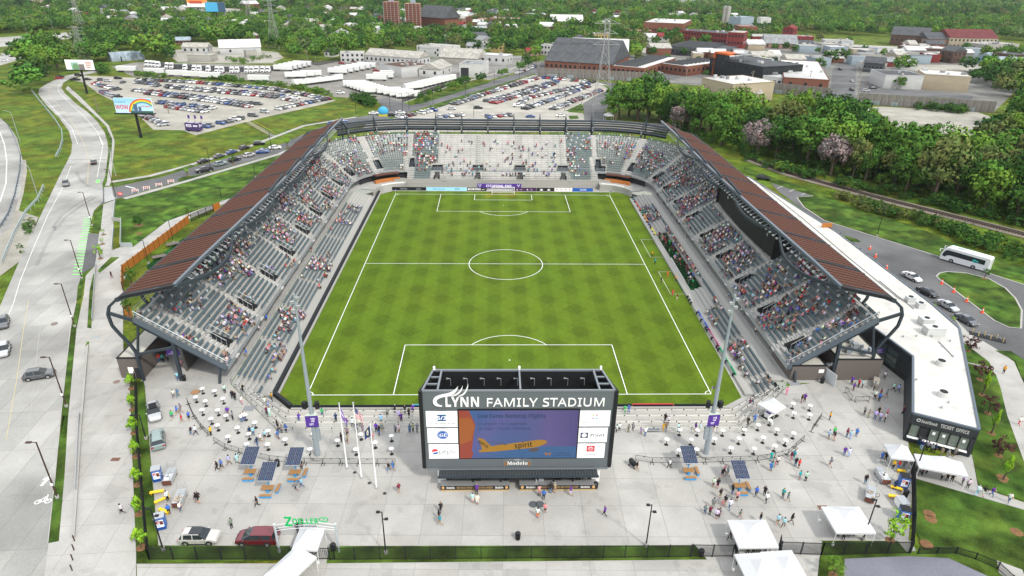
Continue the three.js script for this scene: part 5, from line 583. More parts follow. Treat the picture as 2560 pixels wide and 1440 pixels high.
// floodlight masts with purple signs
for (const [x, z, l, s] of [[-28.39,73.4, 'tall grey mast with purple sign on the left of the plaza', -1], [28.21,73.5, 'tall grey mast with purple sign on the right of the plaza', 1]]) {
  const t = thing('mast', l, 'mast', x, 0, z), mM = mat([0.33, 0.38, 0.41], 0.45, 0.4); part(t, 'pole', merge([cyl(0.42, 0.3, 9, 14), cyl(0.3, 0.14, 17.4, 12, 0, 9, 0)]), mM); part(t, 'plinth', cyl(1.1, 1.05, 0.35, 18), mConc[0]); part(t, 'cabinet', box(0.5, 2.2, 0.45, -s * 0.55, 4.2, 0.1), mM);
  const sg = canvasMat(160, 130, (g, w, h) => { g.fillStyle = '#4c2c86'; g.fillRect(0, 0, w, h); put(g, '← 113', 80, 36, 32, '#fff'); put(g, '← 116', 80, 64, 26, '#fff'); put(g, '117 →', 80, 98, 32, '#fff'); });
  for (let i = 0; i < 3; i++) { const a = (i / 3) * 2 * PI + 0.1; part(t, 'sign_panel', new THREE.PlaneGeometry(1.75, 1.9).translate(0, 0, 0.51).rotateY(a).translate(0, 6.7, 0), sg); } part(t, 'sign_cap', new THREE.CylinderGeometry(1.05, 1.05, 0.05, 3).rotateY(PI + 0.1).translate(0, 7.68, 0), mat([0.45, 0.5, 0.42], 0.6)); part(t, 'sign_floor', new THREE.CylinderGeometry(1.05, 1.05, 0.05, 3).rotateY(PI + 0.1).translate(0, 5.74, 0), mDark);
  for (const k of [-1, 1]) part(t, 'loudspeaker', merge([box(0.6, 1.0, 0.6, k * 0.85, 9, -0.2, k * 0.4), box(0.7, 0.1, 0.1, k * 0.4, 9, -0.1)]), mBlack); for (let i = 0; i < 4; i++) part(t, 'floodlight', box(0.5, 0.35, 0.3, (i % 2 ? 0.35 : -0.35), 24 + i * 0.6, 0.1), mGalv);
}
// flagpoles
const flagM = [canvasMat(64, 40, (g, w, h) => { g.fillStyle = '#7a5aa8'; g.fillRect(0, 0, w, h); g.fillStyle = '#d9cfe6'; g.fillRect(0, 14, w, 10); }, 0.8), canvasMat(128, 72, (g, w, h) => { for (let i = 0; i < 13; i++) { g.fillStyle = i % 2 ? '#efefef' : '#a8273a'; g.fillRect(0, (i * h) / 13, w, h / 13 + 1); } g.fillStyle = '#2b3566'; g.fillRect(0, 0, w * 0.42, h * 0.54); g.fillStyle = '#fff'; for (let i = 0; i < 30; i++) g.fillRect(4 + (i % 6) * 9, 4 + Math.floor(i / 6) * 7, 2, 2); }, 0.8), canvasMat(128, 72, (g, w, h) => { g.fillStyle = '#1d3566'; g.fillRect(0, 0, w, h); g.fillStyle = '#c9b25e'; g.beginPath(); g.arc(w / 2, h / 2, 24, 0, 7); g.fill(); g.fillStyle = '#e9e6da'; g.beginPath(); g.arc(w / 2, h / 2, 17, 0, 7); g.fill(); g.fillStyle = '#46689a'; g.fillRect(w / 2 - 8, h / 2 - 8, 16, 18); }, 0.8)];
[[-23.7, 75.9, 11.1, 'white flagpole with a limp lilac flag'], [-21.3, 77.9, 12.6, 'white flagpole with a red and white striped flag'], [-18.9, 79.9, 11.1, 'white flagpole with a dark blue flag']].forEach(([x, z, h, l], i) => { const t = thing('flagpole', l, 'flagpole', x, 0.03, z); part(t, 'pole', cyl(0.11, 0.06, h, 10), mWhite); part(t, 'finial', new THREE.SphereGeometry(0.14, 10, 8).translate(0, h + 0.1, 0), mGalv); part(t, 'base', cyl(0.2, 0.18, 0.25, 12), mGalv); const g = new THREE.PlaneGeometry(2.6, 1.7, 14, 6), p = g.attributes.position; for (let k = 0; k < p.count; k++) { const u = (p.getX(k) + 1.3) / 2.6, v = p.getY(k); const dr = [0.32, 0.55, 0.75][i], sg = [1, 1, -0.6][i]; p.setXYZ(k, sg * u * 2.2 * dr * 0.8 + 0.08 * sg, h - 1.3 + v * (1 - 0.25 * u) - u * 2.3 * (1.1 - dr), 0.16 * Math.sin(u * 9 + v) * u); } g.computeVertexNormals(); part(t, 'flag', g, flagM[i]); });
// black picket fences round the plaza
function fence(label, pts, h = 2.1) {
  const t = thing('fence', label, 'fence'), p = D2(pts); for (let i = 0; i + 1 < p.length; i++) { const a = V(p[i][0], 0.05, p[i][1]), b = V(p[i + 1][0], 0.05, p[i + 1][1]), L = a.distanceTo(b), n = Math.max(1, Math.round(L / 2.9)); for (let k = 0; k < n; k++) { const q = a.clone().lerp(b, k / n), r = a.clone().lerp(b, (k + 1) / n), U = (v, y) => v.clone().setY(y); part(t, 'post', box(0.1, h + 0.15, 0.1, q.x, h / 2, q.z), mBlack); part(t, 'rail', merge([beam(U(q, h - 0.1), U(r, h - 0.1), 0.05, 0.05), beam(U(q, 0.25), U(r, 0.25), 0.05, 0.05)]), mBlack); const m = Math.round(q.distanceTo(r) / 0.125), e = []; for (let j = 1; j < m; j++) { const s = q.clone().lerp(r, j / m); e.push(box(0.036, h, 0.036, s.x, h / 2 + 0.05, s.z)); } part(t, 'pickets', merge(e), mBlack).userData.kind = 'stuff'; } if (i + 2 === p.length) part(t, 'post', box(0.1, h + 0.15, 0.1, b.x, h / 2, b.z), mBlack); }
  return t;
}
fence('black picket fence along the left grass strip', [-43.9,91.6,-49.87,80.6,-56.74,67.8,-62.15,56.93,-63.59,54.27]); fence('black picket fence in front of the red minivan', [-43.9,91.6,-26.77,91.8]); fence('long black picket fence below the scoreboard', [-22.53,91.9,7.59,92,20.85,92]); fence('black picket fence in front of the staff tent', [37,91.9,47.94,91.8]); fence('black picket fence at the gate beside the bin', [21,91.9,23.55,92,26.02,92]); fence('black picket fence right of the gate tents', [32.01,91.6,37,91.9]);
fence('black picket fence down the right side of the plaza', [48.13,91.8,50.91,87.5,54.35,81.6,56.56,77.7,57.67,75.6]); fence('low black picket fence round the court', [48.99,91.9,53.74,91.9,55.61,92.8,57.36,94.2,57.68,96.1], 1.2); fence('black gate leaf at the ticket tent corner', [57.1,76.8,58.09,77.7], 1.5);
for (const [x, z, w, ry, l] of [[-24.96,91.7,1.3,0.9,'black slatted gate leaf beside the small tent'],[-23.36,91.8,1.8,0,'black slatted gate panel right of the small tent'],[26.43,92,1.6,1.3,'black mesh gate leaf at the left tent gate'],[29.13,91.7,1.6,1.35,'black mesh gate leaf between the gate lanes'],[31.93,91.6,1.6,1.2,'black mesh gate leaf right of the gate lanes']]) { const t = thing('gate', l, 'gate', x, 0.05, z, ry); part(t, 'gate_frame', merge([box(w * 1.6, 0.07, 0.07, 0, 1.85, 0), box(w * 1.6, 0.07, 0.07, 0, 0.15, 0), box(0.08, 1.9, 0.08, -w * 0.8, 0.95, 0), box(0.08, 1.9, 0.08, w * 0.8, 0.95, 0)]), mBlack); part(t, 'bars', merge(Array.from({ length: 14 }, (_, i) => box(0.04, 1.7, 0.03, -w * 0.75 + i * w * 1.5 / 13, 1, 0))), mBlack).userData.kind = 'stuff'; }
// arch over the lower left gate
{ const [ax, az] = [-28.81,90.7], [bx, bz] = [-21.67,90.7], t = thing('entrance_arch', 'pale steel entrance arch with green ZOELLER lettering', 'arch'), h = 4.6, mA = mat([0.52, 0.57, 0.6], 0.45, 0.3); part(t, 'post', merge([bar(V(ax, 0, az), V(ax, h, az), 0.14, 8), cyl(0.17, 0.17, 0.1, 8, ax, h, az)]), mA); part(t, 'post', merge([bar(V(bx, 0, bz), V(bx, h, bz), 0.14, 8), cyl(0.17, 0.17, 0.1, 8, bx, h, bz)]), mA);
  const cv = (y0, s) => { const c = []; let q; for (let i = 0; i <= 12; i++) { const f = i / 12, p = V(ax + (bx - ax) * f, y0 + s * Math.sin(PI * f), az + (bz - az) * f); if (q) c.push(bar(q, p, 0.035, 5)); q = p; } return c; }; part(t, 'arch_rail', merge([...cv(h - 0.1, 0.55), ...cv(h - 0.6, 0.5), ...cv(h - 0.95, 0.4)]), mat([0.7, 0.72, 0.73], 0.5, 0.2));
  const mG = mat([0.01, 0.4, 0.11], 0.5), W = bx - ax; letters(t, 'Z', fontB, ax + W * 0.17, h - 0.2, az, 1.0, 1.45, mG, 0.06); letters(t, 'OELLER', fontB, ax + W * 0.3, h + 0.15, az, 3.1, 0.85, mG, 0.06); letters(t, 'PUMP COMPANY', fontR, ax + W * 0.32, h - 0.35, az + 0.05, 2.7, 0.3, mat([0.1, 0.12, 0.15], 0.5), 0.04); part(t, 'emblem', merge([new THREE.TorusGeometry(0.42, 0.06, 6, 20).scale(1.2, 0.85, 1).translate(ax + W * 0.82, h + 0.75, az), box(0.1, 0.5, 0.05, ax + W * 0.82, h + 0.75, az, 0, 0, -0.6)]), mG); }
// bins
for (const [x, z, l] of [[-55.72,53.87, 'black bin beside the stand column'], [-33.61,75.3, 'black bin beside the crowd barriers'], [-22.4,90.4, 'black bin behind the fence by the arch'], [0.06,88.9, 'black bin alone in front of the scoreboard'], [10.99,80.2, 'black bin at the end of the bar'], [22.25,91.8, 'black bin by the gate fence'], [54.01,55.05, 'black bin against the brown block hut'], [53.12,82.1, 'black bin between food cart and cooler']]) { const t = thing('litter_bin', l, 'bin', x, 0.035, z); part(t, 'body', cyl(0.3, 0.36, 0.85, 14), mBlack); part(t, 'dome_lid', new THREE.SphereGeometry(0.37, 14, 6, 0, 2 * PI, 0, PI / 2).scale(1, 0.8, 1).translate(0, 0.86, 0), mDark); part(t, 'opening', box(0.34, 0.18, 0.1, 0, 0.97, 0.3), mat([0.008, 0.008, 0.008], 0.9)); }
// blue drink coolers, carts and yellow benches along the sides
const coolM = canvasMat(128, 180, (g, w, h) => { g.fillStyle = '#1d57a8'; g.fillRect(0, 0, w, h); g.fillStyle = '#e6eef6'; g.fillRect(14, 20, 100, 120); g.fillStyle = '#b83b2e'; g.fillRect(20, 30, 42, 46); g.fillStyle = '#6b2a22'; g.fillRect(66, 40, 42, 60); g.fillStyle = '#c9d4e0'; g.fillRect(24, 84, 36, 44); put(g, 'U', 46, 56, 40, '#fff'); g.fillStyle = '#123f86'; g.fillRect(0, 150, w, 30); }, 0.4);
for (const [x, z, ry, l] of [[-49.1,78.5, 0.35, 'blue drink cooler, upper one on the left side'], [-44.72,87.1, 0.35, 'blue drink cooler, lower one beside the left fence'], [53.69,80.9, -0.3, 'blue drink cooler, upper one at the right fence'], [50.25,86.9, -0.3, 'blue drink cooler, lower one at the right fence']]) { const t = thing('drink_cooler', l, 'drink cooler', x, 0.035, z - 0.6, ry); part(t, 'cabinet', box(1.15, 1.95, 1.1, 0, 1, 0), mat([0.02, 0.1, 0.35], 0.4)); part(t, 'printed_front', box(1.1, 1.75, 0.04, 0, 1.02, 0.56), coolM); part(t, 'top_panel', box(1.2, 0.08, 1.15, 0, 2.0, 0), l.includes('right') ? mBlack : mGalv); }
for (const [x, z, ry, l, c] of [[-47.39,79.6, 0.12, 'galvanised food cart, upper of the left pair', 0], [-44.29,83.7, 0.12, 'food cart with brown front, lower of the left pair', 1], [51.66,80.3, -0.1, 'galvanised food cart, upper of the right pair', 0], [48.01,83.9, -0.55, 'food cart with brown end and bicycle wheel', 1]]) { const t = thing('food_cart', l, 'food cart', x, 0.035, z - 1.6, ry), mm = mat([0.5, 0.52, 0.53], 0.35, 0.6); part(t, 'body', box(1.1, 0.75, 2.6, 0, 0.6, 0), mm); part(t, 'counter_end', box(1.14, 0.7, 0.08, 0, 0.62, 1.34), mat([0.13, 0.05, 0.035], 0.6)); part(t, 'canopy_frame', merge([[-0.55, 1.35], [0.55, 1.35], [-0.55, -1.35], [0.55, -1.35]].map(([a, b]) => bar(V(a, 0.9, b), V(a, 2.2, b), 0.025, 5)).concat([bar(V(-0.55, 2.2, -1.35), V(-0.55, 2.2, 1.35), 0.03, 5), bar(V(0.55, 2.2, -1.35), V(0.55, 2.2, 1.35), 0.03, 5), bar(V(-0.55, 2.2, -1.35), V(0.55, 2.2, -1.35), 0.03, 5), bar(V(-0.55, 2.2, 1.35), V(0.55, 2.2, 1.35), 0.03, 5)])), mGalv); part(t, 'lid', box(0.9, 0.08, 0.8, 0, 1.02, -0.7), mGalv); part(t, 'food_tray', merge(Array.from({ length: 7 }, (_, i) => box(0.3, 0.18, 0.22, rr(-0.35, 0.35), 1.06, rr(-0.2, 1.1)))), c ? mat([0.4, 0.33, 0.25], 0.7) : mWhite); for (const s of [-1, 1]) part(t, 'wheel', new THREE.CylinderGeometry(0.25, 0.25, 0.08, 12).rotateZ(PI / 2).translate(s * 0.5, 0.25, -0.9), mBlack); if (c && x > 0) part(t, 'bicycle_wheel', new THREE.TorusGeometry(0.33, 0.03, 5, 16).rotateY(0.4).translate(0.9, 0.36, -0.6), mBlack); }
for (const [x, z, w, ry, l] of [[-47.98,80.7,1.7,0.25,'yellow bench nearest the upper left cooler'],[-46.65,82.1,1.9,0.7,'yellow bench behind the lower left cart, middle'],[-45.53,84.1,1.6,-0.4,'yellow bench behind the lower left cart, lowest'],[52.53,80.9,1.5,-0.5,'yellow bench between right cart and cooler'],[51.54,82.5,1.9,-0.2,'yellow bench above the white chest on the right'],[55.17,77.5,1.1,-0.2,'small yellow bench below the right wall tent']]) { const t = thing('yellow_bench', l, 'bench', x, 0.035, z, ry); part(t, 'seat', box(w, 0.1, 0.45, 0, 0.42, 0), mat([0.75, 0.48, 0.02], 0.5)); part(t, 'leg', merge([box(0.08, 0.4, 0.4, -w * 0.4, 0.2, 0), box(0.08, 0.4, 0.4, w * 0.4, 0.2, 0)]), mat([0.6, 0.38, 0.02], 0.5)); }
{ const t = thing('ice_chest', 'white ice chest beside the lower right cooler', 'ice chest', 51.52,84.7, 0); t.position.set(t.position.x, 0.035, t.position.y); part(t, 'body', box(1.1, 1.0, 1.6, 0, 0.5, -0.8), mWhite); part(t, 'lid', box(1.15, 0.1, 1.65, 0, 1.05, -0.8), mGalv); }
// merchandise stand under the right stand end
{ const [x, z] = [59.12,56.97], t = thing('merchandise_stand', 'pale merchandise stand with open front and price screens', 'kiosk', x, 0.035, z - 2.4, -0.05), mm = mat([0.55, 0.57, 0.58], 0.5, 0.2); part(t, 'side_wall', box(0.12, 2.3, 3, -3.9, 1.15, 0.4, 0.35), mm); part(t, 'counter', box(7, 1.0, 0.5, 0.2, 0.5, -1.2), mm); part(t, 'header', box(7.4, 0.35, 0.3, 0, 2.45, -1.4), mm); for (let i = 0; i < 4; i++) part(t, 'screen', box(1.3, 0.5, 0.06, -2.6 + i * 1.75, 2.72, -1.2, 0, -0.5), mWhite); part(t, 'back_wall', box(7.2, 2.3, 0.12, 0, 1.15, -2.2), mm); part(t, 'side_counter', box(0.9, 1.0, 2.4, 4.0, 0.5, 1.0, -0.5), mat([0.3, 0.27, 0.23], 0.6)); part(t, 'goods', merge(Array.from({ length: 14 }, () => box(0.4, 0.3, 0.3, rr(-3, 3.4), 1.1, rr(-1.4, -1)))), mat([0.25, 0.25, 0.3], 0.7)); }
// orange screen fence beside the left stand
{ const t = thing('screen_fence', 'orange panelled screen fence beside the rust roof', 'fence'), mO = mat([0.43, 0.15, 0.028], 0.55), seg = (a, b, n, post) => { for (let i = 0; i < n; i++) { const p = V(a[0] + (b[0] - a[0]) * i / n, 0, a[1] + (b[1] - a[1]) * i / n), q = V(a[0] + (b[0] - a[0]) * (i + 1) / n, 0, a[1] + (b[1] - a[1]) * (i + 1) / n); part(t, 'panel', beam(p.clone().setY(1.15), q.clone().setY(1.15), 0.08, 2.1), mO); part(t, 'post', box(0.12, 2.4, 0.12, p.x, 1.2, p.z), mBlack); } }; seg([-87.6,10.81], [-86.6,-22.62], 14); seg([-83,19.93], [-87.5,11.11], 3); seg([-83.5,-31.79], [-82.5,-34.23], 1); seg([-77.3,30.68], [-75.8,30.91], 1); }
fence('black railing gate between orange fence panels', [-86.4,-23.5,-83.4,-31.6], 2.2);
for (const [x, z, l] of [[-83.2,2.52, 'dark games table on green turf, nearer one'], [-83.5,-5.49, 'dark games table on green turf, farther one']]) { const t = thing('games_table', l, 'table', x, 0.1, z); part(t, 'table_top', box(3, 0.1, 1.6, 0, 0.8, 0, 0.6), mat([0.13, 0.11, 0.1], 0.7)); part(t, 'leg', merge([box(0.1, 0.8, 0.1, -1, 0.4, 0.2), box(0.1, 0.8, 0.1, 1, 0.4, -0.2)]), mBlack); }
struct('play_turf', flat([-84.5,6.44,-83.4,-11.14,-81.7,-10.38,-77.5,-0.23,-82.8,8.94], 0.13), mat([0.02, 0.14, 0.05], 0.95, 0, { map: tGrass }), 'dark green play turf beside the rust roof');
// barricades on the side street, cones, small road signs
for (const [x, z] of D2([-114,-48.81,-111.9,-51.68,-109.7,-55.21,-107.5,-58.86])) { const t = thing('barricade', 'red and white striped road barricade across the side street', 'barricade', x, 0.06, z, 0.35, 'barricades on the side street'); const m = canvasMat(128, 16, (g, w, h) => { for (let i = 0; i < 8; i++) { g.fillStyle = i % 2 ? '#f0ece6' : '#c9564a'; g.fillRect(i * 16, 0, 16, h); } }); part(t, 'rail', box(2.0, 0.25, 0.05, 0, 1.05, 0), m); part(t, 'rail', box(2.0, 0.25, 0.05, 0, 0.6, 0), m); for (const s of [-1, 1]) part(t, 'leg', merge([box(0.08, 1.2, 0.06, s * 0.85, 0.6, 0), box(0.08, 0.06, 0.9, s * 0.85, 0.03, 0)]), mWhite); }
{ const t = thing('road_sign', 'red ROAD CLOSED sign at the street corner', 'sign', -116.7,-45.25, 0); t.position.set(t.position.x, 0.06, t.position.y); part(t, 'panel', box(1.4, 1.0, 0.05, 0, 0.8, 0), canvasMat(96, 64, (g, w, h) => { g.fillStyle = '#d8402f'; g.fillRect(0, 0, w, h); put(g, 'ROAD', 48, 22, 22, '#fff'); put(g, 'CLOSED', 48, 44, 20, '#fff'); })); part(t, 'stand', merge([box(0.06, 0.6, 0.06, -0.5, 0.3, 0), box(0.06, 0.6, 0.06, 0.5, 0.3, 0)]), mBlack); }
{ const c0 = thing('traffic_cone', 'orange traffic cone', 'traffic cone', 0, 0, 0, 0, 'orange cones along the drive'), mO = mat([0.8, 0.09, 0.03], 0.6); part(c0, 'base', box(0.45, 0.05, 0.45, 0, 0.025, 0), mO); part(c0, 'cone', cyl(0.2, 0.04, 0.85, 12, 0, 0.05, 0), mO); part(c0, 'collar', cyl(0.125, 0.095, 0.16, 12, 0, 0.5, 0), mWhite); D2([94.2,-5.34,93,-0.26,91.9,6.85,100.2,15.28,100.3,19.48,100.2,24.11,100.1,29.33]).forEach(([x, z], i) => { const o = i ? copyOf(c0, x, 0.08, z, 0) : c0; o.position.set(x, 0.08, z); o.userData.label = 'orange traffic cone beside the drive'; o.scale.setScalar(1.35); }); }
{ const t = thing('bicycle_rack', 'dark rack with pale timber posts at the drive edge', 'rack', 94.1,39.58, 0); t.position.set(t.position.x, 0.08, t.position.y); t.rotation.y = -0.62; part(t, 'base', box(6, 0.1, 1.6, 0, 0.06, 0), mBlack); for (let i = 0; i < 6; i++) part(t, 'post', box(0.16, 1.0, 0.16, -2.5 + i, 0.5, i % 2 ? 0.6 : -0.3), mat([0.5, 0.37, 0.16], 0.7)); part(t, 'rail', merge([0, 1, 2].map((i) => new THREE.TorusGeometry(0.4, 0.04, 5, 12, PI).translate(-1.8 + i * 1.8, 0.3, 0.1))), mGalv); }
// manholes, mats, retaining wall, ramp and hand rails at the promenade
for (const [x, z, w, d, c, l] of [[-52.42,57.39,1.4,1.4,[0.3,0.17,0.09],'rusty round cover on the plaza near the stand'],[2.29,83.1,1.2,1.2,[0.08,0.09,0.095],'dark round cover in front of the bar, left one'],[3.17,83.1,1.2,1.2,[0.08,0.09,0.095],'dark round cover in front of the bar, right one'],[-22.46,76.8,0.5,0.5,[0.04,0.04,0.04],'small dark drain cover, highest of three by the flagpoles'],[-20.04,78.9,0.5,0.5,[0.04,0.04,0.04],'small dark drain cover, middle of three by the flagpoles'],[-17.65,80.9,0.5,0.5,[0.04,0.04,0.04],'small dark drain cover, lowest of three by the flagpoles'],[-89.2,34.22,1.2,1.0,[0.2,0.16,0.14],'round manhole cover on the concrete road'],[-66.8,54.39,1.1,1.1,[0.2,0.15,0.12],'round manhole cover on the promenade']]) single('manhole_cover', cyl(w / 2, w / 2, 0.03, 20, x, (x < -46 ? 0.12 : 0.034), z), mat(c, 0.8), l, 'manhole cover');
for (const [x, z, w, d, c, l] of [[-42.17,61.85,1.7,1.4,[0.2,0.21,0.22],'grey drain grate by the left terrace rail'],[21.65,67.6,2.2,0.7,[0.18,0.19,0.2],'grey grate at the terrace steps'],[-56.97,73.9,1.2,0.7,[0.15,0.08,0.06],'brown plate set in the promenade'],[40.85,84.1,1.3,0.8,[0.16,0.09,0.06],'brown plate beside the staff tent'],[49.13,55.27,2,1,[0.22,0.23,0.24],'grey grate at the right terrace end'],[-78.4,39.5,1.6,0.7,[0.3,0.32,0.32],'pale grate on the promenade']]) single('drain_grate', box(w, 0.03, d, x, x < -46 ? 0.135 : 0.048, z), mat(c, 0.8), l, 'drain grate');
{ const t = thing('retaining_wall', 'low pale kerb wall with grey rail along the promenade', 'wall'); const p = D2([-54.67,88.2,-59.73,78.4,-66,66.4,-72.5,53.64,-78,42.73]); for (let i = 0; i + 1 < p.length; i++) part(t, 'wall_block', beam(V(p[i][0], 0.25, p[i][1]), V(p[i + 1][0], 0.25, p[i + 1][1]), 0.3, 0.4), mConc[2]); const e = []; const q = D2([-58.8,80.3,-67.7,63.61,-82.2,33.45,-96,6.52]); for (let i = 0; i + 1 < q.length; i++) if (i !== 1) e.push(beam(V(q[i][0], 0.6, q[i][1]), V(q[i + 1][0], 0.6, q[i + 1][1]), 0.06, 0.9)); part(t, 'handrail', merge(e), mGalv); }
for (const [x, z] of D2([-54.28,88.7,-53.55,90.1,-52.83,91.6,-52.05,93.1])) { const t = thing('bollard', 'slim dark bollard at the lower end of the kerb wall', 'bollard', x, 0.1, z, 0, 'bollards on the promenade'); part(t, 'post', cyl(0.07, 0.07, 0.95, 8), mBrown); part(t, 'cap', cyl(0.08, 0.05, 0.05, 8, 0, 0.95, 0), mBrown); }
{ const t = thing('ramp_wall', 'concrete ramp with glass grey rails below the lawn', 'wall'); const e = []; for (const q of [[-108,-23.64,-105.3,-22.8],[-97,-2.5,-104.6,-18.12],[-96,-4.65,-105.3,-23.24],[-107.8,-24.08,-116.1,-41.23],[-96.2,-5.01,-93.3,-5.04]]) e.push(beam(V(q[0], 0.7, q[1]), V(q[2], 0.7, q[3]), 0.12, 1.1)); part(t, 'wall_panel', merge([e[0]]), mConc[2]); e.slice(1).forEach((g) => part(t, 'rail_panel', g, mat([0.4, 0.45, 0.45], 0.4, 0.4))); }

// ================= people: one continuous body per person =================
const SK = { // joints per pose; metres, facing +z, feet at y 0
  stand: { pel: [0, 0.93, 0], ch: [0, 1.3, 0], nk: [0, 1.5, 0], hd: [0, 1.64, 0.02], k0: [-0.1, 0.5, 0.02], a0: [-0.11, 0.08, -0.02], k1: [0.1, 0.5, 0.03], a1: [0.12, 0.08, 0], e0: [-0.26, 1.14, -0.02], w0: [-0.25, 0.9, 0.08], e1: [0.26, 1.14, -0.03], w1: [0.2, 0.98, 0.2] },
  walk: { pel: [0, 0.91, 0], ch: [0, 1.28, 0.03], nk: [0, 1.48, 0.04], hd: [0, 1.62, 0.08], k0: [-0.09, 0.5, 0.2], a0: [-0.09, 0.09, 0.3], k1: [0.09, 0.47, 0.02], a1: [0.1, 0.14, -0.34], e0: [-0.25, 1.13, -0.14], w0: [-0.24, 0.9, -0.12], e1: [0.25, 1.13, 0.1], w1: [0.22, 0.96, 0.28] },
  lean: { pel: [0, 0.92, -0.06], ch: [0, 1.24, 0.08], nk: [0, 1.42, 0.16], hd: [0, 1.55, 0.22], k0: [-0.1, 0.5, -0.04], a0: [-0.11, 0.08, -0.08], k1: [0.1, 0.5, 0.03], a1: [0.12, 0.08, -0.04], e0: [-0.24, 1.08, 0.22], w0: [-0.1, 1.06, 0.42], e1: [0.24, 1.08, 0.22], w1: [0.12, 1.06, 0.42] },
  sit: { pel: [0, 0.53, 0], ch: [0, 0.88, -0.04], nk: [0, 1.07, -0.02], hd: [0, 1.21, 0.03], k0: [-0.12, 0.52, 0.42], a0: [-0.12, 0.08, 0.42], k1: [0.12, 0.52, 0.42], a1: [0.13, 0.08, 0.46], e0: [-0.25, 0.75, 0.06], w0: [-0.14, 0.6, 0.28], e1: [0.25, 0.75, 0.06], w1: [0.14, 0.62, 0.28] },
};
function bodyGeo(pose, N, fat) { // smooth union of tapered limbs, meshed on a grid
  const J = SK[pose], T = (p, q, f) => p.map((v, i) => v + (q[i] - v) * f), add = (p, x, y, z) => [p[0] + x, p[1] + y, p[2] + z];
  const s0 = add(J.ch, -0.17, 0.1, 0), s1 = add(J.ch, 0.17, 0.1, 0), h0 = add(J.pel, -0.09, -0.04, 0), h1 = add(J.pel, 0.09, -0.04, 0);
  const B = [ // [a, b, ra, rb, region]
    [add(J.hd, 0, -0.03, 0.01), add(J.hd, 0, 0.035, -0.01), 0.088, 0.1, 'head'], [J.nk, J.hd, 0.055, 0.055, 'skin'], [J.pel, J.ch, 0.15, 0.155, 'shirt'], [s0, s1, 0.085, 0.085, 'shirt'], [J.ch, J.nk, 0.12, 0.06, 'shirt'],
    [h0, J.k0, 0.098, 0.065, 'leg'], [h1, J.k1, 0.098, 0.065, 'leg'], [J.k0, J.a0, 0.062, 0.042, 'calf'], [J.k1, J.a1, 0.062, 0.042, 'calf'], [J.a0, add(J.a0, 0, -0.035, 0.15), 0.045, 0.04, 'shoe'], [J.a1, add(J.a1, 0, -0.035, 0.15), 0.045, 0.04, 'shoe'],
    [s0, J.e0, 0.06, 0.047, 'shirt'], [s1, J.e1, 0.06, 0.047, 'shirt'], [J.e0, J.w0, 0.045, 0.034, 'skin'], [J.e1, J.w1, 0.045, 0.034, 'skin'], [J.w0, T(J.w0, J.e0, -0.4), 0.04, 0.034, 'skin'], [J.w1, T(J.w1, J.e1, -0.4), 0.04, 0.034, 'skin'],
  ].map((b) => [b[0], b[1], b[2] * fat, b[3] * fat, b[4]]);
  const dist = (p, b) => { const [a, c, ra, rb] = b, dx = c[0] - a[0], dy = c[1] - a[1], dz = c[2] - a[2], px = p[0] - a[0], py = p[1] - a[1], pz = p[2] - a[2], t = Math.max(0, Math.min(1, (px * dx + py * dy + pz * dz) / (dx * dx + dy * dy + dz * dz))); return Math.hypot(px - dx * t, py - dy * t, pz - dz * t) - (ra + (rb - ra) * t); };
  const mc = new MarchingCubes(N, new THREE.MeshBasicMaterial(), false, false, 20000), half = N / 2, S = 0.93; mc.isolation = 0;
  for (let z = 0; z < N; z++) for (let y = 0; y < N; y++) for (let x = 0; x < N; x++) { const p = [((x - half) / half) * S, ((y - half) / half) * S + 0.88, ((z - half) / half) * S]; let d = 9; for (const b of B) { const e = dist(p, b), h = Math.max(0, Math.min(1, 0.5 + (0.5 * (e - d)) / 0.05)); d = e + (d - e) * h - 0.05 * h * (1 - h); } mc.field[x + y * N + z * N * N] = -d; }
  mc.update(); let g = new THREE.BufferGeometry(); const P = new Float32Array(mc.positionArray.subarray(0, mc.count * 3)); for (let i = 0; i < P.length; i += 3) { P[i] *= S; P[i + 1] = P[i + 1] * S + 0.88; P[i + 2] *= S; }
  g.setAttribute('position', new THREE.BufferAttribute(P, 3)); g = mergeVertices(g, 1e-4); g.computeVertexNormals();
  const pos = g.attributes.position, reg = []; for (let i = 0; i < pos.count; i++) { const p = [pos.getX(i), pos.getY(i), pos.getZ(i)]; let bd = 9, r = ''; for (const b of B) { const e = dist(p, b); if (e < bd) { bd = e; r = b[4]; } } if (r === 'head') r = p[2] - J.hd[2] > 0.045 - (p[1] - J.hd[1]) * -0.3 && p[1] - J.hd[1] < 0.07 ? 'skin' : 'hair'; if (r === 'shirt' && p[1] < J.pel[1] - 0.02) r = 'leg'; reg.push(r); }
  // one winding for all: marching cubes faces point inwards here when the field is negative outside
  const n = g.attributes.normal; let s = 0; for (let i = 0; i < pos.count; i++) s += n.getX(i) * pos.getX(i); if (s < 0) { const ix = g.index.array; for (let i = 0; i < ix.length; i += 3) { const t = ix[i]; ix[i] = ix[i + 1]; ix[i + 1] = t; } g.computeVertexNormals(); }
  return { g, reg };
}
const bodies = {}; for (const k of ['stand', 'walk', 'lean']) bodies[k] = bodyGeo(k, 36, 1.02); bodies.sit = bodyGeo('sit', 32, 1.05); const lowSit = bodyGeo('sit', 14, 1.3), lowStand = bodyGeo('stand', 15, 1.3);
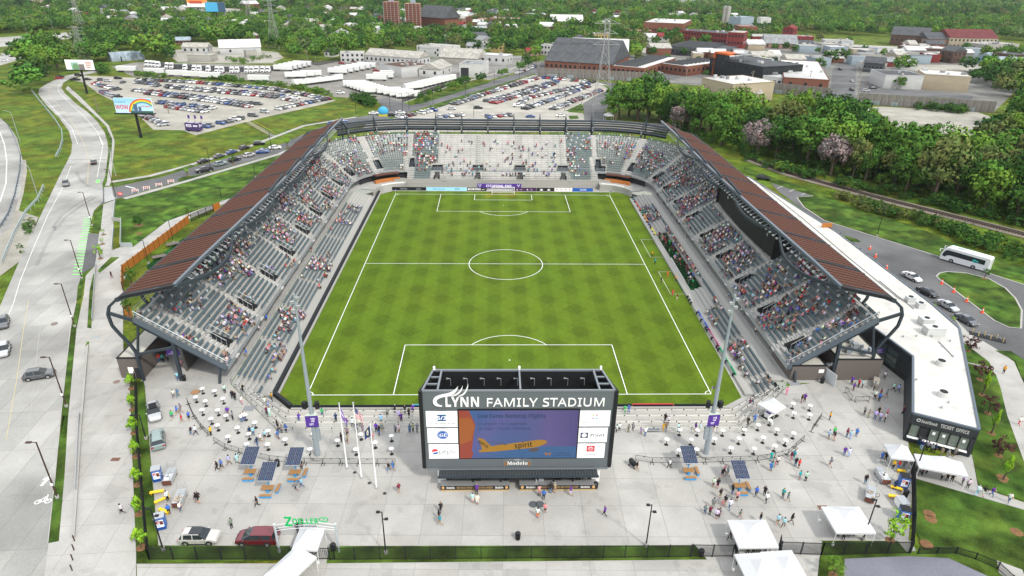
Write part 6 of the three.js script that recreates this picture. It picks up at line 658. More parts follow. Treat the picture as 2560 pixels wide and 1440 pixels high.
const CL = { w: [[0.72, 0.72, 0.7], 'white'], k: [[0.02, 0.02, 0.022], 'black'], g: [[0.2, 0.21, 0.22], 'grey'], n: [[0.02, 0.035, 0.1], 'navy'], b: [[0.06, 0.16, 0.5], 'blue'], l: [[0.3, 0.5, 0.68], 'pale blue'], r: [[0.55, 0.035, 0.045], 'red'], p: [[0.12, 0.035, 0.3], 'purple'], y: [[0.75, 0.38, 0.02], 'yellow'], v: [[0.5, 0.42, 0.65], 'lilac'], t: [[0.03, 0.32, 0.34], 'teal'], e: [[0.06, 0.45, 0.14], 'green'], m: [[0.42, 0.68, 0.58], 'mint'], a: [[0.16, 0.03, 0.06], 'maroon'], o: [[0.65, 0.17, 0.03], 'orange'], i: [[0.65, 0.25, 0.3], 'pink'], d: [[0.08, 0.15, 0.27], 'denim'], h: [[0.3, 0.25, 0.17], 'khaki'] };
const skins = [[0.5, 0.29, 0.2], [0.55, 0.34, 0.25], [0.42, 0.24, 0.16], [0.2, 0.1, 0.06], [0.1, 0.05, 0.03]], hairs = [[0.02, 0.013, 0.01], [0.05, 0.028, 0.015], [0.13, 0.075, 0.035], [0.3, 0.2, 0.09], [0.02, 0.02, 0.02], [0.4, 0.38, 0.36]];
function dress(reg, sc, pc, shorts, sk, hr) { const C = new Float32Array(reg.length * 3); reg.forEach((r, i) => C.set(r === 'shirt' ? sc : r === 'leg' ? pc : r === 'calf' ? (shorts ? sk : pc) : r === 'shoe' ? (i % 7 ? [0.25, 0.25, 0.25] : [0.03, 0.03, 0.03]) : r === 'hair' ? hr : sk, i * 3)); return C; }
const mBody = new THREE.MeshPhysicalMaterial({ vertexColors: true, roughness: 0.85, specularIntensity: 0.2 });
function person(x, y, z, ry, pose, s, p, shorts, scale, label, group) {
  const b = bodies[pose], g = new THREE.BufferGeometry(); g.setIndex(b.g.index); g.setAttribute('position', b.g.attributes.position); g.setAttribute('normal', b.g.attributes.normal); g.setAttribute('color', new THREE.BufferAttribute(dress(b.reg, CL[s][0].map((c) => c * rr(0.8, 1.15)), CL[p][0].map((c) => c * rr(0.8, 1.15)), shorts, skins[Math.floor(Math.pow(rnd(), 1.6) * 5)], pick(hairs)), 3));
  const o = single('person', g, mBody, label, 'person', group); o.position.set(x, y, z); o.rotation.y = ry; o.scale.setScalar(scale); return o;
}
const PLACES = [['the scoreboard bar', 0, 81], ['the flagpoles', -21, 78], ['the left solar tables', -35, 80], ['the right solar tables', 32, 80], ['the ticket windows', 64, 76], ['the wall tent', 55, 78], ['the staff tent', 44, 87], ['the gate tents', 34, 91], ['the left mast', -28, 72], ['the right mast', 28, 72], ['the merchandise stand', 58, 59], ['the left stand columns', -56, 55], ['the grey parked cars', -53, 64], ['the left food carts', -45, 80], ['the right food carts', 49, 82], ['the silver car', -38, 89], ['the green arch', -27, 89], ['the near terrace rail', 8, 66], ['the left terrace rail', -40, 64], ['the small tent', 42, 66], ['the team benches', 42, 0], ['the road promenade', -58, 80], ['the sloping lawn path', 72, 84], ['the central plaza', 10, 87]];
const near = (x, z) => PLACES.reduce((a, b) => (Math.hypot(x - a[1], z - a[2]) < Math.hypot(x - b[1], z - b[2]) ? a : b))[0];
const folk = [-62.38,48.26,'rd0',-61.88,48.08,'tk0',-61.16,47.72,'gk0',-57.69,49.9,'iA1',-56.75,53.86,'ld1',-55.28,58.84,'wG1',-54.62,58.69,'dd1',-53,64.6,'eD1',-52.72,63.44,'bH1',-52.36,62.87,'gG1',-51.19,65.4,'rH1',-50.37,64.7,'bK1',-48.48,68.4,'kd1',-47.89,68.3,'wk1',-45.47,68.6,'yk0',-47.45,57.63,'mk0',-45.06,59.65,'kk0',-45.67,59.19,'kk0',-43.62,60.72,'wi0',-40.31,56.82,'yk0',-44.73,63.77,'pH0',-43.58,64.8,'gk0',-42.04,65.4,'wd0',-41.75,65.1,'wd0',-39.67,68.6,'nH0',-39.17,68.6,'ld0',-37.18,69.4,'lK1',-36.06,67,'kk0',-35.28,69.4,'bH1',-44.54,57.49,'kk2',-40.92,58.45,'wk2',-40.09,59.37,'bB0',-38.7,63.67,'ak2',-38.22,63.81,'mm2',-47.69,46.44,'bH1',-37.83,71,'nd1',-37.6,70.1,'wH1',-41.65,76.2,'kk1',-41.16,75.9,'bK1',-40.47,75.1,'vH1',-39.36,74.8,'mM1',-42,82.4,'kG1',-41.78,82.3,'kK1',-50.74,84.2,'wK1',-33.9,83.1,'kk1',-35.88,86.8,'gk0',-45.97,82,'wk0',-44.78,84.3,'bk0',-43.51,83.9,'wd0',-35.94,67.1,'kk0',-35.28,67.6,'gn0',-34.65,67.5,'bN0',-35.21,69.4,'bB0',-25.65,70.2,'kk0',-25.04,68.8,'gK0',-24.7,70.5,'hA0',-24.05,67.3,'nn2',-22.86,68.1,'gD0',-20.96,70.2,'iH0',-20.85,68,'pk0',-20.29,68.7,'kB0',-20,68,'gH0',-18.02,67.7,'gk0',-17.48,67.7,'wH0',-15.81,67.8,'dd2',-15.27,68,'hk2',-14.63,68.1,'gG2',-17.71,76.6,'kd1',-17.18,76.4,'bB1',-15.74,80.8,'aH0',-29.99,76.1,'kk0',-29.62,80.2,'gK1',-29.03,79.6,'ld1',-27.41,87.6,'kk0',-27.04,87,'kk0',-9.83,84.4,'kk1',-10,85.6,'kk0',-9.75,86.5,'tH1',-5.76,82.8,'mW0',-5.12,83,'wW0',-5.24,81.1,'pk2',
-33.81,63.72,'pd2',-30.63,61.84,'ed0',-27.81,64.4,'nk2',-25.89,65.7,'pd2',-24.99,65.6,'wk2',-23.84,65.6,'wk2',-20.66,64.8,'lG2',-20.22,61.81,'gk2',-19.08,60.93,'kk2',-17.41,61.24,'kk2',-16.56,62.79,'kk2',-16.17,61.04,'pk2',-17.54,64.4,'pk2',-18.18,63.07,'vH2',15.98,67.9,'wk0',16.39,68,'wk0',17.84,67.9,'gH0',18.46,68,'gG0',19.66,68.5,'vV0c',20.15,69.2,'wd0',23.17,68,'yy0',23.78,67.4,'hh0',25.64,67.6,'mt0',28.39,67.5,'pH0',29.04,67.6,'mG0',31.03,67.8,'kI0',18.62,61.3,'ee2',19.23,61.24,'bb2',24.36,64.7,'kk0',24.74,65.2,'wk0',22.14,76.3,'wk1',17.36,76.7,'kH1',29.62,77.5,'iK1',29.06,78.3,'kG1',29.95,78,'gG1',31.47,76.7,'pk0',32.55,76.7,'kk0',27.28,80.1,'wK0',27.79,80.4,'kA0',29.45,81.5,'kd0',29.68,82.7,'iK0',32.59,81.9,'bk1',33.77,81.8,'kk0',33.57,83.1,'wk1',36.17,82.2,'tk0',36.5,82.9,'gG1',27.59,82.2,'kH0',27.86,83.4,'kH0',27.45,83.6,'ii0c',28.2,84.3,'wd1',24.65,85.1,'gd0',25.29,85.2,'ak0',26.12,83.9,'gg0',25.93,85.9,'wK0',26.41,85.6,'gk0',28.98,85.9,'gh1',31.4,86.6,'kd0',33.56,86.9,'mH1',34.1,87.4,'mH1',35.38,86.8,'kG1',11.49,85.2,'pk1',2.74,85.4,'wo0',3.74,84.6,'iK0',3.19,81.5,'iI2',3.75,82.2,'bk0',4.74,81,'kd2',5.34,81,'hH2',7.45,81.5,'pW1',26.6,89.4,'kk1',28.01,91.6,'yk0',28.67,91.6,'gk0',30.27,91.4,'kk0',30.65,91.7,'gg0',36.63,76.9,'tt0',
48.11,70,'lN0',49.35,69.2,'ek0',48.78,70.4,'kI0',51.14,69.6,'ad0',51.46,70,'ll0',52.67,69.5,'bd0',48.7,73.8,'pd0',49.22,74.1,'wl0',45.48,76.2,'gh1',48.77,79.7,'kd0',37.38,74.8,'tt0',37.94,75.7,'wk0',36.48,77,'bB0',37.43,76.2,'iI0c',40.78,74.6,'tt0',40.35,74.8,'ai0',40.43,76.1,'kd0',40.79,76.4,'rK0',39.87,78.8,'tG0',40.64,79.1,'mk0',53.61,75,'bB0',54.3,74.9,'kk0',54.39,76.7,'yk0',55.13,76.8,'rb0',56.02,76.6,'gg0',51.07,79.7,'wg0',52.33,80.8,'nn0',61.01,71.8,'nn0',61.04,72.5,'nl0',63.41,71,'aH2',61.7,72.8,'gk0',62.02,73.3,'gk0',62.52,73.3,'nk0',63.15,74,'hh0',63.64,74.6,'gg0',65,74.2,'gG1',57.86,78.1,'pk0',58.62,77.8,'wk0',60.1,79,'wk1',60.7,79.2,'kk0',61.27,79.4,'kk0',62.39,80,'vg0',62.67,80.7,'wk0',63.11,82,'wl1',63.89,82.2,'kW1',65,82.2,'pd1',66.4,83.5,'wd1',80.1,67,'wr1',40.56,88.9,'pk0',40.9,89.5,'kk0',42.59,88.8,'pk0',41.79,89,'kk0',
88.1,52.36,'yk0',55.55,54.68,'yk0',69.6,47.71,'yk0',64.7,53.34,'nN0',64.6,52.46,'rr0c',65.6,53.86,'wk1',65.1,57.55,'mk1',65.7,57.95,'ld1',62.82,59.47,'gH1',56.8,64,'gk0',57.01,64.9,'hh0',59.03,64.1,'kk0',57.89,65.2,'vd0',58.41,65.7,'vd0',60.15,64.6,'ik0',59.12,65.9,'wk0',61.11,60.46,'bk0',62.04,59.15,'ak0',60.72,59.83,'wk0',61.99,57.21,'gk0',58.34,57.36,'pK0',59.71,56.38,'rk0',60.3,56.55,'lk0',58.96,55.54,'pk0',63.03,64.2,'ak1',50.49,65.4,'yk0',47.87,60.8,'kH0',48.49,60.58,'pk0',46.31,58.6,'ii0',38.22,65.9,'bb0',36.82,66.7,'kk0',40.52,59.31,'nn2',40.15,59.19,'aa2',-88.7,13.61,'kA1',37.59,-4.52,'yk0',37.39,17.57,'rr0',37.84,19.75,'aW0',36.2,11.33,'kk0',38.56,7.78,'oo0',40.03,10,'yk0',-20.84,-63.95,'yk0',37.24,0.27,'tk0'];
const POSE = ['stand', 'walk', 'lean'], VERB = ['standing', 'walking', 'leaning'];
function addPerson(x, z, code, y) {
  const [s, p, k, c] = code, sh2 = p !== p.toLowerCase(), pl = p.toLowerCase(), pose = POSE[+k];
  if (y === undefined) y = z < 60 && Math.abs(x) < 41.5 ? -1.96 : z < 68 && Math.abs(x) < 36 ? -1.6 + 0.4 * Math.min(3, Math.max(0, Math.floor(((z - 60) / 8.2) * 4))) : x < -62 || x > 66 ? 0.13 : 0.037;
  const child = c === 'c', w = sh2 ? 'shorts' : 'trousers'; person(x, y, z, k === '2' ? PI + rr(-0.3, 0.3) : rr(0, 2 * PI), pose, s, pl, sh2, child ? 0.68 : rr(0.94, 1.06), `${child ? 'child' : 'person'} in ${CL[s][1]} top and ${CL[pl][1]} ${w} ${VERB[+k]} near ${near(x, z)}`, 'people around the plaza and pitch');
}
for (let i = 0; i < folk.length; i += 3) addPerson(folk[i], folk[i + 1], folk[i + 2]);
for (let i = 0; i < 34; i++) addPerson(42.6 + rr(-0.2, 2.3), -18 + i * 0.9 + rr(-0.5, 0.5), pick(['ak', 'rW', 'ik', 'kk', 'kk', 'eK', 'ee', 'bN', 'wk', 'aA', 'rk']) + pick(['0', '0', '1']), -1.95);
{ const t = thing('pushchair', 'dark pushchair loaded with bags right of the scoreboard', 'pushchair', 0, 0.04, 0); const [x, z] = [16.95,75.9]; t.position.set(x, 0.04, z); t.rotation.y = 0.7; part(t, 'seat', box(0.6, 0.5, 0.9, 0, 0.65, 0, 0, 0.3), mBlack); part(t, 'hood', new THREE.SphereGeometry(0.42, 10, 6, 0, 2 * PI, 0, PI / 2).translate(0, 0.85, -0.3), mDark); for (const [a, b] of [[-0.3, 0.5], [0.3, 0.5], [-0.3, -0.4], [0.3, -0.4]]) part(t, 'wheel', new THREE.CylinderGeometry(0.16, 0.16, 0.06, 10).rotateZ(PI / 2).translate(a, 0.16, b), mBlack); part(t, 'handle', bar(V(-0.25, 1.05, 0.75), V(0.25, 1.05, 0.75), 0.03, 6), mGalv); }
// ---- spectators in the seats ----
{
  const dens = { L: 0.565, l: 0.55, R: 0.51, r: 0.53, F: 0.53 }, placeN = { L: 'the sunlit stand', l: 'the left lower rows', R: 'the shaded stand', r: 'the right lower rows', F: 'the far stand' };
  const on = spots.filter((q) => { const n = vnoise(q.s * 0.2 + q.st.charCodeAt(0) * 9, q.i * 0.28 + 31, 4096), m = vnoise(q.s * 0.9, q.i * 1.1 + 7, 4096); return n * 0.58 + m * 0.42 > dens[q.st] && rnd() < 0.66; });
  on.forEach((q) => (q.d = Math.hypot(q.x + 3, q.z - 148))); on.sort((a, b) => a.d - b.d);
  const col = 'wwwwwkkkkggghnbrrpvaailhhkwtm', pc = 'dddkkgnhkd', own = 34;
  const P = [], Nn = [], C = [], IX = []; let base = 0;
  const addLow = (b, q, y, turn) => { const sc = [...CL[pick(col)][0]], sk = skins[Math.floor(Math.pow(rnd(), 1.6) * 5)], cc = dress(b.reg, sc.map((c) => c * rr(0.7, 1.1)), CL[pick(pc)][0], rnd() < 0.5, sk, pick(hairs)), p = b.g.attributes.position, n = b.g.attributes.normal, c = Math.cos(turn), s = Math.sin(turn), k = rr(0.9, 1.05); for (let i = 0; i < p.count; i++) { const x = p.getX(i) * k, z = p.getZ(i) * k, a = n.getX(i), e = n.getZ(i); P.push(q.x + x * c + z * s, y + p.getY(i) * k, q.z - x * s + z * c); Nn.push(a * c + e * s, n.getY(i), -a * s + e * c); } for (const v of cc) C.push(v); for (const v of b.g.index.array) IX.push(v + base); base += p.count; };
  on.forEach((q, i) => { const turn = Math.atan2(-q.nx, -q.nz) + rr(-0.25, 0.25), y = q.y - 0.03; if (i < own) { const s = pick(col), p = pick(pc), sh2 = rnd() < 0.5; person(q.x - q.nx * 0.05, y, q.z - q.nz * 0.05, turn, 'sit', s, p, sh2, rr(0.92, 1.04), `spectator in ${CL[s][1]} top and ${CL[p][1]} ${sh2 ? 'shorts' : 'trousers'} seated in ${placeN[q.st]}`, 'seated spectators nearest the plaza'); } else addLow(lowSit, { x: q.x - q.nx * 0.05, z: q.z - q.nz * 0.05 }, y, turn); });
  for (let k = 0; k < 170; k++) { const s = S1 + 11 + rr(0, 42), i = Math.floor(Math.pow(rnd(), 1.3) * 16) - 3, m = vnoise(s * 0.22, i * 0.4 + 3, 4096); if (m < 0.35) continue; const q = pp(s, i * RD + 0.45); addLow(lowStand, { x: q[0], z: q[1] }, rowY(i), rr(-0.5, 0.5)); }
  for (let k = 0; k < 40; k++) { const sx = k % 3 ? 1 : -1; addLow(lowStand, { x: sx * rr(48, 50.5), z: rr(-48, 50) }, 0.01, rr(0, 6)); }
  const g = new THREE.BufferGeometry(); g.setAttribute('position', new THREE.Float32BufferAttribute(P, 3)); g.setAttribute('normal', new THREE.Float32BufferAttribute(Nn, 3)); g.setAttribute('color', new THREE.Float32BufferAttribute(C, 3)); g.setIndex(IX);
  const cr = single('crowd', g, mBody, 'crowd of spectators scattered through the seats of the three stands', 'crowd'); cr.userData.kind = 'stuff'; console.log('crowd', on.length, IX.length / 3, 'sit tris', bodies.sit.g.index.count / 3, 'stand', bodies.stand.g.index.count / 3);
}

// ================= vehicles =================
const CAR = { // stations from tail to nose: x, half width, bottom, belt, roof, roof half width (cabin only)
  suv: [[-2.33, 0.8, 0.42, 0.74, 0.78], [-2.28, 0.9, 0.3, 0.98, 1.0], [-2.12, 0.92, 0.27, 1.03, 1.08], [-1.78, 0.92, 0.26, 1.06, 1.6, 0.67], [-0.9, 0.93, 0.26, 1.06, 1.68, 0.7], [0.25, 0.93, 0.26, 1.04, 1.65, 0.69], [1.15, 0.93, 0.26, 1.03, 1.08], [1.9, 0.9, 0.27, 0.93, 1.0], [2.2, 0.84, 0.3, 0.78, 0.88], [2.34, 0.72, 0.36, 0.6, 0.68]],
  sedan: [[-2.35, 0.76, 0.42, 0.72, 0.78], [-2.3, 0.86, 0.3, 0.95, 0.99], [-1.7, 0.9, 0.26, 0.98, 1.03], [-0.95, 0.9, 0.25, 0.97, 1.4, 0.6], [-0.3, 0.91, 0.25, 0.96, 1.45, 0.63], [0.35, 0.91, 0.25, 0.95, 1.42, 0.62], [1.2, 0.9, 0.25, 0.92, 0.96], [1.9, 0.88, 0.26, 0.82, 0.88], [2.2, 0.8, 0.28, 0.7, 0.76], [2.36, 0.66, 0.34, 0.56, 0.6]],
  van: [[-2.56, 0.86, 0.4, 0.74, 0.8], [-2.52, 0.95, 0.28, 1.02, 1.06], [-2.42, 0.96, 0.26, 1.06, 1.12], [-2.15, 0.97, 0.25, 1.08, 1.68, 0.74], [-1.2, 0.98, 0.25, 1.08, 1.77, 0.78], [0.5, 0.98, 0.25, 1.06, 1.72, 0.76], [1.65, 0.97, 0.25, 1.02, 1.07], [2.2, 0.93, 0.26, 0.9, 0.98], [2.48, 0.84, 0.3, 0.74, 0.82], [2.58, 0.7, 0.36, 0.58, 0.64]],
  pickup: [[-2.85, 0.9, 0.5, 0.8, 0.82], [-2.82, 0.95, 0.4, 1.12, 1.13], [-1.0, 0.96, 0.36, 1.14, 1.15], [-0.85, 0.96, 0.36, 1.16, 1.2], [-0.65, 0.96, 0.36, 1.18, 1.78, 0.7], [0.2, 0.97, 0.36, 1.18, 1.84, 0.73], [0.75, 0.97, 0.36, 1.17, 1.8, 0.72], [1.5, 0.97, 0.36, 1.16, 1.22], [2.5, 0.95, 0.38, 1.08, 1.14], [2.8, 0.88, 0.42, 0.86, 0.94]],
};
const dims = { suv: [1.42, -1.42, 0.36], sedan: [1.4, -1.4, 0.33], van: [1.62, -1.45, 0.35], pickup: [1.8, -1.75, 0.4] };
function carShell(type) { // [painted body, glass]
  const R = CAR[type].map(([x, w, b, l, r, q]) => { const cab = q !== undefined, t = cab ? q : w * 0.93; return { cab, p: [[x, b, -w * 0.93], [x, b + 0.16, -w], [x, l - 0.1, -w], [x, l, -w * 0.96], [x, r - 0.05, -t], [x, r, -t * 0.84], [x, r, t * 0.84], [x, r - 0.05, t], [x, l, w * 0.96], [x, l - 0.1, w], [x, b + 0.16, w], [x, b, w * 0.93]] }; });
  const body = [], glass = [], q4 = (o, a, b, c, d) => o.push(...a, ...b, ...c, ...a, ...c, ...d);
  for (let k = 0; k + 1 < R.length; k++) { const A = R[k], B = R[k + 1], side = A.cab || B.cab, top = A.cab !== B.cab; for (let j = 0; j < 12; j++) { const n = (j + 1) % 12, isG = (side && (j === 3 || j === 7)) || (top && j >= 4 && j <= 6); q4(isG ? glass : body, A.p[j], B.p[j], B.p[n], A.p[n]); } }
  for (const [E, f] of [[R[0], 0], [R[R.length - 1], 1]]) for (let j = 1; j < 11; j++) { const t = [E.p[0], E.p[j], E.p[j + 1]]; body.push(...(f ? [t[0], t[2], t[1]] : t).flat()); }
  const mk = (a) => { const g = new THREE.BufferGeometry(); g.setAttribute('position', new THREE.Float32BufferAttribute(a, 3)); g.computeVertexNormals(); const m = mergeVertices(g, 1e-4); m.deleteAttribute('normal'); const s = m.toNonIndexed(); s.computeVertexNormals(); return s; };
  // upright winding check
  const g = [mk(body), mk(glass)]; const n = g[0].attributes.normal, p = g[0].attributes.position; let s = 0; for (let i = 0; i < p.count; i++) s += n.getY(i) * (p.getY(i) - 0.7) + n.getZ(i) * p.getZ(i); if (s < 0) for (const h of g) { const a = h.attributes.position.array; for (let i = 0; i < a.length; i += 9) for (let c = 0; c < 3; c++) { const t = a[i + c]; a[i + c] = a[i + 3 + c]; a[i + 3 + c] = t; } h.computeVertexNormals(); }
  return g;
}
const shells = {}; for (const k in CAR) shells[k] = carShell(k);
const PAINT = { white: [0.72, 0.72, 0.7], black: [0.015, 0.016, 0.018], grey: [0.09, 0.095, 0.1], silver: [0.42, 0.43, 0.44], red: [0.3, 0.012, 0.02], maroon: [0.13, 0.01, 0.02], blue: [0.03, 0.08, 0.25], teal: [0.22, 0.29, 0.28], gold: [0.5, 0.3, 0.05], beige: [0.5, 0.48, 0.45] };
const paint = (c) => mat(PAINT[c], 0.25, 0.15, { clearcoat: 0.8, clearcoatRoughness: 0.1 });
const mTyre = mat([0.015, 0.015, 0.016], 0.8), mRim = mat([0.45, 0.45, 0.46], 0.3, 0.7), mLampF = mat([0.75, 0.76, 0.76], 0.15), mLampR = mat([0.35, 0.015, 0.015], 0.25);
function car(x, z, ry, type, color, label, y = 0.06, roofC) { // ry 0: nose towards +x
  const t = thing('car', label, type === 'van' ? 'minivan' : type === 'pickup' ? 'pickup' : 'car', x, y, z, ry, 'cars on the road and plaza'); const [f, r, wr] = dims[type], S = CAR[type], W = S[4][1], c0 = S.filter((q) => q[5])[0], c1 = S.filter((q) => q[5])[1], bd = part(t, 'body', shells[type][0], paint(color)); part(t, 'windows', shells[type][1], mGlass);
  for (const [a, s] of [[f, 1], [f, -1], [r, 1], [r, -1]]) { const w = part(t, 'wheel', new THREE.CylinderGeometry(wr, wr, 0.24, 20).rotateX(PI / 2).translate(a, wr, s * (W - 0.1)), mTyre); part(w, 'rim', new THREE.CylinderGeometry(wr * 0.66, wr * 0.62, 0.26, 10).rotateX(PI / 2).translate(a, wr, s * (W - 0.095)), mRim); part(t, 'wheel_arch', new THREE.TorusGeometry(wr + 0.04, 0.05, 5, 14, PI).translate(a, wr, s * (W - 0.01)), mDark); }
  const N = S[S.length - 2], E = S[1]; for (const s of [-1, 1]) { part(t, 'headlight', box(0.34, 0.13, 0.36, N[0] - 0.1, N[3] - 0.03, s * (N[1] - 0.2), 0, 0, -0.35), mLampF); part(t, 'tail_light', box(0.1, 0.22, 0.34, E[0] - 0.0, E[3] - 0.12, s * (E[1] - 0.18)), mLampR); part(t, 'mirror', box(0.16, 0.14, 0.2, S[6][0] - 0.35, S[6][3] + 0.08, s * (W + 0.08)), paint(color)); part(t, 'pillar', beam(V(c1[0] + 0.45, c1[3], s * (W - 0.04)), V(c1[0] + 0.4, c1[4] - 0.06, s * (c1[5] + 0.01)), 0.09, 0.05), paint(color)); part(t, 'pillar', beam(V(c0[0] + 0.1, c0[3], s * (W - 0.04)), V(c0[0] + 0.12, c0[4] - 0.05, s * (c0[5] + 0.01)), 0.2, 0.05), paint(color)); part(t, 'door_gap', merge([box(0.015, 0.62, 0.02, 0.95, 0.66, s * (W + 0.002)), box(0.015, 0.7, 0.02, -0.15, 0.68, s * (W + 0.002)), box(0.012, 0.55, 0.02, -1.05, 0.76, s * (W + 0.002))]), mBlack); part(t, 'door_handle', merge([box(0.2, 0.03, 0.03, 0.05, 0.86, s * (W + 0.01)), box(0.2, 0.03, 0.03, -0.85, 0.88, s * (W + 0.01))]), paint(color)); part(t, 'sill', box(2.2, 0.14, 0.06, 0, 0.3, s * (W - 0.02)), mDark); }
  part(t, 'grille', box(0.1, 0.2, N[1] * 1.1, N[0] + 0.06, N[3] - 0.28, 0), mDark); part(t, 'number_plate', box(0.03, 0.14, 0.4, E[0] - 0.03, E[2] + 0.4, 0), mWhite);
  if (roofC) part(t, 'roof_panel', merge([box(1.5, 0.03, S[4][5] * 1.6, (S[4][0] + S[5][0]) / 2 + 0.1, S[4][4] + 0.005, 0)]), roofC); if (type === 'suv') part(t, 'roof_rail', merge([-1, 1].map((s) => bar(V(-1.6, 1.7, s * 0.62), V(0.2, 1.71, s * 0.62), 0.025, 5))), mDark); if (type === 'pickup') part(t, 'bed', box(1.7, 0.05, 1.6, -1.95, 1.16, 0), mDark);
  return t;
}
const ang = (ax, az, bx, bz) => Math.atan2(-(bz - az), bx - ax), mid = (ax, az, bx, bz) => [(ax + bx) / 2, (az + bz) / 2];
const carAB = (ax, az, bx, bz, type, c, l, y, rc) => car(...mid(ax, az, bx, bz), ang(ax, az, bx, bz), type, c, l, y, rc); // tail a -> nose b
carAB(-41.32,88.7,-36.77,88.7, 'suv', 'beige', 'pale silver crossover with black glass roof inside the front fence', 0.04, mGlass); carAB(-29.48,88.9,-34.45,88.8, 'van', 'maroon', 'dark red minivan parked beside the arch', 0.04); carAB(-57.36,61.54,-55.14,65.4, 'suv', 'silver', 'silver suv with black roof facing the camera', 0.04, mBlack); carAB(-51.73,71.9,-53.57,68.2, 'suv', 'teal', 'grey green suv with roof rack seen from behind', 0.04);
carAB(-82.4,53.6,-78.4,52.27, 'suv', 'grey', 'dark grey suv turning across the concrete road', 0.07); carAB(-100,32.1,-97,37.4, 'suv', 'grey', 'grey suv at the left edge, farther of two', 0.07); carAB(-92.8,42.72,-90.5,47.1, 'suv', 'silver', 'silver suv at the left edge, nearer of two', 0.07); carAB(-141.2,-59.34,-137.3,-52.89, 'suv', 'grey', 'dark suv driving down the concrete road', 0.07); carAB(-143.1,-79.2,-145.8,-84.2, 'sedan', 'black', 'black saloon driving away up the road', 0.07); carAB(94.2,10.65,95.2,14.6, 'sedan', 'white', 'white saloon parked by the long white building', 0.07); carAB(92.9,18.89,94.1,22.47, 'sedan', 'black', 'black saloon parked beside the drive', 0.07); carAB(93.6,25.13,94.4,29.19, 'sedan', 'silver', 'silver saloon parked beside the drive', 0.07); carAB(93.5,31.39,94.3,35.37, 'sedan', 'grey', 'dark grey saloon parked nearest the rack', 0.07);
for (const [a, b, c, d, t2, k, l] of [[-100.4,-73.9,-104,-70.9,'pickup','black','black pickup parked on the side street'],[-108.1,-82.3,-106,-86.1,'sedan','black','black saloon first in the far kerb row'],[-105.2,-89.2,-103.3,-93.2,'sedan','grey','dark grey saloon second in the far kerb row'],[-102.8,-95.1,-100.8,-99.5,'sedan','blue','bright blue saloon parked on the side street'],[-99.9,-101.5,-98.2,-105.4,'suv','black','black boxy car fourth in the far kerb row'],[-101.1,-78.8,-98.3,-82.3,'suv','teal','grey green suv on the side street'],[-98.2,-84.8,-95.5,-88.2,'suv','black','black suv behind the street sapling'],[-94.9,-90.6,-92.5,-94.6,'suv','beige','pale gold car on the side street'],[-92.1,-97.6,-89.7,-101.5,'sedan','blue','navy saloon on the side street'],[-89,-103.3,-86.9,-106.8,'sedan','silver','pale saloon on the side street']]) carAB(a, b, c, d, t2, k, l, 0.06);
{ // the coach
  const a = [115.9,8.31], b = [109.6,0.31], t = thing('coach', 'white touring coach with dark windows on the drive', 'coach', (a[0] + b[0]) / 2, 0.06, (a[1] + b[1]) / 2, ang(...a, ...b)), L = Math.hypot(a[0] - b[0], a[1] - b[1]) * 1.02, W = 2.55, sh1 = new THREE.Shape(); sh1.moveTo(-L / 2, 0.35); sh1.lineTo(L / 2 - 0.1, 0.35); sh1.quadraticCurveTo(L / 2 + 0.1, 1.2, L / 2 - 0.25, 2.2); sh1.quadraticCurveTo(L / 2 - 0.6, 3.4, L / 2 - 1.5, 3.55); sh1.lineTo(-L / 2 + 0.3, 3.5); sh1.quadraticCurveTo(-L / 2, 3.45, -L / 2, 3.1);
  part(t, 'body', new THREE.ExtrudeGeometry(sh1, { depth: W - 0.3, bevelEnabled: true, bevelSize: 0.12, bevelThickness: 0.15, bevelSegments: 2, curveSegments: 6 }).translate(0, 0, -(W - 0.3) / 2), mat([0.76, 0.77, 0.78], 0.3, 0.1, { clearcoat: 0.6 }));
  for (const s of [-1, 1]) { const w = new THREE.Shape(); w.moveTo(-L / 2 + 0.9, 1.75); w.lineTo(L / 2 - 2.2, 1.75); w.quadraticCurveTo(L / 2 - 1.3, 1.7, L / 2 - 1.0, 1.1); w.lineTo(L / 2 - 0.35, 1.3); w.quadraticCurveTo(L / 2 - 0.5, 2.8, L / 2 - 1.3, 2.95); w.lineTo(-L / 2 + 0.9, 2.9); part(t, 'side_window', new THREE.ExtrudeGeometry(w, { depth: 0.03, bevelEnabled: false }).translate(0, 0, s > 0 ? W / 2 : -W / 2 - 0.03), mGlass); for (const x of [L / 2 - 2.6, -L / 2 + 3, ]) { const wh = part(t, 'wheel', new THREE.CylinderGeometry(0.5, 0.5, 0.3, 20).rotateX(PI / 2).translate(x, 0.5, s * (W / 2 - 0.08)), mTyre); part(wh, 'rim', new THREE.CylinderGeometry(0.3, 0.3, 0.32, 12).rotateX(PI / 2).translate(x, 0.5, s * (W / 2 - 0.07)), mRim); } part(t, 'mirror', merge([bar(V(L / 2 - 0.5, 3.1, s * 1.2), V(L / 2 + 0.3, 2.9, s * 1.55), 0.04, 5), box(0.15, 0.5, 0.25, L / 2 + 0.3, 2.6, s * 1.55)]), mWhite); part(t, 'emblem', merge([box(1.2, 0.25, 0.02, -L / 2 + 2.8, 2.2, s * (W / 2 + 0.045), 0, 0, 0.25), box(0.8, 0.2, 0.02, -L / 2 + 3.2, 1.85, s * (W / 2 + 0.045), 0, 0, 0.6)]), mat([0.02, 0.5, 0.52], 0.5)); }
  part(t, 'windscreen', box(0.06, 1.5, 2.2, L / 2 - 0.42, 2.3, 0, 0, 0, 0.28), mGlass); part(t, 'roof_hatch', merge([box(1.6, 0.12, 1.4, 1.5, 3.62, 0), box(0.8, 0.08, 0.8, -3, 3.6, 0)]), mGalv);
}
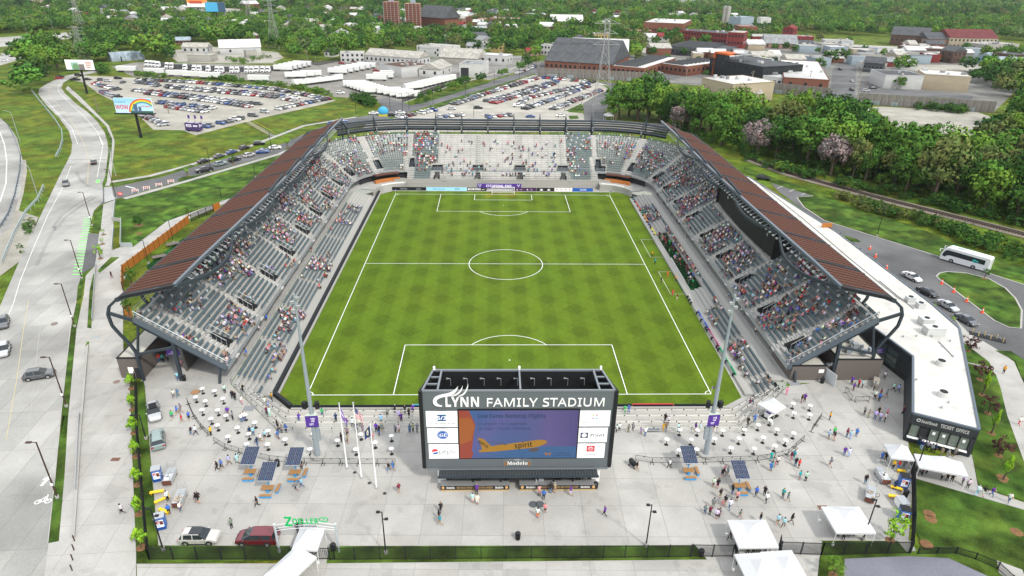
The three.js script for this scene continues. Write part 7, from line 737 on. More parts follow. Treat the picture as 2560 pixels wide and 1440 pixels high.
// small cars of the car parks: one mesh each
const lowCar = {}; for (const k in shells) { const [f, r, wr] = dims[k], W = CAR[k][4][1]; lowCar[k] = mergeC([colored(shells[k][0].clone(), [1, 1, 1]), colored(shells[k][1].clone(), [0.035, 0.04, 0.045]), ...[[f, 1], [f, -1], [r, 1], [r, -1]].map(([a, s]) => colored(new THREE.CylinderGeometry(wr, wr, 0.22, 8).rotateX(PI / 2).translate(a, wr, s * (W - 0.08)), [0.02, 0.02, 0.02]))]); }
const park = [], PC = ['white', 'white', 'white', 'black', 'black', 'grey', 'grey', 'grey', 'silver', 'silver', 'red', 'maroon', 'blue'];
function rowCars(pts, name, side = 1, gap = 2.85) { const p = D2(pts); let left = 0; for (let i = 0; i + 1 < p.length; i++) { const [a, b] = [p[i], p[i + 1]], L = Math.hypot(b[0] - a[0], b[1] - a[1]), r = ang(...a, ...b) + (side * PI) / 2; for (let d = left; d < L; d += gap) { left = gap - (L - d); if (rnd() < 0.07) continue; const f = d / L; park.push({ x: a[0] + (b[0] - a[0]) * f + rr(-0.15, 0.15), z: a[1] + (b[1] - a[1]) * f + rr(-0.4, 0.4), r: r + (rnd() < 0.35 ? PI : 0) + rr(-0.04, 0.04), t: pick(['suv', 'suv', 'sedan', 'sedan', 'van', 'pickup']), c: pick(PC), n: name }); } left = Math.max(0, left); } }
rowCars([-222.4,-269.3,-186.2,-261.8,-140.9,-244.4,-125,-237.7,-131.1,-240,-110.1,-225,-91,-208.1], 'the top row of the left gravel lot'); rowCars([-215.1,-257.7,-199.8,-252.5], 'the short second row of the left lot'); rowCars([-202.9,-248.3,-163.3,-236.4,-121.3,-220.9,-108.5,-210.4], 'the upper double row of the left lot'); rowCars([-188.4,-241.4,-160.8,-229.9,-119.3,-214.1,-107.4,-204], 'the upper double row of the left lot');
rowCars([-202.7,-230.3,-167.2,-216.1,-127.5,-194.5], 'the middle row of the left lot'); rowCars([-191.3,-220.9,-164.2,-208.9,-125,-186.9], 'the middle row of the left lot'); rowCars([-172.8,-195.1,-138.8,-181.3], 'the lower row of the left lot'); rowCars([-164,-184.9,-137.8,-170.4], 'the lower row of the left lot'); rowCars([-235.4,-251.4,-213.1,-232.2], 'the edge column of the left lot'); rowCars([-217.1,-224.7,-199.1,-206.9], 'the edge column of the left lot'); rowCars([-167.1,-165.1,-147.4,-143.1], 'the row below the rainbow billboard'); rowCars([-128.5,-140.1,-119.1,-160.2], 'the bottom row beside the stairs', -1); rowCars([-113.6,-174.3,-91.7,-211.4], 'the bottom right row of the left lot', -1);
rowCars([-47.66,-164.2,-32.97,-182.3], 'the kerb row behind the far stand'); rowCars([-23.4,-199.1,-5.71,-235.7,24.18,-290.2], 'the first row of the far gravel lot'); rowCars([9.39,-266.6,23.94,-293.5], 'the first row of the far gravel lot'); rowCars([-6.7,-207.9,22.27,-256.9,36.63,-280.4], 'the second row of the far gravel lot'); rowCars([-3.14,-203.3,20.16,-242.9,35.28,-272.7], 'the second row of the far gravel lot'); rowCars([9.48,-194.7,14.13,-217.3,55.11,-269.6], 'the third row of the far gravel lot'); rowCars([12.91,-188.9,27.96,-214.7,54,-261.1], 'the third row of the far gravel lot'); rowCars([27.01,-188.1,60.25,-248.1], 'the last row of the far gravel lot'); rowCars([29.78,-293.9,60.35,-277.5], 'the wall row of the far gravel lot'); rowCars([10.26,-308.9,16.79,-322.6,27.58,-349.2], 'the street behind the far lot', 0, 6);
rowCars([-31.52,-164.9,-17.08,-171.6], 'the near row of the far lot'); rowCars([-5.77,-166.8,4.95,-171.8], 'the near row of the far lot');
for (const [x, z, r, t2, c] of [[-61.07,-172.7,0.2,'sedan','white'],[-51.49,-169.2,0.1,'suv','black'],[-48.49,-174.6,0.1,'sedan','white'],[-24.34,-185.6,0,'sedan','silver'],[-11.03,-189.2,0,'suv','black'],[-75.4,-148.4,0.3,'suv','blue'],[-71.7,-153.2,0.3,'sedan','blue'],[-95.9,-110.6,0.35,'suv','black'],[-90.5,-97.8,0.3,'sedan','blue'],[-87.7,-104.3,0.3,'sedan','white'],[-270.1,-275.7,1,'sedan','black'],[-267.9,-270.5,1,'sedan','red'],[-263.7,-284.1,0.1,'suv','black'],[-255.2,-265.6,0.05,'pickup','black'],[-249,-267.4,0.05,'sedan','black'],[-239.7,-265.4,0,'suv','grey'],[-234.6,-262.7,0,'sedan','silver'],[-223.1,-258,1.5,'sedan','grey'],[-233.6,-272.9,0,'suv','black'],[-116.1,-164.9,-0.3,'van','grey'],[-123.1,-193.8,-0.2,'van','grey'],[-126.6,-186.8,-0.1,'sedan','red'],[14.46,-168.8,0,'sedan','blue'],[29.4,-171,0,'sedan','white'],[263.7,-322.9,0,'sedan','white'],[233.7,-266.4,0,'sedan','black'],[223.4,-255.5,0,'suv','silver'],[216.3,-259.1,1.4,'suv','black'],[234.2,-294.1,1.4,'sedan','silver'],[254.5,-353.1,1.4,'suv','black'],[195.9,-240.2,1.4,'sedan','grey'],[242.1,-451,0,'sedan','white'],[224.8,-457,0,'sedan','white'],[219.7,-405.8,0,'sedan','red'],[270.2,-429.4,0,'sedan','white'],[379.6,-409.8,0,'van','white'],[112.4,-322,0,'suv','silver'],[115.6,-327.7,0,'sedan','silver'],[-375,-383.8,0.1,'sedan','white'],[-352.2,-349.2,0.1,'sedan','white'],[-410.9,-523,0.1,'sedan','black'],[-114.7,-355.2,0,'sedan','red'],[-108.6,-365.3,0,'sedan','maroon'],[-83.7,-318.9,0,'sedan','red'],[-88.9,-228.8,0,'suv','white'],[89.6,-67.4,-0.4,'suv','black']]) park.push({ x, z, r, t: t2, c, n: 'the surrounding streets' });
for (const q of park) q.d = Math.hypot(q.x + 3, q.z - 148); park.sort((a, b) => a.d - b.d);
const kindW = { suv: 'suv', sedan: 'saloon', van: 'minivan', pickup: 'pickup' }, rowOf = {};
park.slice(0, 272).forEach((q) => { const o = single('parked_car', lowCar[q.t], mat(PAINT[q.c], 0.3, 0.1, { vertexColors: true, clearcoat: 0.6 }), `${q.c} ${kindW[q.t]} in ${q.n}`, 'car', 'cars in the car parks'); o.position.set(q.x, 0.07, q.z); o.rotation.y = q.r; });
{ const rest = park.slice(272), t = new THREE.Group(); t.name = 'far_parked_cars'; scene.add(t); tag(t, 'farthest parked cars of the gravel lots merging into rows', 'cars', null, 'stuff'); for (const k in lowCar) { const a = rest.filter((q) => q.t === k), im = new THREE.InstancedMesh(lowCar[k], new THREE.MeshStandardMaterial({ vertexColors: true, roughness: 0.3 }), a.length), M = new THREE.Matrix4(); a.forEach((q, i) => { im.setMatrixAt(i, M.makeRotationY(q.r).setPosition(q.x, 0.07, q.z)); im.setColorAt(i, new THREE.Color().setRGB(...PAINT[q.c])); }); im.name = 'parked_cars'; im.userData.kind = 'stuff'; sh(im); t.add(im); } console.log('parked', park.length); }

// ================= the town behind the stadium =================
const KEEP = []; // footprints that trees keep clear of
const WC = { W: [0.62, 0.62, 0.6], B: [0.24, 0.1, 0.065], R: [0.24, 0.045, 0.04], T: [0.5, 0.42, 0.3], K: [0.035, 0.038, 0.04], G: [0.3, 0.31, 0.31], L: [0.32, 0.45, 0.6], Y: [0.55, 0.42, 0.16], P: [0.4, 0.24, 0.2], C: [0.45, 0.43, 0.38], M: [0.17, 0.05, 0.05], S: [0.35, 0.42, 0.47], D: [0.1, 0.105, 0.11], N: [0.13, 0.08, 0.06], X: [0.68, 0.67, 0.64] };
const tWall = tex(256, 12, (u, v) => { const n = 0.88 + 0.14 * (fbm(u, v, 8, 4) - 0.5) * 2 + 0.05 * (vnoise(u * 128, v * 128, 128) - 0.5); return [n, n, n]; });
const wm = (k) => mat(WC[k], 0.85, 0, { map: tWall });
function gableGeo(w, d, rise, over) { const s = new THREE.Shape(); s.moveTo(-d / 2 - over, 0); s.lineTo(0, rise); s.lineTo(d / 2 + over, 0); s.lineTo(d / 2 + over, -0.15); s.lineTo(-d / 2 - over, -0.15); return new THREE.ExtrudeGeometry(s, { depth: w + over * 2, bevelEnabled: false }).translate(0, 0, -w / 2 - over); }
function bld(label, ax, az, bx, bz, d, h, wall, roof, style = 'f', win = 0, rows = 1, cat = 'building') {
  const w = Math.hypot(bx - ax, bz - az), r = ang(ax, az, bx, bz), t = thing('building', label, cat, (ax + bx) / 2, 0, (az + bz) / 2, r, 'buildings of the town'), m = wm(wall);
  const c = Math.cos(r), s = Math.sin(r), P = (x, z) => [t.position.x + x * c + z * s, t.position.z - x * s + z * c]; KEEP.push([P(-w / 2 - 4, az < -900 ? 70 : cat === 'house' ? 16 : 9), P(w / 2 + 4, az < -900 ? 70 : cat === 'house' ? 16 : 9), P(w / 2 + 4, -d - 3), P(-w / 2 - 4, -d - 3)]);
  part(t, 'wall', box(w, h, d, 0, h / 2, -d / 2), m);
  if (style === 'f') { part(t, 'roof', box(w - 0.6, 0.12, d - 0.6, 0, h + 0.07, -d / 2), wm(roof)); for (const q of [[w + 0.2, 0.35, 0, -0.1], [w + 0.2, 0.35, 0, -d + 0.1]]) part(t, 'parapet', box(q[0], 0.5, q[1], q[2], h + 0.1, q[3]), m); for (const x of [-w / 2, w / 2]) part(t, 'parapet', box(0.35, 0.48, d - 0.3, x, h + 0.1, -d / 2), m); const n = Math.min(7, Math.floor((w * d) / 140)); for (let i = 0; i < n; i++) { const a = rr(1, 3), e = rr(0.6, 1.8); part(t, 'roof_unit', box(a, e, rr(1, 2.5), rr(-0.42, 0.42) * w, h + 0.13 + e / 2, -d * rr(0.15, 0.85)), pick([mGalv, wm('G'), wm('W')])); } }
  else if (style === 'g') part(t, 'roof', gableGeo(w, d, d * 0.22 + 0.4, 0.5).rotateY(PI / 2).translate(0, h + 0.15, -d / 2), wm(roof)); else if (style === 'x') part(t, 'roof', gableGeo(d, w, w * 0.22 + 0.4, 0.4).translate(0, h + 0.15, -d / 2), wm(roof));
  else if (style === 's') { part(t, 'roof', box(w - 0.4, 0.12, d - 0.4, 0, h + 0.07, -d / 2), wm(roof)); const n = Math.floor(d / 5); for (let i = 0; i < n; i++) part(t, 'skylight', box(w * 0.7, 0.9, 1.6, -w * 0.08, h + 0.5, -3 - i * 5, 0, -0.4), wm('D')); }
  if (win) for (let k = 0; k < rows; k++) for (let i = 0; i < win; i++) { const ww = Math.min(1.6, (w / win) * 0.55), y = (h / rows) * (k + 0.55), f = part(t, 'window', box(ww, Math.min(1.9, (h / rows) * 0.5), 0.12, -w / 2 + (w / win) * (i + 0.5), y, 0.04), mGlass); if (h < 10 && w < 14) part(f, 'frame', box(ww + 0.25, 0.12, 0.2, -w / 2 + (w / win) * (i + 0.5), y - Math.min(0.95, (h / rows) * 0.25), 0.06), mWhite); }
  if (win) for (let k = 0; k < rows; k++) for (let i = 0; i < Math.max(2, Math.round((win * d) / w / 1.5)) && i < 8; i++) { const n = Math.min(8, Math.max(2, Math.round((win * d) / w / 1.5))); for (const sx of [-1, 1]) part(t, 'window', box(0.12, Math.min(1.8, (h / rows) * 0.45), Math.min(1.5, (d / n) * 0.5), sx * (w / 2 + 0.03), (h / rows) * (k + 0.55), -(d / n) * (i + 0.5)), mGlass); }
  return t;
}
for (const a of [
  ['long white shed with grey gable roof above the truck yard',-99,-364.8,-57.29,-344.9,16,5.5,'W','C','g',12],['white two storey block at the end of the long shed',-116.8,-363.2,-99.7,-366.1,12,6.5,'W','C','f',5,2],['white warehouse with a brown roof in the truck yard',-78.5,-304.6,-62.28,-288.2,24,6.5,'W','N','f',0],['weathered white gabled shed beside the brown roofed warehouse',-52.06,-296.6,-37.85,-292.8,24,5,'X','C','x',2],['low humped pale shed behind the white sheds',-44.42,-364.6,-15.52,-354.6,24,4.5,'C','C','g',0],['flat roofed white factory block with a blue mural',-65.2,-407.7,-45.43,-395,20,8,'X','C','f',5,2],['pale block joined to the flat white factory',-44.99,-395.1,-30.94,-422.7,20,7,'W','X','f',4],['white flat building with two dark windows',-13.91,-364.2,6.19,-356.5,13,6.5,'W','X','f',4],
  ['pale blue grey house among the trees',-49.24,-503,-39.93,-504,12,7,'S','G','x',2,2],['tall grey house with slate roof',-23.9,-492,-9.09,-501,12,8,'G','D','g',3,2],['white house beside the yellow one',-13.99,-465,-3.34,-473,12,7,'W','G','x',2,2],['small yellow square house',-6.63,-439.7,4.44,-437.6,9,6.5,'Y','C','f',3],['low white cottage with grey roof',-27.38,-454,-14.9,-451,11,3.5,'W','G','g',3],['grey cottage with a dark roof by the green lawn',-136.4,-395.5,-129.5,-393.3,10,3.8,'X','D','x',2],['white cottage half hidden by trees',-154.7,-467,-148.3,-468,11,5,'W','G','x',1],
  ['brick works with white roof and red gable',-75.2,-781,-38.49,-772,22,8,'B','X','g',8],['white house with maroon roof',-53.75,-668,-39.34,-664,12,6,'W','R','g',3],['white and blue banded office block',-30.75,-597,-11.9,-589,16,8,'L','W','f',7],['long brick factory behind the town trees',-10.14,-721,25.24,-713,30,9,'B','P','f',8],['brick house wall with pale roof',-24.06,-715,-14.45,-713,14,9,'P','P','f',2,2],
  ['shed with pale blue roof beyond the truck cabs',-283.6,-469,-272.2,-472,10,3.5,'B','S','g',4],['white shed with grey roof in the gravel yard',-253.8,-412.1,-234.1,-412.6,12,4,'W','C','g',4],['big white gabled shed in the gravel yard',-219.2,-400.4,-190.4,-410.9,22,5,'W','X','g',2],['pale flat shed beside a green skip',-226.5,-357,-209.3,-356.1,12,4.5,'C','C','f',0],['grey block near the pylon',-193.1,-384.2,-186.2,-388.4,8,5,'C','S','f',0],['pale yellow shed in the distant trees',-472,-687,-460,-696,14,4,'T','T','g',2],['white gabled house in the distance',-457,-741,-445.6,-751,14,6,'W','W','x',2],['white house by the far billboard',-471,-854,-452,-858,16,6,'W','W','g',3],['long pale building by the distant motorway',-410.9,-847,-367.8,-821,24,9,'C','C','f',8],['red brick house in the distance',-374.6,-918,-358.6,-933,18,12,'B','W','g',6,2],['small dark red barn',-228.3,-495,-221.1,-496,10,6,'R','C','x',1],['long beige building at the top left',-764,-985,-769,-1079,40,12,'T','C','f',12],['pale office beyond the pylon',-304.5,-662,-286.9,-665,18,7,'X','W','f',6],
  ['long brick mill with dark roof behind the concrete wall',32.7,-333.9,77.1,-315.6,58,6.5,'B','D','g',14],['broad white gabled warehouse roof',58.11,-402.8,103.1,-394.9,36,6,'W','W','g',0],['brick shed with white roof and slanting skylights',77.7,-315.6,97.1,-303.8,70,6,'B','X','s',7],['brick shed with long windows beside the works road',113.8,-327.5,127.8,-311.1,46,6.5,'B','X','s',6],['beige windowless warehouse with white roof',115.1,-233.3,125.1,-210.4,30,10,'T','X','f',0],['low beige annex of the warehouse',129.4,-215.3,142.8,-210.7,18,5,'T','X','f',0],
  ['long dark red factory with rows of pale windows',177,-526,213,-492,28,13,'R','D','f',16,3],['tall red factory block with printed gable',202,-457,214.1,-451,26,17,'R','C','f',5,3],['huge brick brewery hall with white roof',157.4,-601,196.6,-585,70,15,'B','X','f',14],['low brick wing in front of the brewery',138.9,-580,162.7,-578,14,8,'B','P','f',8],['long low dark shed with roof lights',142.3,-443.7,186.6,-415.2,60,6,'D','D','s',14],['small white gabled shop',145.1,-541,157.4,-538,14,5,'W','W','g',2],['white shop with maroon awnings',162.2,-548,173.1,-547,14,5,'W','R','g',2],
  ['white house with square tower roof',35.84,-424.8,48.63,-419.9,11,8,'W','C','f',5,2],['white house beside the red roofed shed',48.43,-412.2,58.52,-410.2,12,8,'W','D','x',4,2],['sky blue timber house with bay windows',68.6,-465,81.9,-466,13,9,'L','D','x',4,2],['low shed with pink red roof',23.74,-415.8,33.68,-416.8,10,3.5,'P','R','g',2],['black and yellow banded building',92.1,-524,117.2,-533,18,8,'Y','D','f',8,2],['long brick hall with white roof far off',67.8,-720,107.7,-720,30,7,'B','X','g',10],['pink brick house side wall',46.64,-624,60.71,-621,16,8,'P','X','g',3,2],['white apartment block on the skyline, left one',267.1,-1397,315.5,-1362,40,20,'W','W','f',14,4],['white apartment block on the skyline, middle one',315.9,-1352,369.7,-1348,40,22,'W','S','f',14,4],['white apartment block on the skyline, right one',366.4,-1275,402.1,-1276,36,21,'X','W','f',10,4],['long brick block on the skyline',416.6,-1324,479,-1332,30,9,'P','P','f',12],['grey blue process tower of the brewery',270.6,-665,280.4,-652,26,18,'S','S','f',0],['brick end block of the brewery',268.3,-616,287.5,-615,24,11,'B','P','f',6],['white tank house of the brewery',316.8,-687,328.8,-686,16,16,'X','W','f',0],['brick block at the top with white roof',568,-1567,607,-1556,40,12,'P','X','f',8],
  ['dark red gabled mill',302.7,-584,311.7,-578,22,12,'R','R','x',3,2],['red painted low works',300.1,-549,318.8,-543,18,7,'R','P','f',5],['grey white depot with flat roof',324.9,-531,350.9,-525,18,5,'W','C','f',5],['brick warehouse with broad white roof beside the town street',173.4,-260.1,197.4,-251.1,95,7,'B','X','f',3],['white canopy shed beside the black building',165.3,-272.2,175.2,-266,20,6,'W','W','f',4],['dark grey house with hipped roof',267.2,-344.8,277.9,-337.6,15,6.5,'D','D','g',5],['white corrugated warehouse above the grass bank',241.1,-268.6,263.8,-265.8,24,8,'W','D','f',0],['beige banded warehouse with bright roof',263.9,-265.8,287.1,-256.6,24,9,'T','X','f',0],['brick depot with white roof',366.2,-457,401.4,-452,24,6,'N','X','f',6],['red brown timber house',369.5,-400.4,383.9,-405.9,12,9,'N','D','x',3,2],['large brick hall with dark slate roof',400.9,-550,429.1,-532,30,10,'N','D','g',8],['second slate roofed brick hall',424.4,-524,452,-525,24,8,'P','D','g',6],['long pale school with maroon roof',444.2,-522,490,-519,30,10,'T','M','g',12,2],['long pale industrial block at the right edge',456,-485,496,-497,24,7,'C','C','f',8],['dark brick block at the right edge',403.3,-380.5,420.3,-381.9,20,9,'N','D','f',4],['pale metal shed at the right edge',374.2,-349.8,392.9,-345.5,18,6,'S','S','g',3],['low play hall with purple wall and grey roof',253.9,-502,282.9,-496,30,4.5,'P','G','g',6],['pale blue cottage by the scrap yard',396.6,-409.9,399.9,-396.2,12,5,'L','S','x',3],
]) bld(...a);
bld('white shed with a big black doorway beside the street',-25.64,-296.6,-10.74,-293.8,22,8,'X','G','f',0).add((() => { const m = sh(new THREE.Mesh(box(5.2, 6, 0.2, -4, 3, 0.02), mDark)); m.name = 'door'; return m; })());
{ const t = thing('quonset_hut', 'grey corrugated half round hut beyond the trailers', 'hut', -268,-358.3, 0); t.position.set(t.position.x, 0, t.position.y); t.rotation.y = 0.1; const s = new THREE.Shape(); s.absarc(0, 0, 6, 0, PI, false); part(t, 'shell', new THREE.ExtrudeGeometry(s, { depth: 22, bevelEnabled: false, curveSegments: 14 }).rotateY(-1.0).translate(4, 0, -12), wm('S')); part(t, 'door', box(3.4, 3.6, 0.2, -4.5, 1.8, 4.6, -1.0), mDark); KEEP.push([[t.position.x - 14, t.position.z + 12], [t.position.x + 16, t.position.z + 12], [t.position.x + 16, t.position.z - 20], [t.position.x - 14, t.position.z - 20]]); }
{ // church with two scaffolded towers
  const t = thing('church', 'brick church with two scaffolded towers and grey slate roof', 'church'); const tw = (x, z) => { part(t, 'tower', box(15, 28, 15, x, 14, z), wm('B')); const sc = []; for (let y = 2; y < 29; y += 2.2) sc.push(box(16.8, 0.35, 16.8, x, y, z)); part(t, 'scaffold_deck', merge(sc), mat([0.38, 0.17, 0.12], 0.8)); part(t, 'scaffold_poles', merge([-1, -0.5, 0, 0.5, 1].map((k) => box(0.35, 29, 0.35, x + k * 8.3, 14.5, z + 8.5))), mGalv); part(t, 'spire', new THREE.ConeGeometry(3.5, 14, 8).translate(x, 36, z), wm('S')); };
  tw(-122, -676); tw(-93, -640); part(t, 'nave', box(24, 14, 40, -66, 7, -655, 0.9), wm('B')); part(t, 'roof', gableGeo(42, 26, 12, 0.6).rotateY(0.9).translate(-66, 14.2, -655), wm('D')); for (let i = 0; i < 8; i++) part(t, 'window', box(1.6, 5, 0.3, -82 + i * 4.4, 6, -638 - i * 3.4 + 13, 0.62), mGlass); KEEP.push([[-140, -625], [-30, -600], [-30, -690], [-140, -700]]); }
// concrete flood wall in panels
{ const t = thing('flood_wall', 'long grey concrete flood wall between car park and town', 'wall'), mm = [mat([0.23, 0.21, 0.19], 0.9, 0, { map: tWall }), mat([0.26, 0.24, 0.215], 0.9, 0, { map: tWall }), mat([0.3, 0.35, 0.36], 0.9, 0, { map: tWall })]; for (const [a, b, n, h] of [[[26.02,-301.5],[98,-282.8],34,6],[[148.7,-256],[188,-228.1],24,6],[[197.1,-213.9],[257.7,-190.6],36,6]]) { for (let i = 0; i < n; i++) { const L = (f) => V(a[0] + (b[0] - a[0]) * f, 0, a[1] + (b[1] - a[1]) * f), p = L(i / n), q = L((i + 1) / n - 0.004); part(t, 'wall_panel', beam(p.clone().setY(h * 0.5), q.clone().setY(h * 0.5), 0.5, h), mm[i % 2]); if ([3, 4, 5, 9, 10, 22, 27, 30].includes(i)) part(t, 'paint_patch', beam(p.clone().add(V(0, 1.2, 0.3)), q.clone().add(V(0, 1.2, 0.3)), 0.06, 2.2), mm[2]); } KEEP.push([[a[0], a[1] + 6], [b[0], b[1] + 6], [b[0], b[1] - 4], [a[0], a[1] - 4]]); } }
// lattice pylons
function pylon(x, z, h, label) { const t = thing('pylon', label, 'pylon', x, 0, z), e = [], w = (y) => (y < h * 0.72 ? 4.6 - (y / (h * 0.72)) * 3.5 : 1.1), n = 12; for (let k = 0; k < n; k++) { const y0 = (h * k) / n, y1 = (h * (k + 1)) / n, a = w(y0), b = w(y1); for (const [p, q] of [[-1, -1], [1, -1], [1, 1], [-1, 1]]) { e.push(bar(V(p * a, y0, q * a), V(p * b, y1, q * b), 0.11, 4)); const [p2, q2] = [-q, p]; e.push(bar(V(p * a, y0, q * a), V(p2 * b, y1, q2 * b), 0.06, 3), bar(V(p2 * a, y0, q2 * a), V(p * b, y1, q * b), 0.06, 3)); } } part(t, 'lattice', merge(e), mat([0.36, 0.36, 0.34], 0.6, 0.3)); for (const [y, l] of [[0.74, 6.5], [0.85, 5], [0.95, 6]]) part(t, 'cross_arm', merge([bar(V(-l, h * y, 0), V(l, h * y, 0), 0.1, 4), bar(V(-l, h * y, 0), V(0, h * (y + 0.05), 0.5), 0.08, 4), bar(V(l, h * y, 0), V(0, h * (y + 0.05), 0.5), 0.08, 4)]), mat([0.36, 0.36, 0.34], 0.6, 0.3)); return t; }
pylon(50, -178, 44, 'tall steel pylon behind the far stand'); pylon(-190, -447, 40, 'steel pylon beyond the truck yard'); pylon(-425, -575, 38, 'distant steel pylon beside the motorway'); pylon(-311, -373, 22, 'short steel pylon behind the first billboard'); pylon(-292, -690, 34, 'faint steel pylon among far trees');
{ const e = [], wire = (a, b, sag) => { let q; for (let i = 0; i <= 10; i++) { const f = i / 10, p = V(a[0] + (b[0] - a[0]) * f, a[1] + (b[1] - a[1]) * f - sag * 4 * f * (1 - f), a[2] + (b[2] - a[2]) * f); if (q) e.push(bar(q, p, 0.04, 3)); q = p; } }; const t = thing('power_lines', 'thin power lines strung between the pylons', 'power lines'); for (const k of [-6, 6]) { wire([50 + k, 33, -178], [-190 + k, 30, -447], 8); wire([50 + k, 42, -178], [-190 + k, 38, -447], 8); } part(t, 'cable', merge(e), mDark); }
for (const [x, z, h] of [[206.3,-226.3,11],[249.6,-314,11],[203,-226.1,11],[452,-561,12],[191.3,-263.7,11],[254,-285.3,11],[53.64,-304.5,11],[27.12,-328.9,11],[151.5,-253,12],[-134.6,-338.3,11],[-129.6,-405,11],[-152.8,-877,12],[-429.4,-680,14],[-191.4,-171.9,7],[-157.8,-170.8,5]]) { const t = thing('utility_pole', 'slim wooden utility pole rising among the town roofs', 'utility pole', x, 0, z, 0, 'utility poles'); part(t, 'pole', cyl(0.2, 0.15, h, 6), mat([0.2, 0.16, 0.12], 0.9)); part(t, 'cross_arm', box(2.2, 0.15, 0.15, 0, h - 0.8, 0), mat([0.2, 0.16, 0.12], 0.9)); }
// advertising billboards on single black posts
function billboard(x, z, yb, yt, w, ry, label, m) { const t = thing('billboard', label, 'billboard', x, 0, z, ry); part(t, 'post', cyl(0.55, 0.5, yb, 12), mBlack); part(t, 'catwalk', box(w + 1, 0.4, 1.6, 0, yb, 0.3), mBlack); part(t, 'panel', box(w, yt - yb, 0.5, 0, (yb + yt) / 2 + 0.2, 0), mWhite); part(t, 'poster', new THREE.PlaneGeometry(w, yt - yb).translate(0, (yb + yt) / 2 + 0.2, 0.27), m); }
billboard(-224.1,-221.8, 12.2, 17.2, 15, -0.05, 'far billboard with a pale pictorial poster on a black post', canvasMat(256, 80, (g, w, h) => { g.fillStyle = '#e9e9e4'; g.fillRect(0, 0, w, h); g.fillStyle = '#8fb8a6'; g.fillRect(50, 20, 70, 60); g.fillStyle = '#6c8f66'; g.beginPath(); g.arc(90, 60, 30, 0, 7); g.fill(); g.fillStyle = '#7b726d'; g.fillRect(120, 34, 50, 46); g.fillStyle = '#b84a3e'; for (let i = 0; i < 4; i++) g.fillRect(185, 14 + i * 14, 55 - i * 4, 6); }, 0.7));
billboard(-146.9,-121.1, 9.8, 15.6, 15, -0.03, 'near billboard reading WOW with a painted rainbow', canvasMat(384, 150, (g, w, h) => { let a = g.createLinearGradient(0, 0, 0, h); a.addColorStop(0, '#8cc3e6'); a.addColorStop(1, '#c9e2ee'); g.fillStyle = a; g.fillRect(0, 0, w, h); ['#d43b33', '#ee8a2e', '#f2d43b', '#5fae4d', '#4a7fc4'].forEach((c, i) => { g.strokeStyle = c; g.lineWidth = 9; g.beginPath(); g.ellipse(290, 140, 150 - i * 9, 132 - i * 9, 0, PI, 2 * PI); g.stroke(); }); g.fillStyle = '#2f5b4a'; g.fillRect(150, 128, 234, 22); g.fillStyle = '#4a5f7e'; g.fillRect(190, 60, 40, 80); g.fillRect(238, 85, 28, 50); put(g, 'WOW', 70, 92, 60, '#c8262f', { max: 130 }); put(g, 'IT’S GOING TO', 62, 40, 20, '#3c6a9a', { max: 110 }); put(g, 'SEE MORE', 315, 80, 20, '#c8262f'); }, 0.7));
billboard(-388.7,-783, 14, 24, 26, 0, 'distant orange and white billboard', canvasMat(64, 24, (g) => { g.fillStyle = '#e2933f'; g.fillRect(0, 0, 64, 24); g.fillStyle = '#f0ece2'; g.fillRect(0, 12, 64, 12); g.fillStyle = '#b8482e'; g.fillRect(8, 6, 40, 8); })); billboard(-332.6,-697, 14, 24, 22, 0.2, 'distant blue billboard above the trees', canvasMat(64, 24, (g) => { g.fillStyle = '#3f9fc9'; g.fillRect(0, 0, 64, 24); g.fillStyle = '#2a4a66'; g.fillRect(40, 0, 24, 24); }));
// white trailers and truck cabs in the yard
const trailers = []; const mTr = mat([0.66, 0.66, 0.65], 0.6), tr0 = (L) => mergeC([colored(box(L, 2.7, 2.5, 0, 2.5, 0), [0.66, 0.66, 0.64]), colored(box(L * 0.96, 0.25, 1.2, 0, 1.0, 0), [0.05, 0.05, 0.05]), colored(box(0.1, 2.2, 2.1, L / 2 + 0.03, 2.5, 0), [0.25, 0.26, 0.27]), ...[-0.36, -0.27, 0.36].flatMap((f) => [-1, 1].map((s) => colored(new THREE.CylinderGeometry(0.5, 0.5, 0.3, 8).rotateX(PI / 2).translate(f * L, 0.5, s * 1.05), [0.02, 0.02, 0.02])))]); const gTr = tr0(13), mVC = new THREE.MeshStandardMaterial({ vertexColors: true, roughness: 0.6 });
function trailerRow(a, b, n, ry, name) { for (let i = 0; i < n; i++) { const f = n > 1 ? i / (n - 1) : 0, o = single('trailer', gTr, mVC, 'white box trailer in ' + name, 'trailer', 'white trailers in the truck yard'); o.position.set(a[0] + (b[0] - a[0]) * f, 0.03, a[1] + (b[1] - a[1]) * f); o.rotation.y = ry + rr(-0.02, 0.02); } }
trailerRow([-145.1,-315], [-138.5,-338], 5, -0.12, 'the cluster below the fenced lawn'); trailerRow([-128.4,-283.8], [-120.6,-291.5], 3, 0.2, 'the long stack, upper part'); trailerRow([-117,-256], [-102.1,-272], 9, 0.9, 'the long stack, lower part'); trailerRow([-106.1,-303.5], [-92.3,-333.2], 6, -0.1, 'the central cluster'); trailerRow([-76.2,-277], [-70.5,-295.3], 3, -0.12, 'the trio by the brown roofed warehouse'); trailerRow([-69.3,-230], [-85.3,-252], 7, 0.2, 'the large cluster near the gate'); trailerRow([-49.75,-217.1], [-61.65,-228.6], 4, 0.2, 'the group behind the screen fence'); trailerRow([-49.75,-244.4], [-32.5,-276.9], 9, 0.75, 'the row along the street'); trailerRow([-242.4,-302], [-220.7,-293.7], 2, -0.05, 'the line above the gravel lot, left end'); trailerRow([-203,-285.4], [-179.2,-277.8], 3, -0.05, 'the line above the gravel lot'); trailerRow([-146.6,-268.9], [-146.6,-268.9], 1, -0.05, 'a lone place left of the stack');
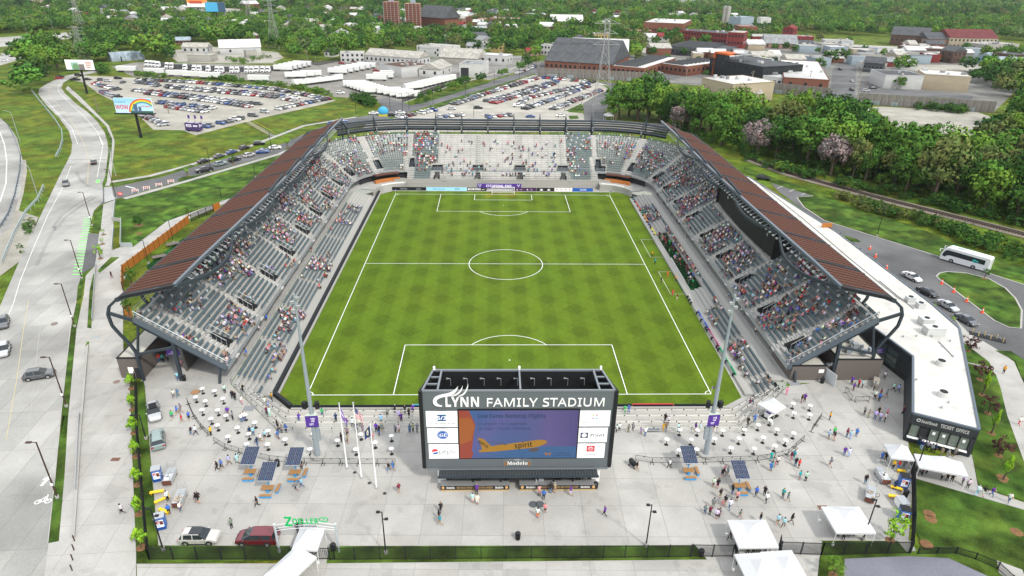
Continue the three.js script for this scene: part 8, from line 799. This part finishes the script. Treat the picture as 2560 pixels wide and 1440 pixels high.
{ const g = mergeC([colored(box(2.4, 2.6, 2.4, 0, 2.2, 0), [0.68, 0.68, 0.67]), colored(box(2.1, 0.9, 0.1, 0, 2.75, 1.22), [0.04, 0.05, 0.06]), colored(box(2.3, 1.2, 1.2, 0, 1.1, 1.7), [0.66, 0.66, 0.65]), colored(box(1.3, 0.7, 0.1, 0, 1.1, 2.32), [0.1, 0.1, 0.1]), colored(box(2.4, 0.9, 0.6, 0, 3.7, -0.6), [0.68, 0.68, 0.67]), ...[[-1, 1.6], [1, 1.6], [-1, -1.2], [1, -1.2]].map(([x, z]) => colored(new THREE.CylinderGeometry(0.5, 0.5, 0.35, 8).rotateZ(PI / 2).translate(x, 0.5, z), [0.02, 0.02, 0.02]))]); for (const [x, z] of D2([-242.3,-329.1,-239.2,-328.2,-236.3,-326.8,-232.5,-324.3,-224.3,-319.4,-220.8,-318.6,-209.4,-312.5,-201.4,-307.9,-197.6,-306.6,-191.6,-306.1,-185,-304,-181.5,-302.8,-174.8,-302.3,-171.5,-302.5,-165.8,-304,-162.6,-304.2,-159.9,-306,-156,-306.3,-152.6,-306.6])) { const o = single('truck_cab', g, mVC, 'white lorry cab facing out of the yard row', 'lorry', 'lorry cabs in the yard'); o.position.set(x, 0.03, z); o.rotation.y = rr(-0.05, 0.05); } for (const [x, z, w] of [[-230.6,-326.7,9],[-215.3,-317.4,16],[-207,-314.3,7],[-196.6,-310.9,7],[-190.7,-311.4,7],[-180,-308,9],[-170.4,-307.8,8],[-152.7,-314.4,6]]) { const o = single('flat_rack', mergeC([colored(box(w, 3, 1, 0, 1.6, 0), [0.045, 0.05, 0.055]), ...Array.from({ length: 6 }, (_, i) => colored(box(0.15, 3.1, 1.1, -w / 2 + (i * w) / 5, 1.6, 0), [0.2, 0.2, 0.2]))]), mVC, 'dark stacked frames between the lorry cabs', 'frame stack', 'frame stacks in the yard'); o.position.set(x, 0.03, z - 1.5); } }
fence('grey board fence along the street beside the trailers', [-51.1,-203.9,-32.29,-253.4], 2.6); fence('dark mesh fence below the green lawn', [-145.5,-358.7,-129.2,-344.7,-118.8,-370.9], 2.6);
{ const t = thing('supporter_trailer', 'purple printed trailer with flags in the gravel lot', 'trailer', -130.7,-133.9, 0); t.position.set(t.position.x, 0.05, t.position.y); t.rotation.y = -0.2; part(t, 'body', box(6.5, 3, 2.4, 0, 2, 0), canvasMat(128, 64, (g, w, h) => { g.fillStyle = '#3c2a5e'; g.fillRect(0, 0, w, h); g.fillStyle = '#d9d4e4'; g.fillRect(12, 10, 50, 24); g.fillRect(76, 16, 40, 14); put(g, 'CITY', 38, 24, 18, '#3c2a5e'); })); part(t, 'wheel', merge([-2, 2].map((x) => new THREE.CylinderGeometry(0.5, 0.5, 2.3, 10).rotateX(PI / 2).translate(x, 0.5, 0))), mTyre); for (const x of [-3, 0, 3]) { const p = part(t, 'flagpole', cyl(0.05, 0.05, 6.5, 5, x, 0, -1.5), mDark); part(p, 'flag', box(0.9, 1.4, 0.03, x + 0.45, 5.6, -1.5), mPurple); } }
{ const t = thing('inflatable_arch', 'blue and yellow inflatable beside the street', 'inflatable', -55.8,-169, 0); t.position.set(t.position.x, 0.06, t.position.y); part(t, 'hull', new THREE.SphereGeometry(1.9, 14, 10).scale(1.3, 1.2, 0.9).translate(0, 2.2, 0), mat([0.05, 0.32, 0.55], 0.6)); part(t, 'base', box(4.2, 1.0, 3, 0, 0.5, 0), mat([0.45, 0.4, 0.06], 0.6)); }
{ const t = thing('stairway', 'timber stairway with yellow rails down the bank', 'stairs'); const a = V(-113.6,-150.7).setZ(0), q = [-113.1,-149.1], p = [-95.5,-125.9]; for (let i = 0; i < 14; i++) part(t, 'step', box(2.4, 0.2, 0.5, q[0] + (p[0] - q[0]) * i / 13, 0.9 - i * 0.055, q[1] + (p[1] - q[1]) * i / 13, 0.7), mConc[1]); for (const s of [-1.3, 1.3]) part(t, 'handrail', bar(V(q[0] + s, 1.9, q[1] - s * 0.5), V(p[0] + s, 1.2, p[1] - s * 0.5), 0.06, 5), mat([0.7, 0.5, 0.05], 0.6)); }
tent(51.54,-164.5, 4, 4, 0.1, 'white tent on the service street beyond the far stand', 2.4);
// silos of the brewery
for (const [x, z, l] of [[285.6,-728, 'pale brewery silo, left one'], [289,-725, 'pale brewery silo, right one']]) { const t = thing('silo', l, 'silo', x, 0, z); part(t, 'tank', cyl(2.6, 2.6, 26, 14), wm('C')); part(t, 'cap', new THREE.ConeGeometry(2.6, 1.6, 14).translate(0, 26.8, 0), wm('G')); }
// railway beyond the lawn
{ const t = struct('railway', ribbon([94.9,-94.1,101.6,-75,115.2,-54.24,121.3,-45.24,129.2,-34.91,136.4,-25.45,143.2,-16.09,152.2,-1.61], 6.5, 0.14), mat([0.26, 0.23, 0.2], 0.97, 0, { map: tGravel }), 'single railway line on ballast below the wood'), p = D2([94.9,-94.1,101.6,-75,115.2,-54.24,121.3,-45.24,129.2,-34.91,136.4,-25.45,143.2,-16.09,152.2,-1.61]); CLEAR.push(...[]); let n = 0, off = 0; for (let i = 0; i + 1 < p.length; i++) { const a = V(p[i][0], 0.24, p[i][1]), b = V(p[i + 1][0], 0.24, p[i + 1][1]), d = b.clone().sub(a).normalize(), nx = V(-d.z, 0, d.x), L = a.distanceTo(b); for (const s of [-0.75, 0.75]) part(t, 'rail', beam(a.clone().addScaledVector(nx, s).setY(0.4), b.clone().addScaledVector(nx, s).setY(0.4), 0.16, 0.18), mat([0.06, 0.045, 0.04], 0.6, 0.4)); for (let k = off; k < L && n < 290; k += 0.75, n++) { const c = a.clone().addScaledVector(d, k); part(t, 'sleeper', box(0.3, 0.2, 2.6, c.x, 0.22, c.z, Math.atan2(-d.z, d.x)), mat([0.06, 0.045, 0.038], 0.95)); } } KEEP.push([[95.2,-102.4], [90.6,-89.2], [111.8,-47.51], [140.1,-11.97], [146.8,4.69], [159.3,-9.79], [146.1,-19.96], [118.1,-60]]); }

{ const t = bld('black modern building with an orange frame and roof terrace',145.8,-320.8,165.5,-274.8,34,11,'K','D','f',9,2), w = 40; part(t, 'orange_frame', merge([box(1.4, 15, 10, -w * 0.52, 7.5, -5), box(14, 1.2, 10, -w * 0.36, 15, -5)]), mat([0.5, 0.1, 0.015], 0.7)); part(t, 'terrace_canopy', merge([box(11, 0.3, 9, -2, 15.5, -9), ...[-6, 3].map((x) => box(0.3, 4.4, 0.3, x, 13.2, -5))]), wm('G')); part(t, 'terrace_wall', box(13, 3.4, 0.2, -w * 0.35, 12.8, -1), mGlass); }
// houses half hidden by the town trees
{ const hp = P2([-443.7,-645,-220.2,-555,-143.9,-509,-77.2,-575,39.16,-591,100.1,-600,193.2,-830,[420, -900],[-100, -1000],[-700, -900]]); let n = 0; for (let k = 0; k < 2500 && n < 130; k++) { const x = rr(-700, 420), z = rr(-1000, -420); if (!inside(x, z, hp) || KEEP.some((p) => inside(x, z, P2(p))) || CLEAR.some((p) => inside(x, z, p))) continue; n++; const w = rr(8, 14), a = rr(-0.5, 0.5), c = pick(['W', 'W', 'W', 'X', 'C', 'P', 'B', 'L', 'Y']), rf = pick(['G', 'D', 'C', 'W', 'W', 'M']); bld({ W: 'white', X: 'white', C: 'cream', P: 'pink brick', B: 'brick', L: 'pale blue', Y: 'yellow' }[c] + ' house with ' + { G: 'grey', D: 'dark', C: 'tan', W: 'white', M: 'maroon' }[rf] + ' roof half hidden by trees', x - w / 2 * Math.cos(a), z + w / 2 * Math.sin(a), x + w / 2 * Math.cos(a), z - w / 2 * Math.sin(a), rr(9, 13), rr(5, 8), c, rf, pick(['g', 'x']), 0, 1, 'house'); } }
// sheds and stores in the paved works quarter
{ const hp = P2([128.5,-447.3,186.6,-480,326,-617,378.6,-510,478,-466,388.5,-358,272.4,-348.7,196.1,-342.5]); let n = 0; for (let k = 0; k < 2500 && n < 62; k++) { const x = rr(120, 520), z = rr(-560, -250); if (!inside(x, z, hp) || KEEP.some((p) => inside(x, z, P2(p))) || CLEAR.some((p) => inside(x, z, p))) continue; n++; const w = rr(7, 18), c = pick(['W', 'B', 'G', 'C', 'S', 'R', 'X', 'T']), rf = pick(['X', 'W', 'G', 'C', 'D']); bld({ W: 'white', B: 'brick', G: 'grey', C: 'tan', S: 'blue grey', R: 'red', X: 'pale', T: 'beige' }[c] + ' store with ' + { G: 'grey', D: 'dark', C: 'tan', W: 'white', X: 'bright' }[rf] + ' roof in the works quarter', x - w / 2, z, x + w / 2, z + rr(-2, 2), rr(7, 16), rr(3.5, 6.5), c, rf, pick(['f', 'f', 'g']), 0, 1, 'store'); } }
// steel guard rails by the slip road and the ditch fence
function rails(label, pts, h, m) { const t = thing('guard_rail', label, 'guard rail'), p = D2(pts); for (let i = 0; i + 1 < p.length; i++) { const a = V(p[i][0], h, p[i][1]), b = V(p[i + 1][0], h, p[i + 1][1]), n = Math.round(a.distanceTo(b) / 4); part(t, 'rail', beam(a, b, 0.12, h * 0.55), m); for (let k = 0; k < n; k++) { const q = a.clone().lerp(b, k / n); part(t, 'post', box(0.14, h, 0.14, q.x, h / 2, q.z), m); } } }
rails('grey mesh fence along the grassy ditch', [-254.9,-224.1,-222.3,-181.4,-199.2,-151.3,-183.6,-129.8,-173.2,-112.6,-165.2,-97.2,-160.5,-86.8], 1.3, mat([0.3, 0.38, 0.38], 0.6)); rails('dark guard rail along the slip road', [-212,-139.3,-196.4,-119.3,-182.4,-100,-175.7,-91,-163.1,-71,-147.2,-43.82,-138.2,-27.23,-133.2,-16.12], 0.9, mat([0.1, 0.13, 0.16], 0.6)); rails('mesh fence on the stony bank', [-144,-52.75,-137.8,-39.81,-134,-28.21,-126,-10.67,-117.3,6.67], 1.2, mat([0.34, 0.4, 0.4], 0.6));

// ================= trees and shrubs =================
const TREE = []; // x, z, height, crown radius, kind
const LEAF = { green: [0.062, 0.142, 0.022], deep: [0.036, 0.094, 0.018], light: [0.105, 0.2, 0.028], olive: [0.1, 0.125, 0.038], pale: [0.095, 0.155, 0.055], blossom: [0.2, 0.165, 0.165], bright: [0.2, 0.38, 0.03], plum: [0.08, 0.035, 0.035] };
function crownGeo(sd, clumps, per, card, shape) { // leaf cards gathered in clumps through a unit crown (radius 1, height 0..2)
  const s0 = seed; seed = sd; const pos = [], nor = [], col = [], c = V(), n = V(), a = V(), b = V(), q = V();
  for (let k = 0; k < clumps; k++) {
    const th = rr(0, 2 * PI), ph = Math.acos(rr(-0.75, 1)), rad = shape === 'tall' ? 0.9 : 1, R = rr(0.4, 1.06); c.set(Math.sin(ph) * Math.cos(th) * R * rad, 1 + Math.cos(ph) * R * 0.92, Math.sin(ph) * Math.sin(th) * R * rad); if (shape === 'tall') { const f = Math.min(1, (2.05 - c.y) / 1.2); c.x *= f; c.z *= f; } const cr = rr(0.14, 0.42), tone = rr(0.66, 1.36), hue = rr(0.85, 1.2);
    for (let i = 0; i < per; i++) {
      n.set(rr(-1, 1), rr(-0.6, 1), rr(-1, 1)).normalize(); q.copy(c).addScaledVector(n, cr * Math.pow(rnd(), 0.4)); a.set(rr(-1, 1), rr(-1, 1), rr(-1, 1)).normalize(); b.crossVectors(a, n).normalize(); a.crossVectors(n, b); if (a.lengthSq() < 0.05) continue; const w = card * rr(0.6, 1.2), h = w * rr(0.6, 1), t = tone * rr(0.8, 1.2); const nn = n.clone().multiplyScalar(0.75).add(q.clone().sub(V(0, 0.8, 0)).normalize().multiplyScalar(0.6)).normalize();
      const P = [[-1, -0.6], [1, -0.5], [0.2, 1]]; const pt = (u, v) => [q.x + b.x * u * w + a.x * v * h, q.y + b.y * u * w + a.y * v * h, q.z + b.z * u * w + a.z * v * h]; for (const [u, v] of P) { pos.push(...pt(u, v)); nor.push(nn.x, nn.y, nn.z); col.push(t * hue, t, t * 0.95); }
    }
  }
  seed = s0; const g = new THREE.BufferGeometry(); g.setAttribute('position', new THREE.Float32BufferAttribute(pos, 3)); g.setAttribute('normal', new THREE.Float32BufferAttribute(nor, 3)); g.setAttribute('color', new THREE.Float32BufferAttribute(col, 3)); return g;
}
const crN = [1, 2, 3, 4, 5].map((i) => crownGeo(i * 77, 64, 40, 0.085)), crF = [1, 2, 3, 4].map((i) => crownGeo(i * 91, 40, 13, 0.17)), crT = [1, 2].map((i) => crownGeo(i * 53, 40, 34, 0.1, 'tall')), crS = [1, 2].map((i) => crownGeo(i * 31, 22, 20, 0.13));
const leafM = {}; for (const k in LEAF) leafM[k] = new THREE.MeshPhysicalMaterial({ vertexColors: true, roughness: 0.9, specularIntensity: 0.12, color: new THREE.Color().setRGB(...LEAF[k]), side: THREE.DoubleSide });
const mBark = mat([0.11, 0.085, 0.06], 0.95), trunk0 = merge([cyl(0.06, 0.035, 0.9, 7), ...[[0.5, 0.35, 0.2], [-0.45, 0.4, 0.15], [0.1, 0.42, -0.5], [-0.2, 0.5, -0.35]].map(([x, y, z]) => bar(V(0, y, 0), V(x, y + 0.7, z), 0.025, 5, 0.01))]);
const nice = { green: 'mid green', deep: 'dark green', light: 'light green', olive: 'olive brown', pale: 'pale green', blossom: 'pink blossoming', bright: 'bright yellow green', plum: 'dark plum leaved' };
function tree(q, set) { const t = thing('tree', `${nice[q.k]} tree ${q.at ?? 'in the trees round the town'}`, 'tree', q.x, q.y ?? 0, q.z, rr(0, 6), 'trees'), ch = Math.min(q.h * rr(0.74, 0.9), q.h - 0.7); part(t, 'trunk', trunk0, mBark).scale.set(q.h * 0.55, q.h * 0.62, q.h * 0.55); const c = part(t, 'crown', pick(set), leafM[q.k]); c.scale.set(q.r * rr(0.8, 1.15), (ch / 2) * rr(0.92, 1.06), q.r * rr(0.8, 1.15)); c.position.y = q.h - ch * 1.0; c.rotation.y = rr(0, 6); return t; }
const poly = P2;
const noGo = [...CLEAR, ...KEEP].map((p) => { const P = P2(p), xs = P.map((a) => a[0]), zs = P.map((a) => a[1]); return { P, b: [Math.min(...xs), Math.max(...xs), Math.min(...zs), Math.max(...zs)] }; });
const free = (x, z) => !noGo.some(({ P, b }) => x > b[0] && x < b[1] && z > b[2] && z < b[3] && inside(x, z, P));
function scatter(pl, gap, hs, kinds, at, dens = 1, check = true) { const xs = pl.map((p) => p[0]), zs = pl.map((p) => p[1]); for (let x = Math.min(...xs); x < Math.max(...xs); x += gap) for (let z = Math.min(...zs); z < Math.max(...zs); z += gap) { const X = x + rr(0, gap), Z = z + rr(0, gap); if (rnd() > dens || !inside(X, Z, pl) || (check && !free(X, Z))) continue; const h = rr(...hs); TREE.push({ x: X, z: Z, h, r: h * rr(0.34, 0.47), k: kinds[Math.min(kinds.length - 1, Math.floor((vnoise(X / 70 + 500, Z / 70 + 500, 4096) * 0.65 + rnd() * 0.35) * kinds.length))], at }); } }
const gs = ['deep', 'green', 'olive', 'deep', 'green', 'light', 'green', 'pale', 'deep'];
// the wood on the right, beyond the railway
scatter(poly([52.33,-162.3,57.31,-172.9,70,-187.4,79.6,-163.5,91.6,-149.4,104.2,-140.9,111.5,-132.5,133.2,-139.8,146.5,-140.3,153.4,-129.9,161.4,-122.2,162.4,-107.3,158.6,-89.5,153.6,-73.2,163.7,-77.7,189.6,-107.1,201.7,-115.8,241,-155.5,294.9,-207,416.1,-238,190.1,-12.99,148.1,-22.63,141.1,-32.33,125.8,-53.51,119.7,-63.18,105.7,-85,97,-107.7,89.6,-110.7,79,-140.3,68.5,-161,53.79,-168]), 7.4, [9, 21], ['green', 'green', 'light', 'deep', 'green', 'olive', 'light', 'pale'], 'in the wood beside the railway', 0.9, false);
for (const [x, z, h] of [[97.8,-96.5,15],[115.5,-72.6,15],[79.7,-140.4,13]]) TREE.push({ x, z, h, r: h * 0.42, k: 'blossom', at: 'at the edge of the railway wood' });
// big trees by the curving road and behind the lots
for (const [x, z, h, r] of [[-254,-218.9,15,8.5],[-268.5,-250,15,8],[-280.1,-279.6,20,9],[-297.2,-318.8,23,10],[-301,-302.5,19,9],[-283.4,-303.9,16,8],[-318.6,-322.6,18,9],[-321,-345.9,21,10],[-253.5,-361.6,19,10],[-273.7,-390.5,15,7],[-253,-378.4,14,7],[-287.3,-361.7,13,7],[-286.9,-349,13,6],[-305.1,-402.1,15,7],[-305.7,-425.7,14,7],[-321.4,-400.4,15,7],[-307.4,-581,17,8],[-249.4,-467,17,8],[-280.3,-503,12,6],[-258.1,-300.8,6,4],[57.17,-168.9,17,7],[63.07,-174.5,18,7.5],[68,-177.4,17,7],[71.9,-172.2,17,7.5],[75.6,-164.6,18,7.5],[54.46,-162.4,14,6]]) TREE.push({ x, z, h, r, k: pick(['green', 'deep', 'light', 'green']), at: 'behind the billboards and the curving road' });
for (const [x, z, h, r] of [[-11.56,-276.1,6,3.2],[-20.68,-260.3,6.5,3],[-23.07,-254,6,2.8],[-25.94,-245.9,5.5,2.8],[-29.05,-243.7,5,2.5],[1.2,-300.6,5,2],[4.59,-305.9,5,2],[15.44,-328,7,3],[20.92,-345.6,7,3],[27.13,-364.6,7,3.4],[21.54,-370.5,7,3.2],[112.3,-414,11,6],[108.2,-436.9,12,6],[99.7,-461,11,6],[158.6,-434,7,4],[-42.18,-210.8,4.5,1.8],[-38.49,-219.4,4.5,1.8],[-34.15,-230.3,4.5,1.8],[-38.77,-206.1,3,1.4],[-43.39,-202.7,3,1.4],[207.3,-332.1,8,4],[297,-344.8,11,7],[249.8,-267.4,8,3.5],[362.2,-408.2,5,2.6],[265.4,-392.4,10,5.5],[278.4,-400.6,11,6],[265.5,-462,8,3],[253.8,-478,7,3],[328.1,-459,8,3],[200.1,-393.4,6,4],[207.7,-387.3,6,3.5],[219.7,-388.3,5,4],[230,-396.2,5,3.5],[363.8,-423,5,3],[321.2,-299.2,9,5]]) TREE.push({ x, z, h, r, k: pick(['green', 'light', 'deep']), at: 'between the sheds and town streets' });
// leafy town filling the ground up to the skyline
scatter(poly([-498,-517,-450,-614,-372.2,-598,-251.9,-551,-168.6,-386.6,-163.8,-380.1,-128.8,-363.4,-115.4,-414,-67.2,-426.9,-26.35,-447.7,28.26,-391.4,79.3,-442.1,129.9,-431.1,178.8,-453,353.5,-677,440.8,-646,633,-606,1089,-745,[1500, -1100],[0, -1000],[-900, -800]]), 11.5, [9, 14], gs, 'in the leafy town quarter', 0.72);
scatter(poly([-392.5,-509,-339.4,-576,-251.9,-551,-217.8,-480,-244.2,-458,-287.2,-472,-258.8,-406.9,-291.2,-427.3,-324.7,-400]), 11, [11, 16], gs, 'between hut and motorway', 0.85); scatter(poly([369.2,-408.8,467,-448.5,652,-513,354.6,-198.8,304.5,-231.8,286.7,-230.8,335.5,-320.3]), 10, [9, 14], gs, 'right of the beige warehouse', 0.8); scatter(poly([-563,-625,-486,-724,-432,-617,-496,-529]), 11, [9, 13], gs, 'above the motorway', 0.9); scatter(poly([-298.8,-347.9,-332.8,-414.6,-272.3,-437.7,-235.6,-353.7,-256.1,-351.8,-292.9,-427.1,-311.7,-425,-274.9,-350.1]), 10, [9, 14], gs, 'left of the grey hut', 0.75);
scatter(poly([110.6,-429.2,178.8,-453,334.5,-632,390.8,-553,494,-485,388.5,-358,266.1,-336.7,183.4,-309.1,103.6,-293.5]), 15, [5, 9], gs, 'among the works and yards', 0.3);
const far0 = TREE.length; scatter([[-2600, -1000], [2900, -1000], [4200, -3000], [-3600, -3000]], 21, [9, 21], gs, '', 0.95); scatter([[-900, -800], [1500, -1000], [1500, -1400], [-1500, -1400]], 19, [8, 18], gs, '', 0.6);
// shrubs and hedges
const BUSH = []; const bush = (pl, gap, hs, kinds, dens = 0.9) => { const n = TREE.length; scatter(poly(pl), gap, hs, kinds, '', dens, false); for (const q of TREE.splice(n)) BUSH.push({ ...q, r: q.h * rr(0.55, 0.9) }); };
bush([106.3,-54.3,116.1,-35.91,123.9,-26.39,129.4,-15.11,134.8,-4.97,139.9,12.8,134.4,19.18,127.9,4.29,124.3,-3.4,119.5,-14.17,116.5,-24.91,108.7,-34.79,104.9,-49.63], 2.4, [1.6, 3.4], ['green', 'deep', 'olive', 'light']); bush([94.3,-107.6,100,-86.4,113.2,-65.6,125.2,-52.32,148.4,-23.08,147,-21.29,123.6,-49.42,111,-61.1,97.1,-78.9,91.1,-95.6], 2.8, [1.6, 3.8], ['green', 'deep', 'deep', 'light'], 0.8);
bush([55.96,-165,78.4,-158.4,102.7,-136.4,130.4,-133.2,150.3,-123.7,156.7,-86.4,186.1,-101.7,269.8,-174.4,148.7,-23.53,126.2,-54.1,106,-85.8,90.1,-112.6,72.7,-156.2], 5, [2, 5], ['deep', 'green', 'light', 'deep'], 0.8); bush([-81,-217,-71.5,-214.2,-64.8,-198.4,-63.12,-185.1,-71.6,-195], 2.4, [2, 4.5], ['green', 'deep']); bush([-234,-295.1,-209.7,-284.9,-206.7,-278.1,-228.3,-283.5], 2.6, [1.5, 3], ['green', 'light']); bush([-182.7,-286.9,-156.9,-272.6,-154,-264,-178.4,-275.6], 2.6, [1.5, 3.2], ['green', 'light']); bush([-147.9,-266.6,-127.9,-255.3,-104.1,-240.9,-89.4,-219.9,-89.9,-216.5,-110,-236.8,-145.9,-260.3], 2.8, [1.4, 3], ['green', 'light', 'olive'], 0.7); bush([-204.8,-369.5,-171.9,-386.3,-181.5,-385.4,-178,-358.9,-182,-346.1], 4, [1.6, 3.2], ['light', 'green', 'olive'], 0.7); bush([227.6,-210.6,246.5,-196,240.4,-186.9,220,-197.7], 3, [2, 4.5], ['deep', 'green']);
bush([-128.7,-16.17,-129.2,-22.91,-126.7,-19.51,-122.8,-12.26,-125.6,-12.22], 1.8, [0.9, 2], ['green', 'olive']); bush([-124.6,-6.92,-121.9,-6.95,-117.8,-1.27,-119.8,0.13], 2, [0.7, 1.5], ['green', 'olive'], 0.7); bush([-266.9,-310.5,-255.9,-306.1,-245.3,-286.9,-255.1,-291], 3, [2.5, 4], ['green', 'deep']); bush([-275,-237.7,-259.2,-234.9,-251.6,-222.6,-259,-222.1], 3, [1, 2.2], ['green'], 0.6);
BUSH.forEach((q) => (q.d = Math.hypot(q.x + 3, q.z - 148) / q.h)); BUSH.sort((a, b) => a.d - b.d); BUSH.slice(0, 120).forEach((q) => { const o = single('shrub', pick(crS), leafM[q.k], nice[q.k] + (q.x > 40 ? ' shrub on the bank above the sloping lawn' : q.z > -60 ? ' shrub on the stony verge' : ' shrub along the yard edge'), 'shrub', 'wild shrubs'); o.scale.set(q.r, q.h / 2, q.r); o.position.set(q.x, -0.1, q.z); o.rotation.y = rr(0, 6); });
function mass(name, label, list, set) { const t = new THREE.Group(); t.name = nm(name); scene.add(t); tag(t, label, 'trees', null, 'stuff'); const by = {}; for (const q of list) { q.v = Math.floor(rnd() * set.length); (by[q.k + '|' + q.v] ??= []).push(q); } const M = new THREE.Matrix4(), Qt = new THREE.Quaternion(), C = new THREE.Color(); for (const [k, a] of Object.entries(by)) { const [kind, v] = k.split('|'), im = new THREE.InstancedMesh(set[+v], leafM[kind], a.length); a.forEach((q, i) => { const ch = q.bush ? q.h : q.h * 0.85; M.compose(V(q.x, q.bush ? -0.1 : q.h - ch, q.z), Qt.setFromAxisAngle(UP, rr(0, 6)), V(q.r * 1.1, ch / 2, q.r * 1.1)); im.setMatrixAt(i, M); const s = rr(0.8, 1.2); im.setColorAt(i, C.setRGB(s * rr(0.92, 1.08), s, s)); }); im.name = 'tree_crowns'; im.userData.kind = 'stuff'; sh(im); t.add(im); } return t; }
mass('undergrowth', 'low scrub and undergrowth along the banks and verges', BUSH.slice(120).map((q) => ({ ...q, bush: 1 })), crS);
for (const q of TREE) q.d = Math.hypot(q.x + 3, q.z - 148) / q.h; TREE.sort((a, b) => a.d - b.d);
const solo = TREE.filter((q) => q.at && !(Math.abs(q.x) < 70 && q.z > -95)), rest = TREE.filter((q) => !q.at);
solo.slice(0, 262).forEach((q) => tree(q, q.d < 26 ? crN : crF.concat(crN.slice(0, 2))));
mass('far_woodland', 'leafy trees filling the town and the land to the skyline', solo.slice(262).concat(rest), crF); console.log('trees', solo.length, rest.length, 'bush', BUSH.length, crN[0].attributes.position.count / 3, crF[0].attributes.position.count / 3);
// saplings in mulch rings, lawn conifer, plum leaved shrubs and tall slim trees by the ticket office
const mMulch = mat([0.3, 0.17, 0.09], 0.97, 0, { map: tGravel });
function sapling(x, z, h, r, k, at, y = 0.13, set = crS) { const t = tree({ x, z, h, r, k, at, y }, set); part(t, 'mulch_ring', cyl(0.62, 0.55, 0.06, 14), mMulch); t.userData.group = 'young trees in mulch rings'; }
for (const [x, z] of D2([-63.3,56.29,-60.27,62.1,-57.18,67.9,-54.31,73.3,-51.29,79,-48.54,84.3,-45.69,89.8])) sapling(x, z, 3.1, 0.85, 'bright', 'in the grass strip behind the black fence', 0.13, crT); for (const [x, z, h] of [[-97.3,2.3,3.6],[-104.8,-13.25,1.6],[-101.6,-6.78,1.6],[-96.1,-82.6,3.2],[-105.6,-67.1,2.6],[-84.1,-108.3,4],[-83.1,16.05,4],[-89,-27.96,2.4],[-76.1,31.15,4]]) sapling(x, z, h, h * 0.3, pick(['bright', 'green']), 'beside the pavements left of the stand', 0.12);
for (const [x, z, h] of [[86.7,44.75,3],[82.6,54.2,3.2],[77.3,63.9,3.2],[71.8,74.1,3.2]]) sapling(x, z, h, 1.6, 'plum', 'on the ticket office lawn', 0.12); for (const [x, z] of D2([79.8,58.85,74.3,69,68.8,79.2])) sapling(x, z, 4.6, 0.55, 'bright', 'standing slim on the ticket office lawn', 0.12, crT); sapling(46.86,89.7, 4.2, 1.4, 'bright', 'in the corner of the plaza', 0.05); sapling(90.7,27.7, 1.4, 0.4, 'bright', 'by the parked saloons', 0.1); sapling(90.8,33.76, 1.4, 0.5, 'bright', 'by the drive rack', 0.1); sapling(37.09,94.9, 2.6, 1.3, 'light', 'at the bottom edge by the court', 0.13); sapling(112.2,12.4, 2.4, 1.0, 'green', 'beside the coach', 0.13);
{ const t = thing('conifer', 'small dark conifer on the striped lawn', 'tree', -99.2,-20.29, 0); t.position.set(t.position.x, 0.1, t.position.y); part(t, 'trunk', cyl(0.1, 0.05, 1, 6), mBark); const c = part(t, 'crown', crT[0], leafM.deep); c.scale.set(1.3, 1.5, 1.3); c.position.y = 0.2; part(t, 'mulch_ring', cyl(1.2, 1, 0.06, 14), mMulch); }
for (const [x, z] of D2([69.1,78.7,63.86,88.6,51.03,90.4,54.46,85.4,54.09,86.3,-96.2,-14.14])) single('mulch_patch', cyl(0.8, 0.7, 0.05, 14, x, 0.12, z), mMulch, 'bare brown mulch patch in the lawn', 'mulch patch');
scene.fog = new THREE.FogExp2(new THREE.Color(0.72, 0.79, 0.86), 0.00004);

// ---- fill in labels of the setting and tell look-alikes apart by their place ----
{
  const words = { lawn: 'mown green lawn beside the paved paths', kerb: 'pale concrete kerb along the drive' };
  const by = {}, v = new THREE.Vector3(); camera.updateMatrixWorld(); camera.updateProjectionMatrix(); scene.updateMatrixWorld(true);
  for (const o of scene.children) { if (o.isLight || o.isCamera || !o.name) continue; if (!o.userData.label) o.userData.label = words[o.name.replace(/_\d{3}$/, '')] ?? o.name.replace(/_\d{3}$/, '').replaceAll('_', ' ') + ' in the stadium grounds'; (by[o.userData.label] ??= []).push(o); }
  const ord = (n) => n + (n % 100 > 10 && n % 100 < 14 ? 'th' : ['th', 'st', 'nd', 'rd'][n % 10] ?? 'th');
  for (const [l, os] of Object.entries(by)) {
    if (os.length < 2) continue; const w = l.split(/\s+/).length; if (w > 12) for (const o of os) o.userData.label = l.split(/\s+/).slice(0, 11).join(' ');
    os.map((o) => { const b = new THREE.Box3().setFromObject(o); b.getCenter(v); return [o, v.clone().project(camera).x]; }).sort((a, b) => a[1] - b[1]).forEach(([o], i) => { o.userData.label += ', ' + ord(i + 1) + ' from the left'; });
  }
}
renderer.render(scene, camera);
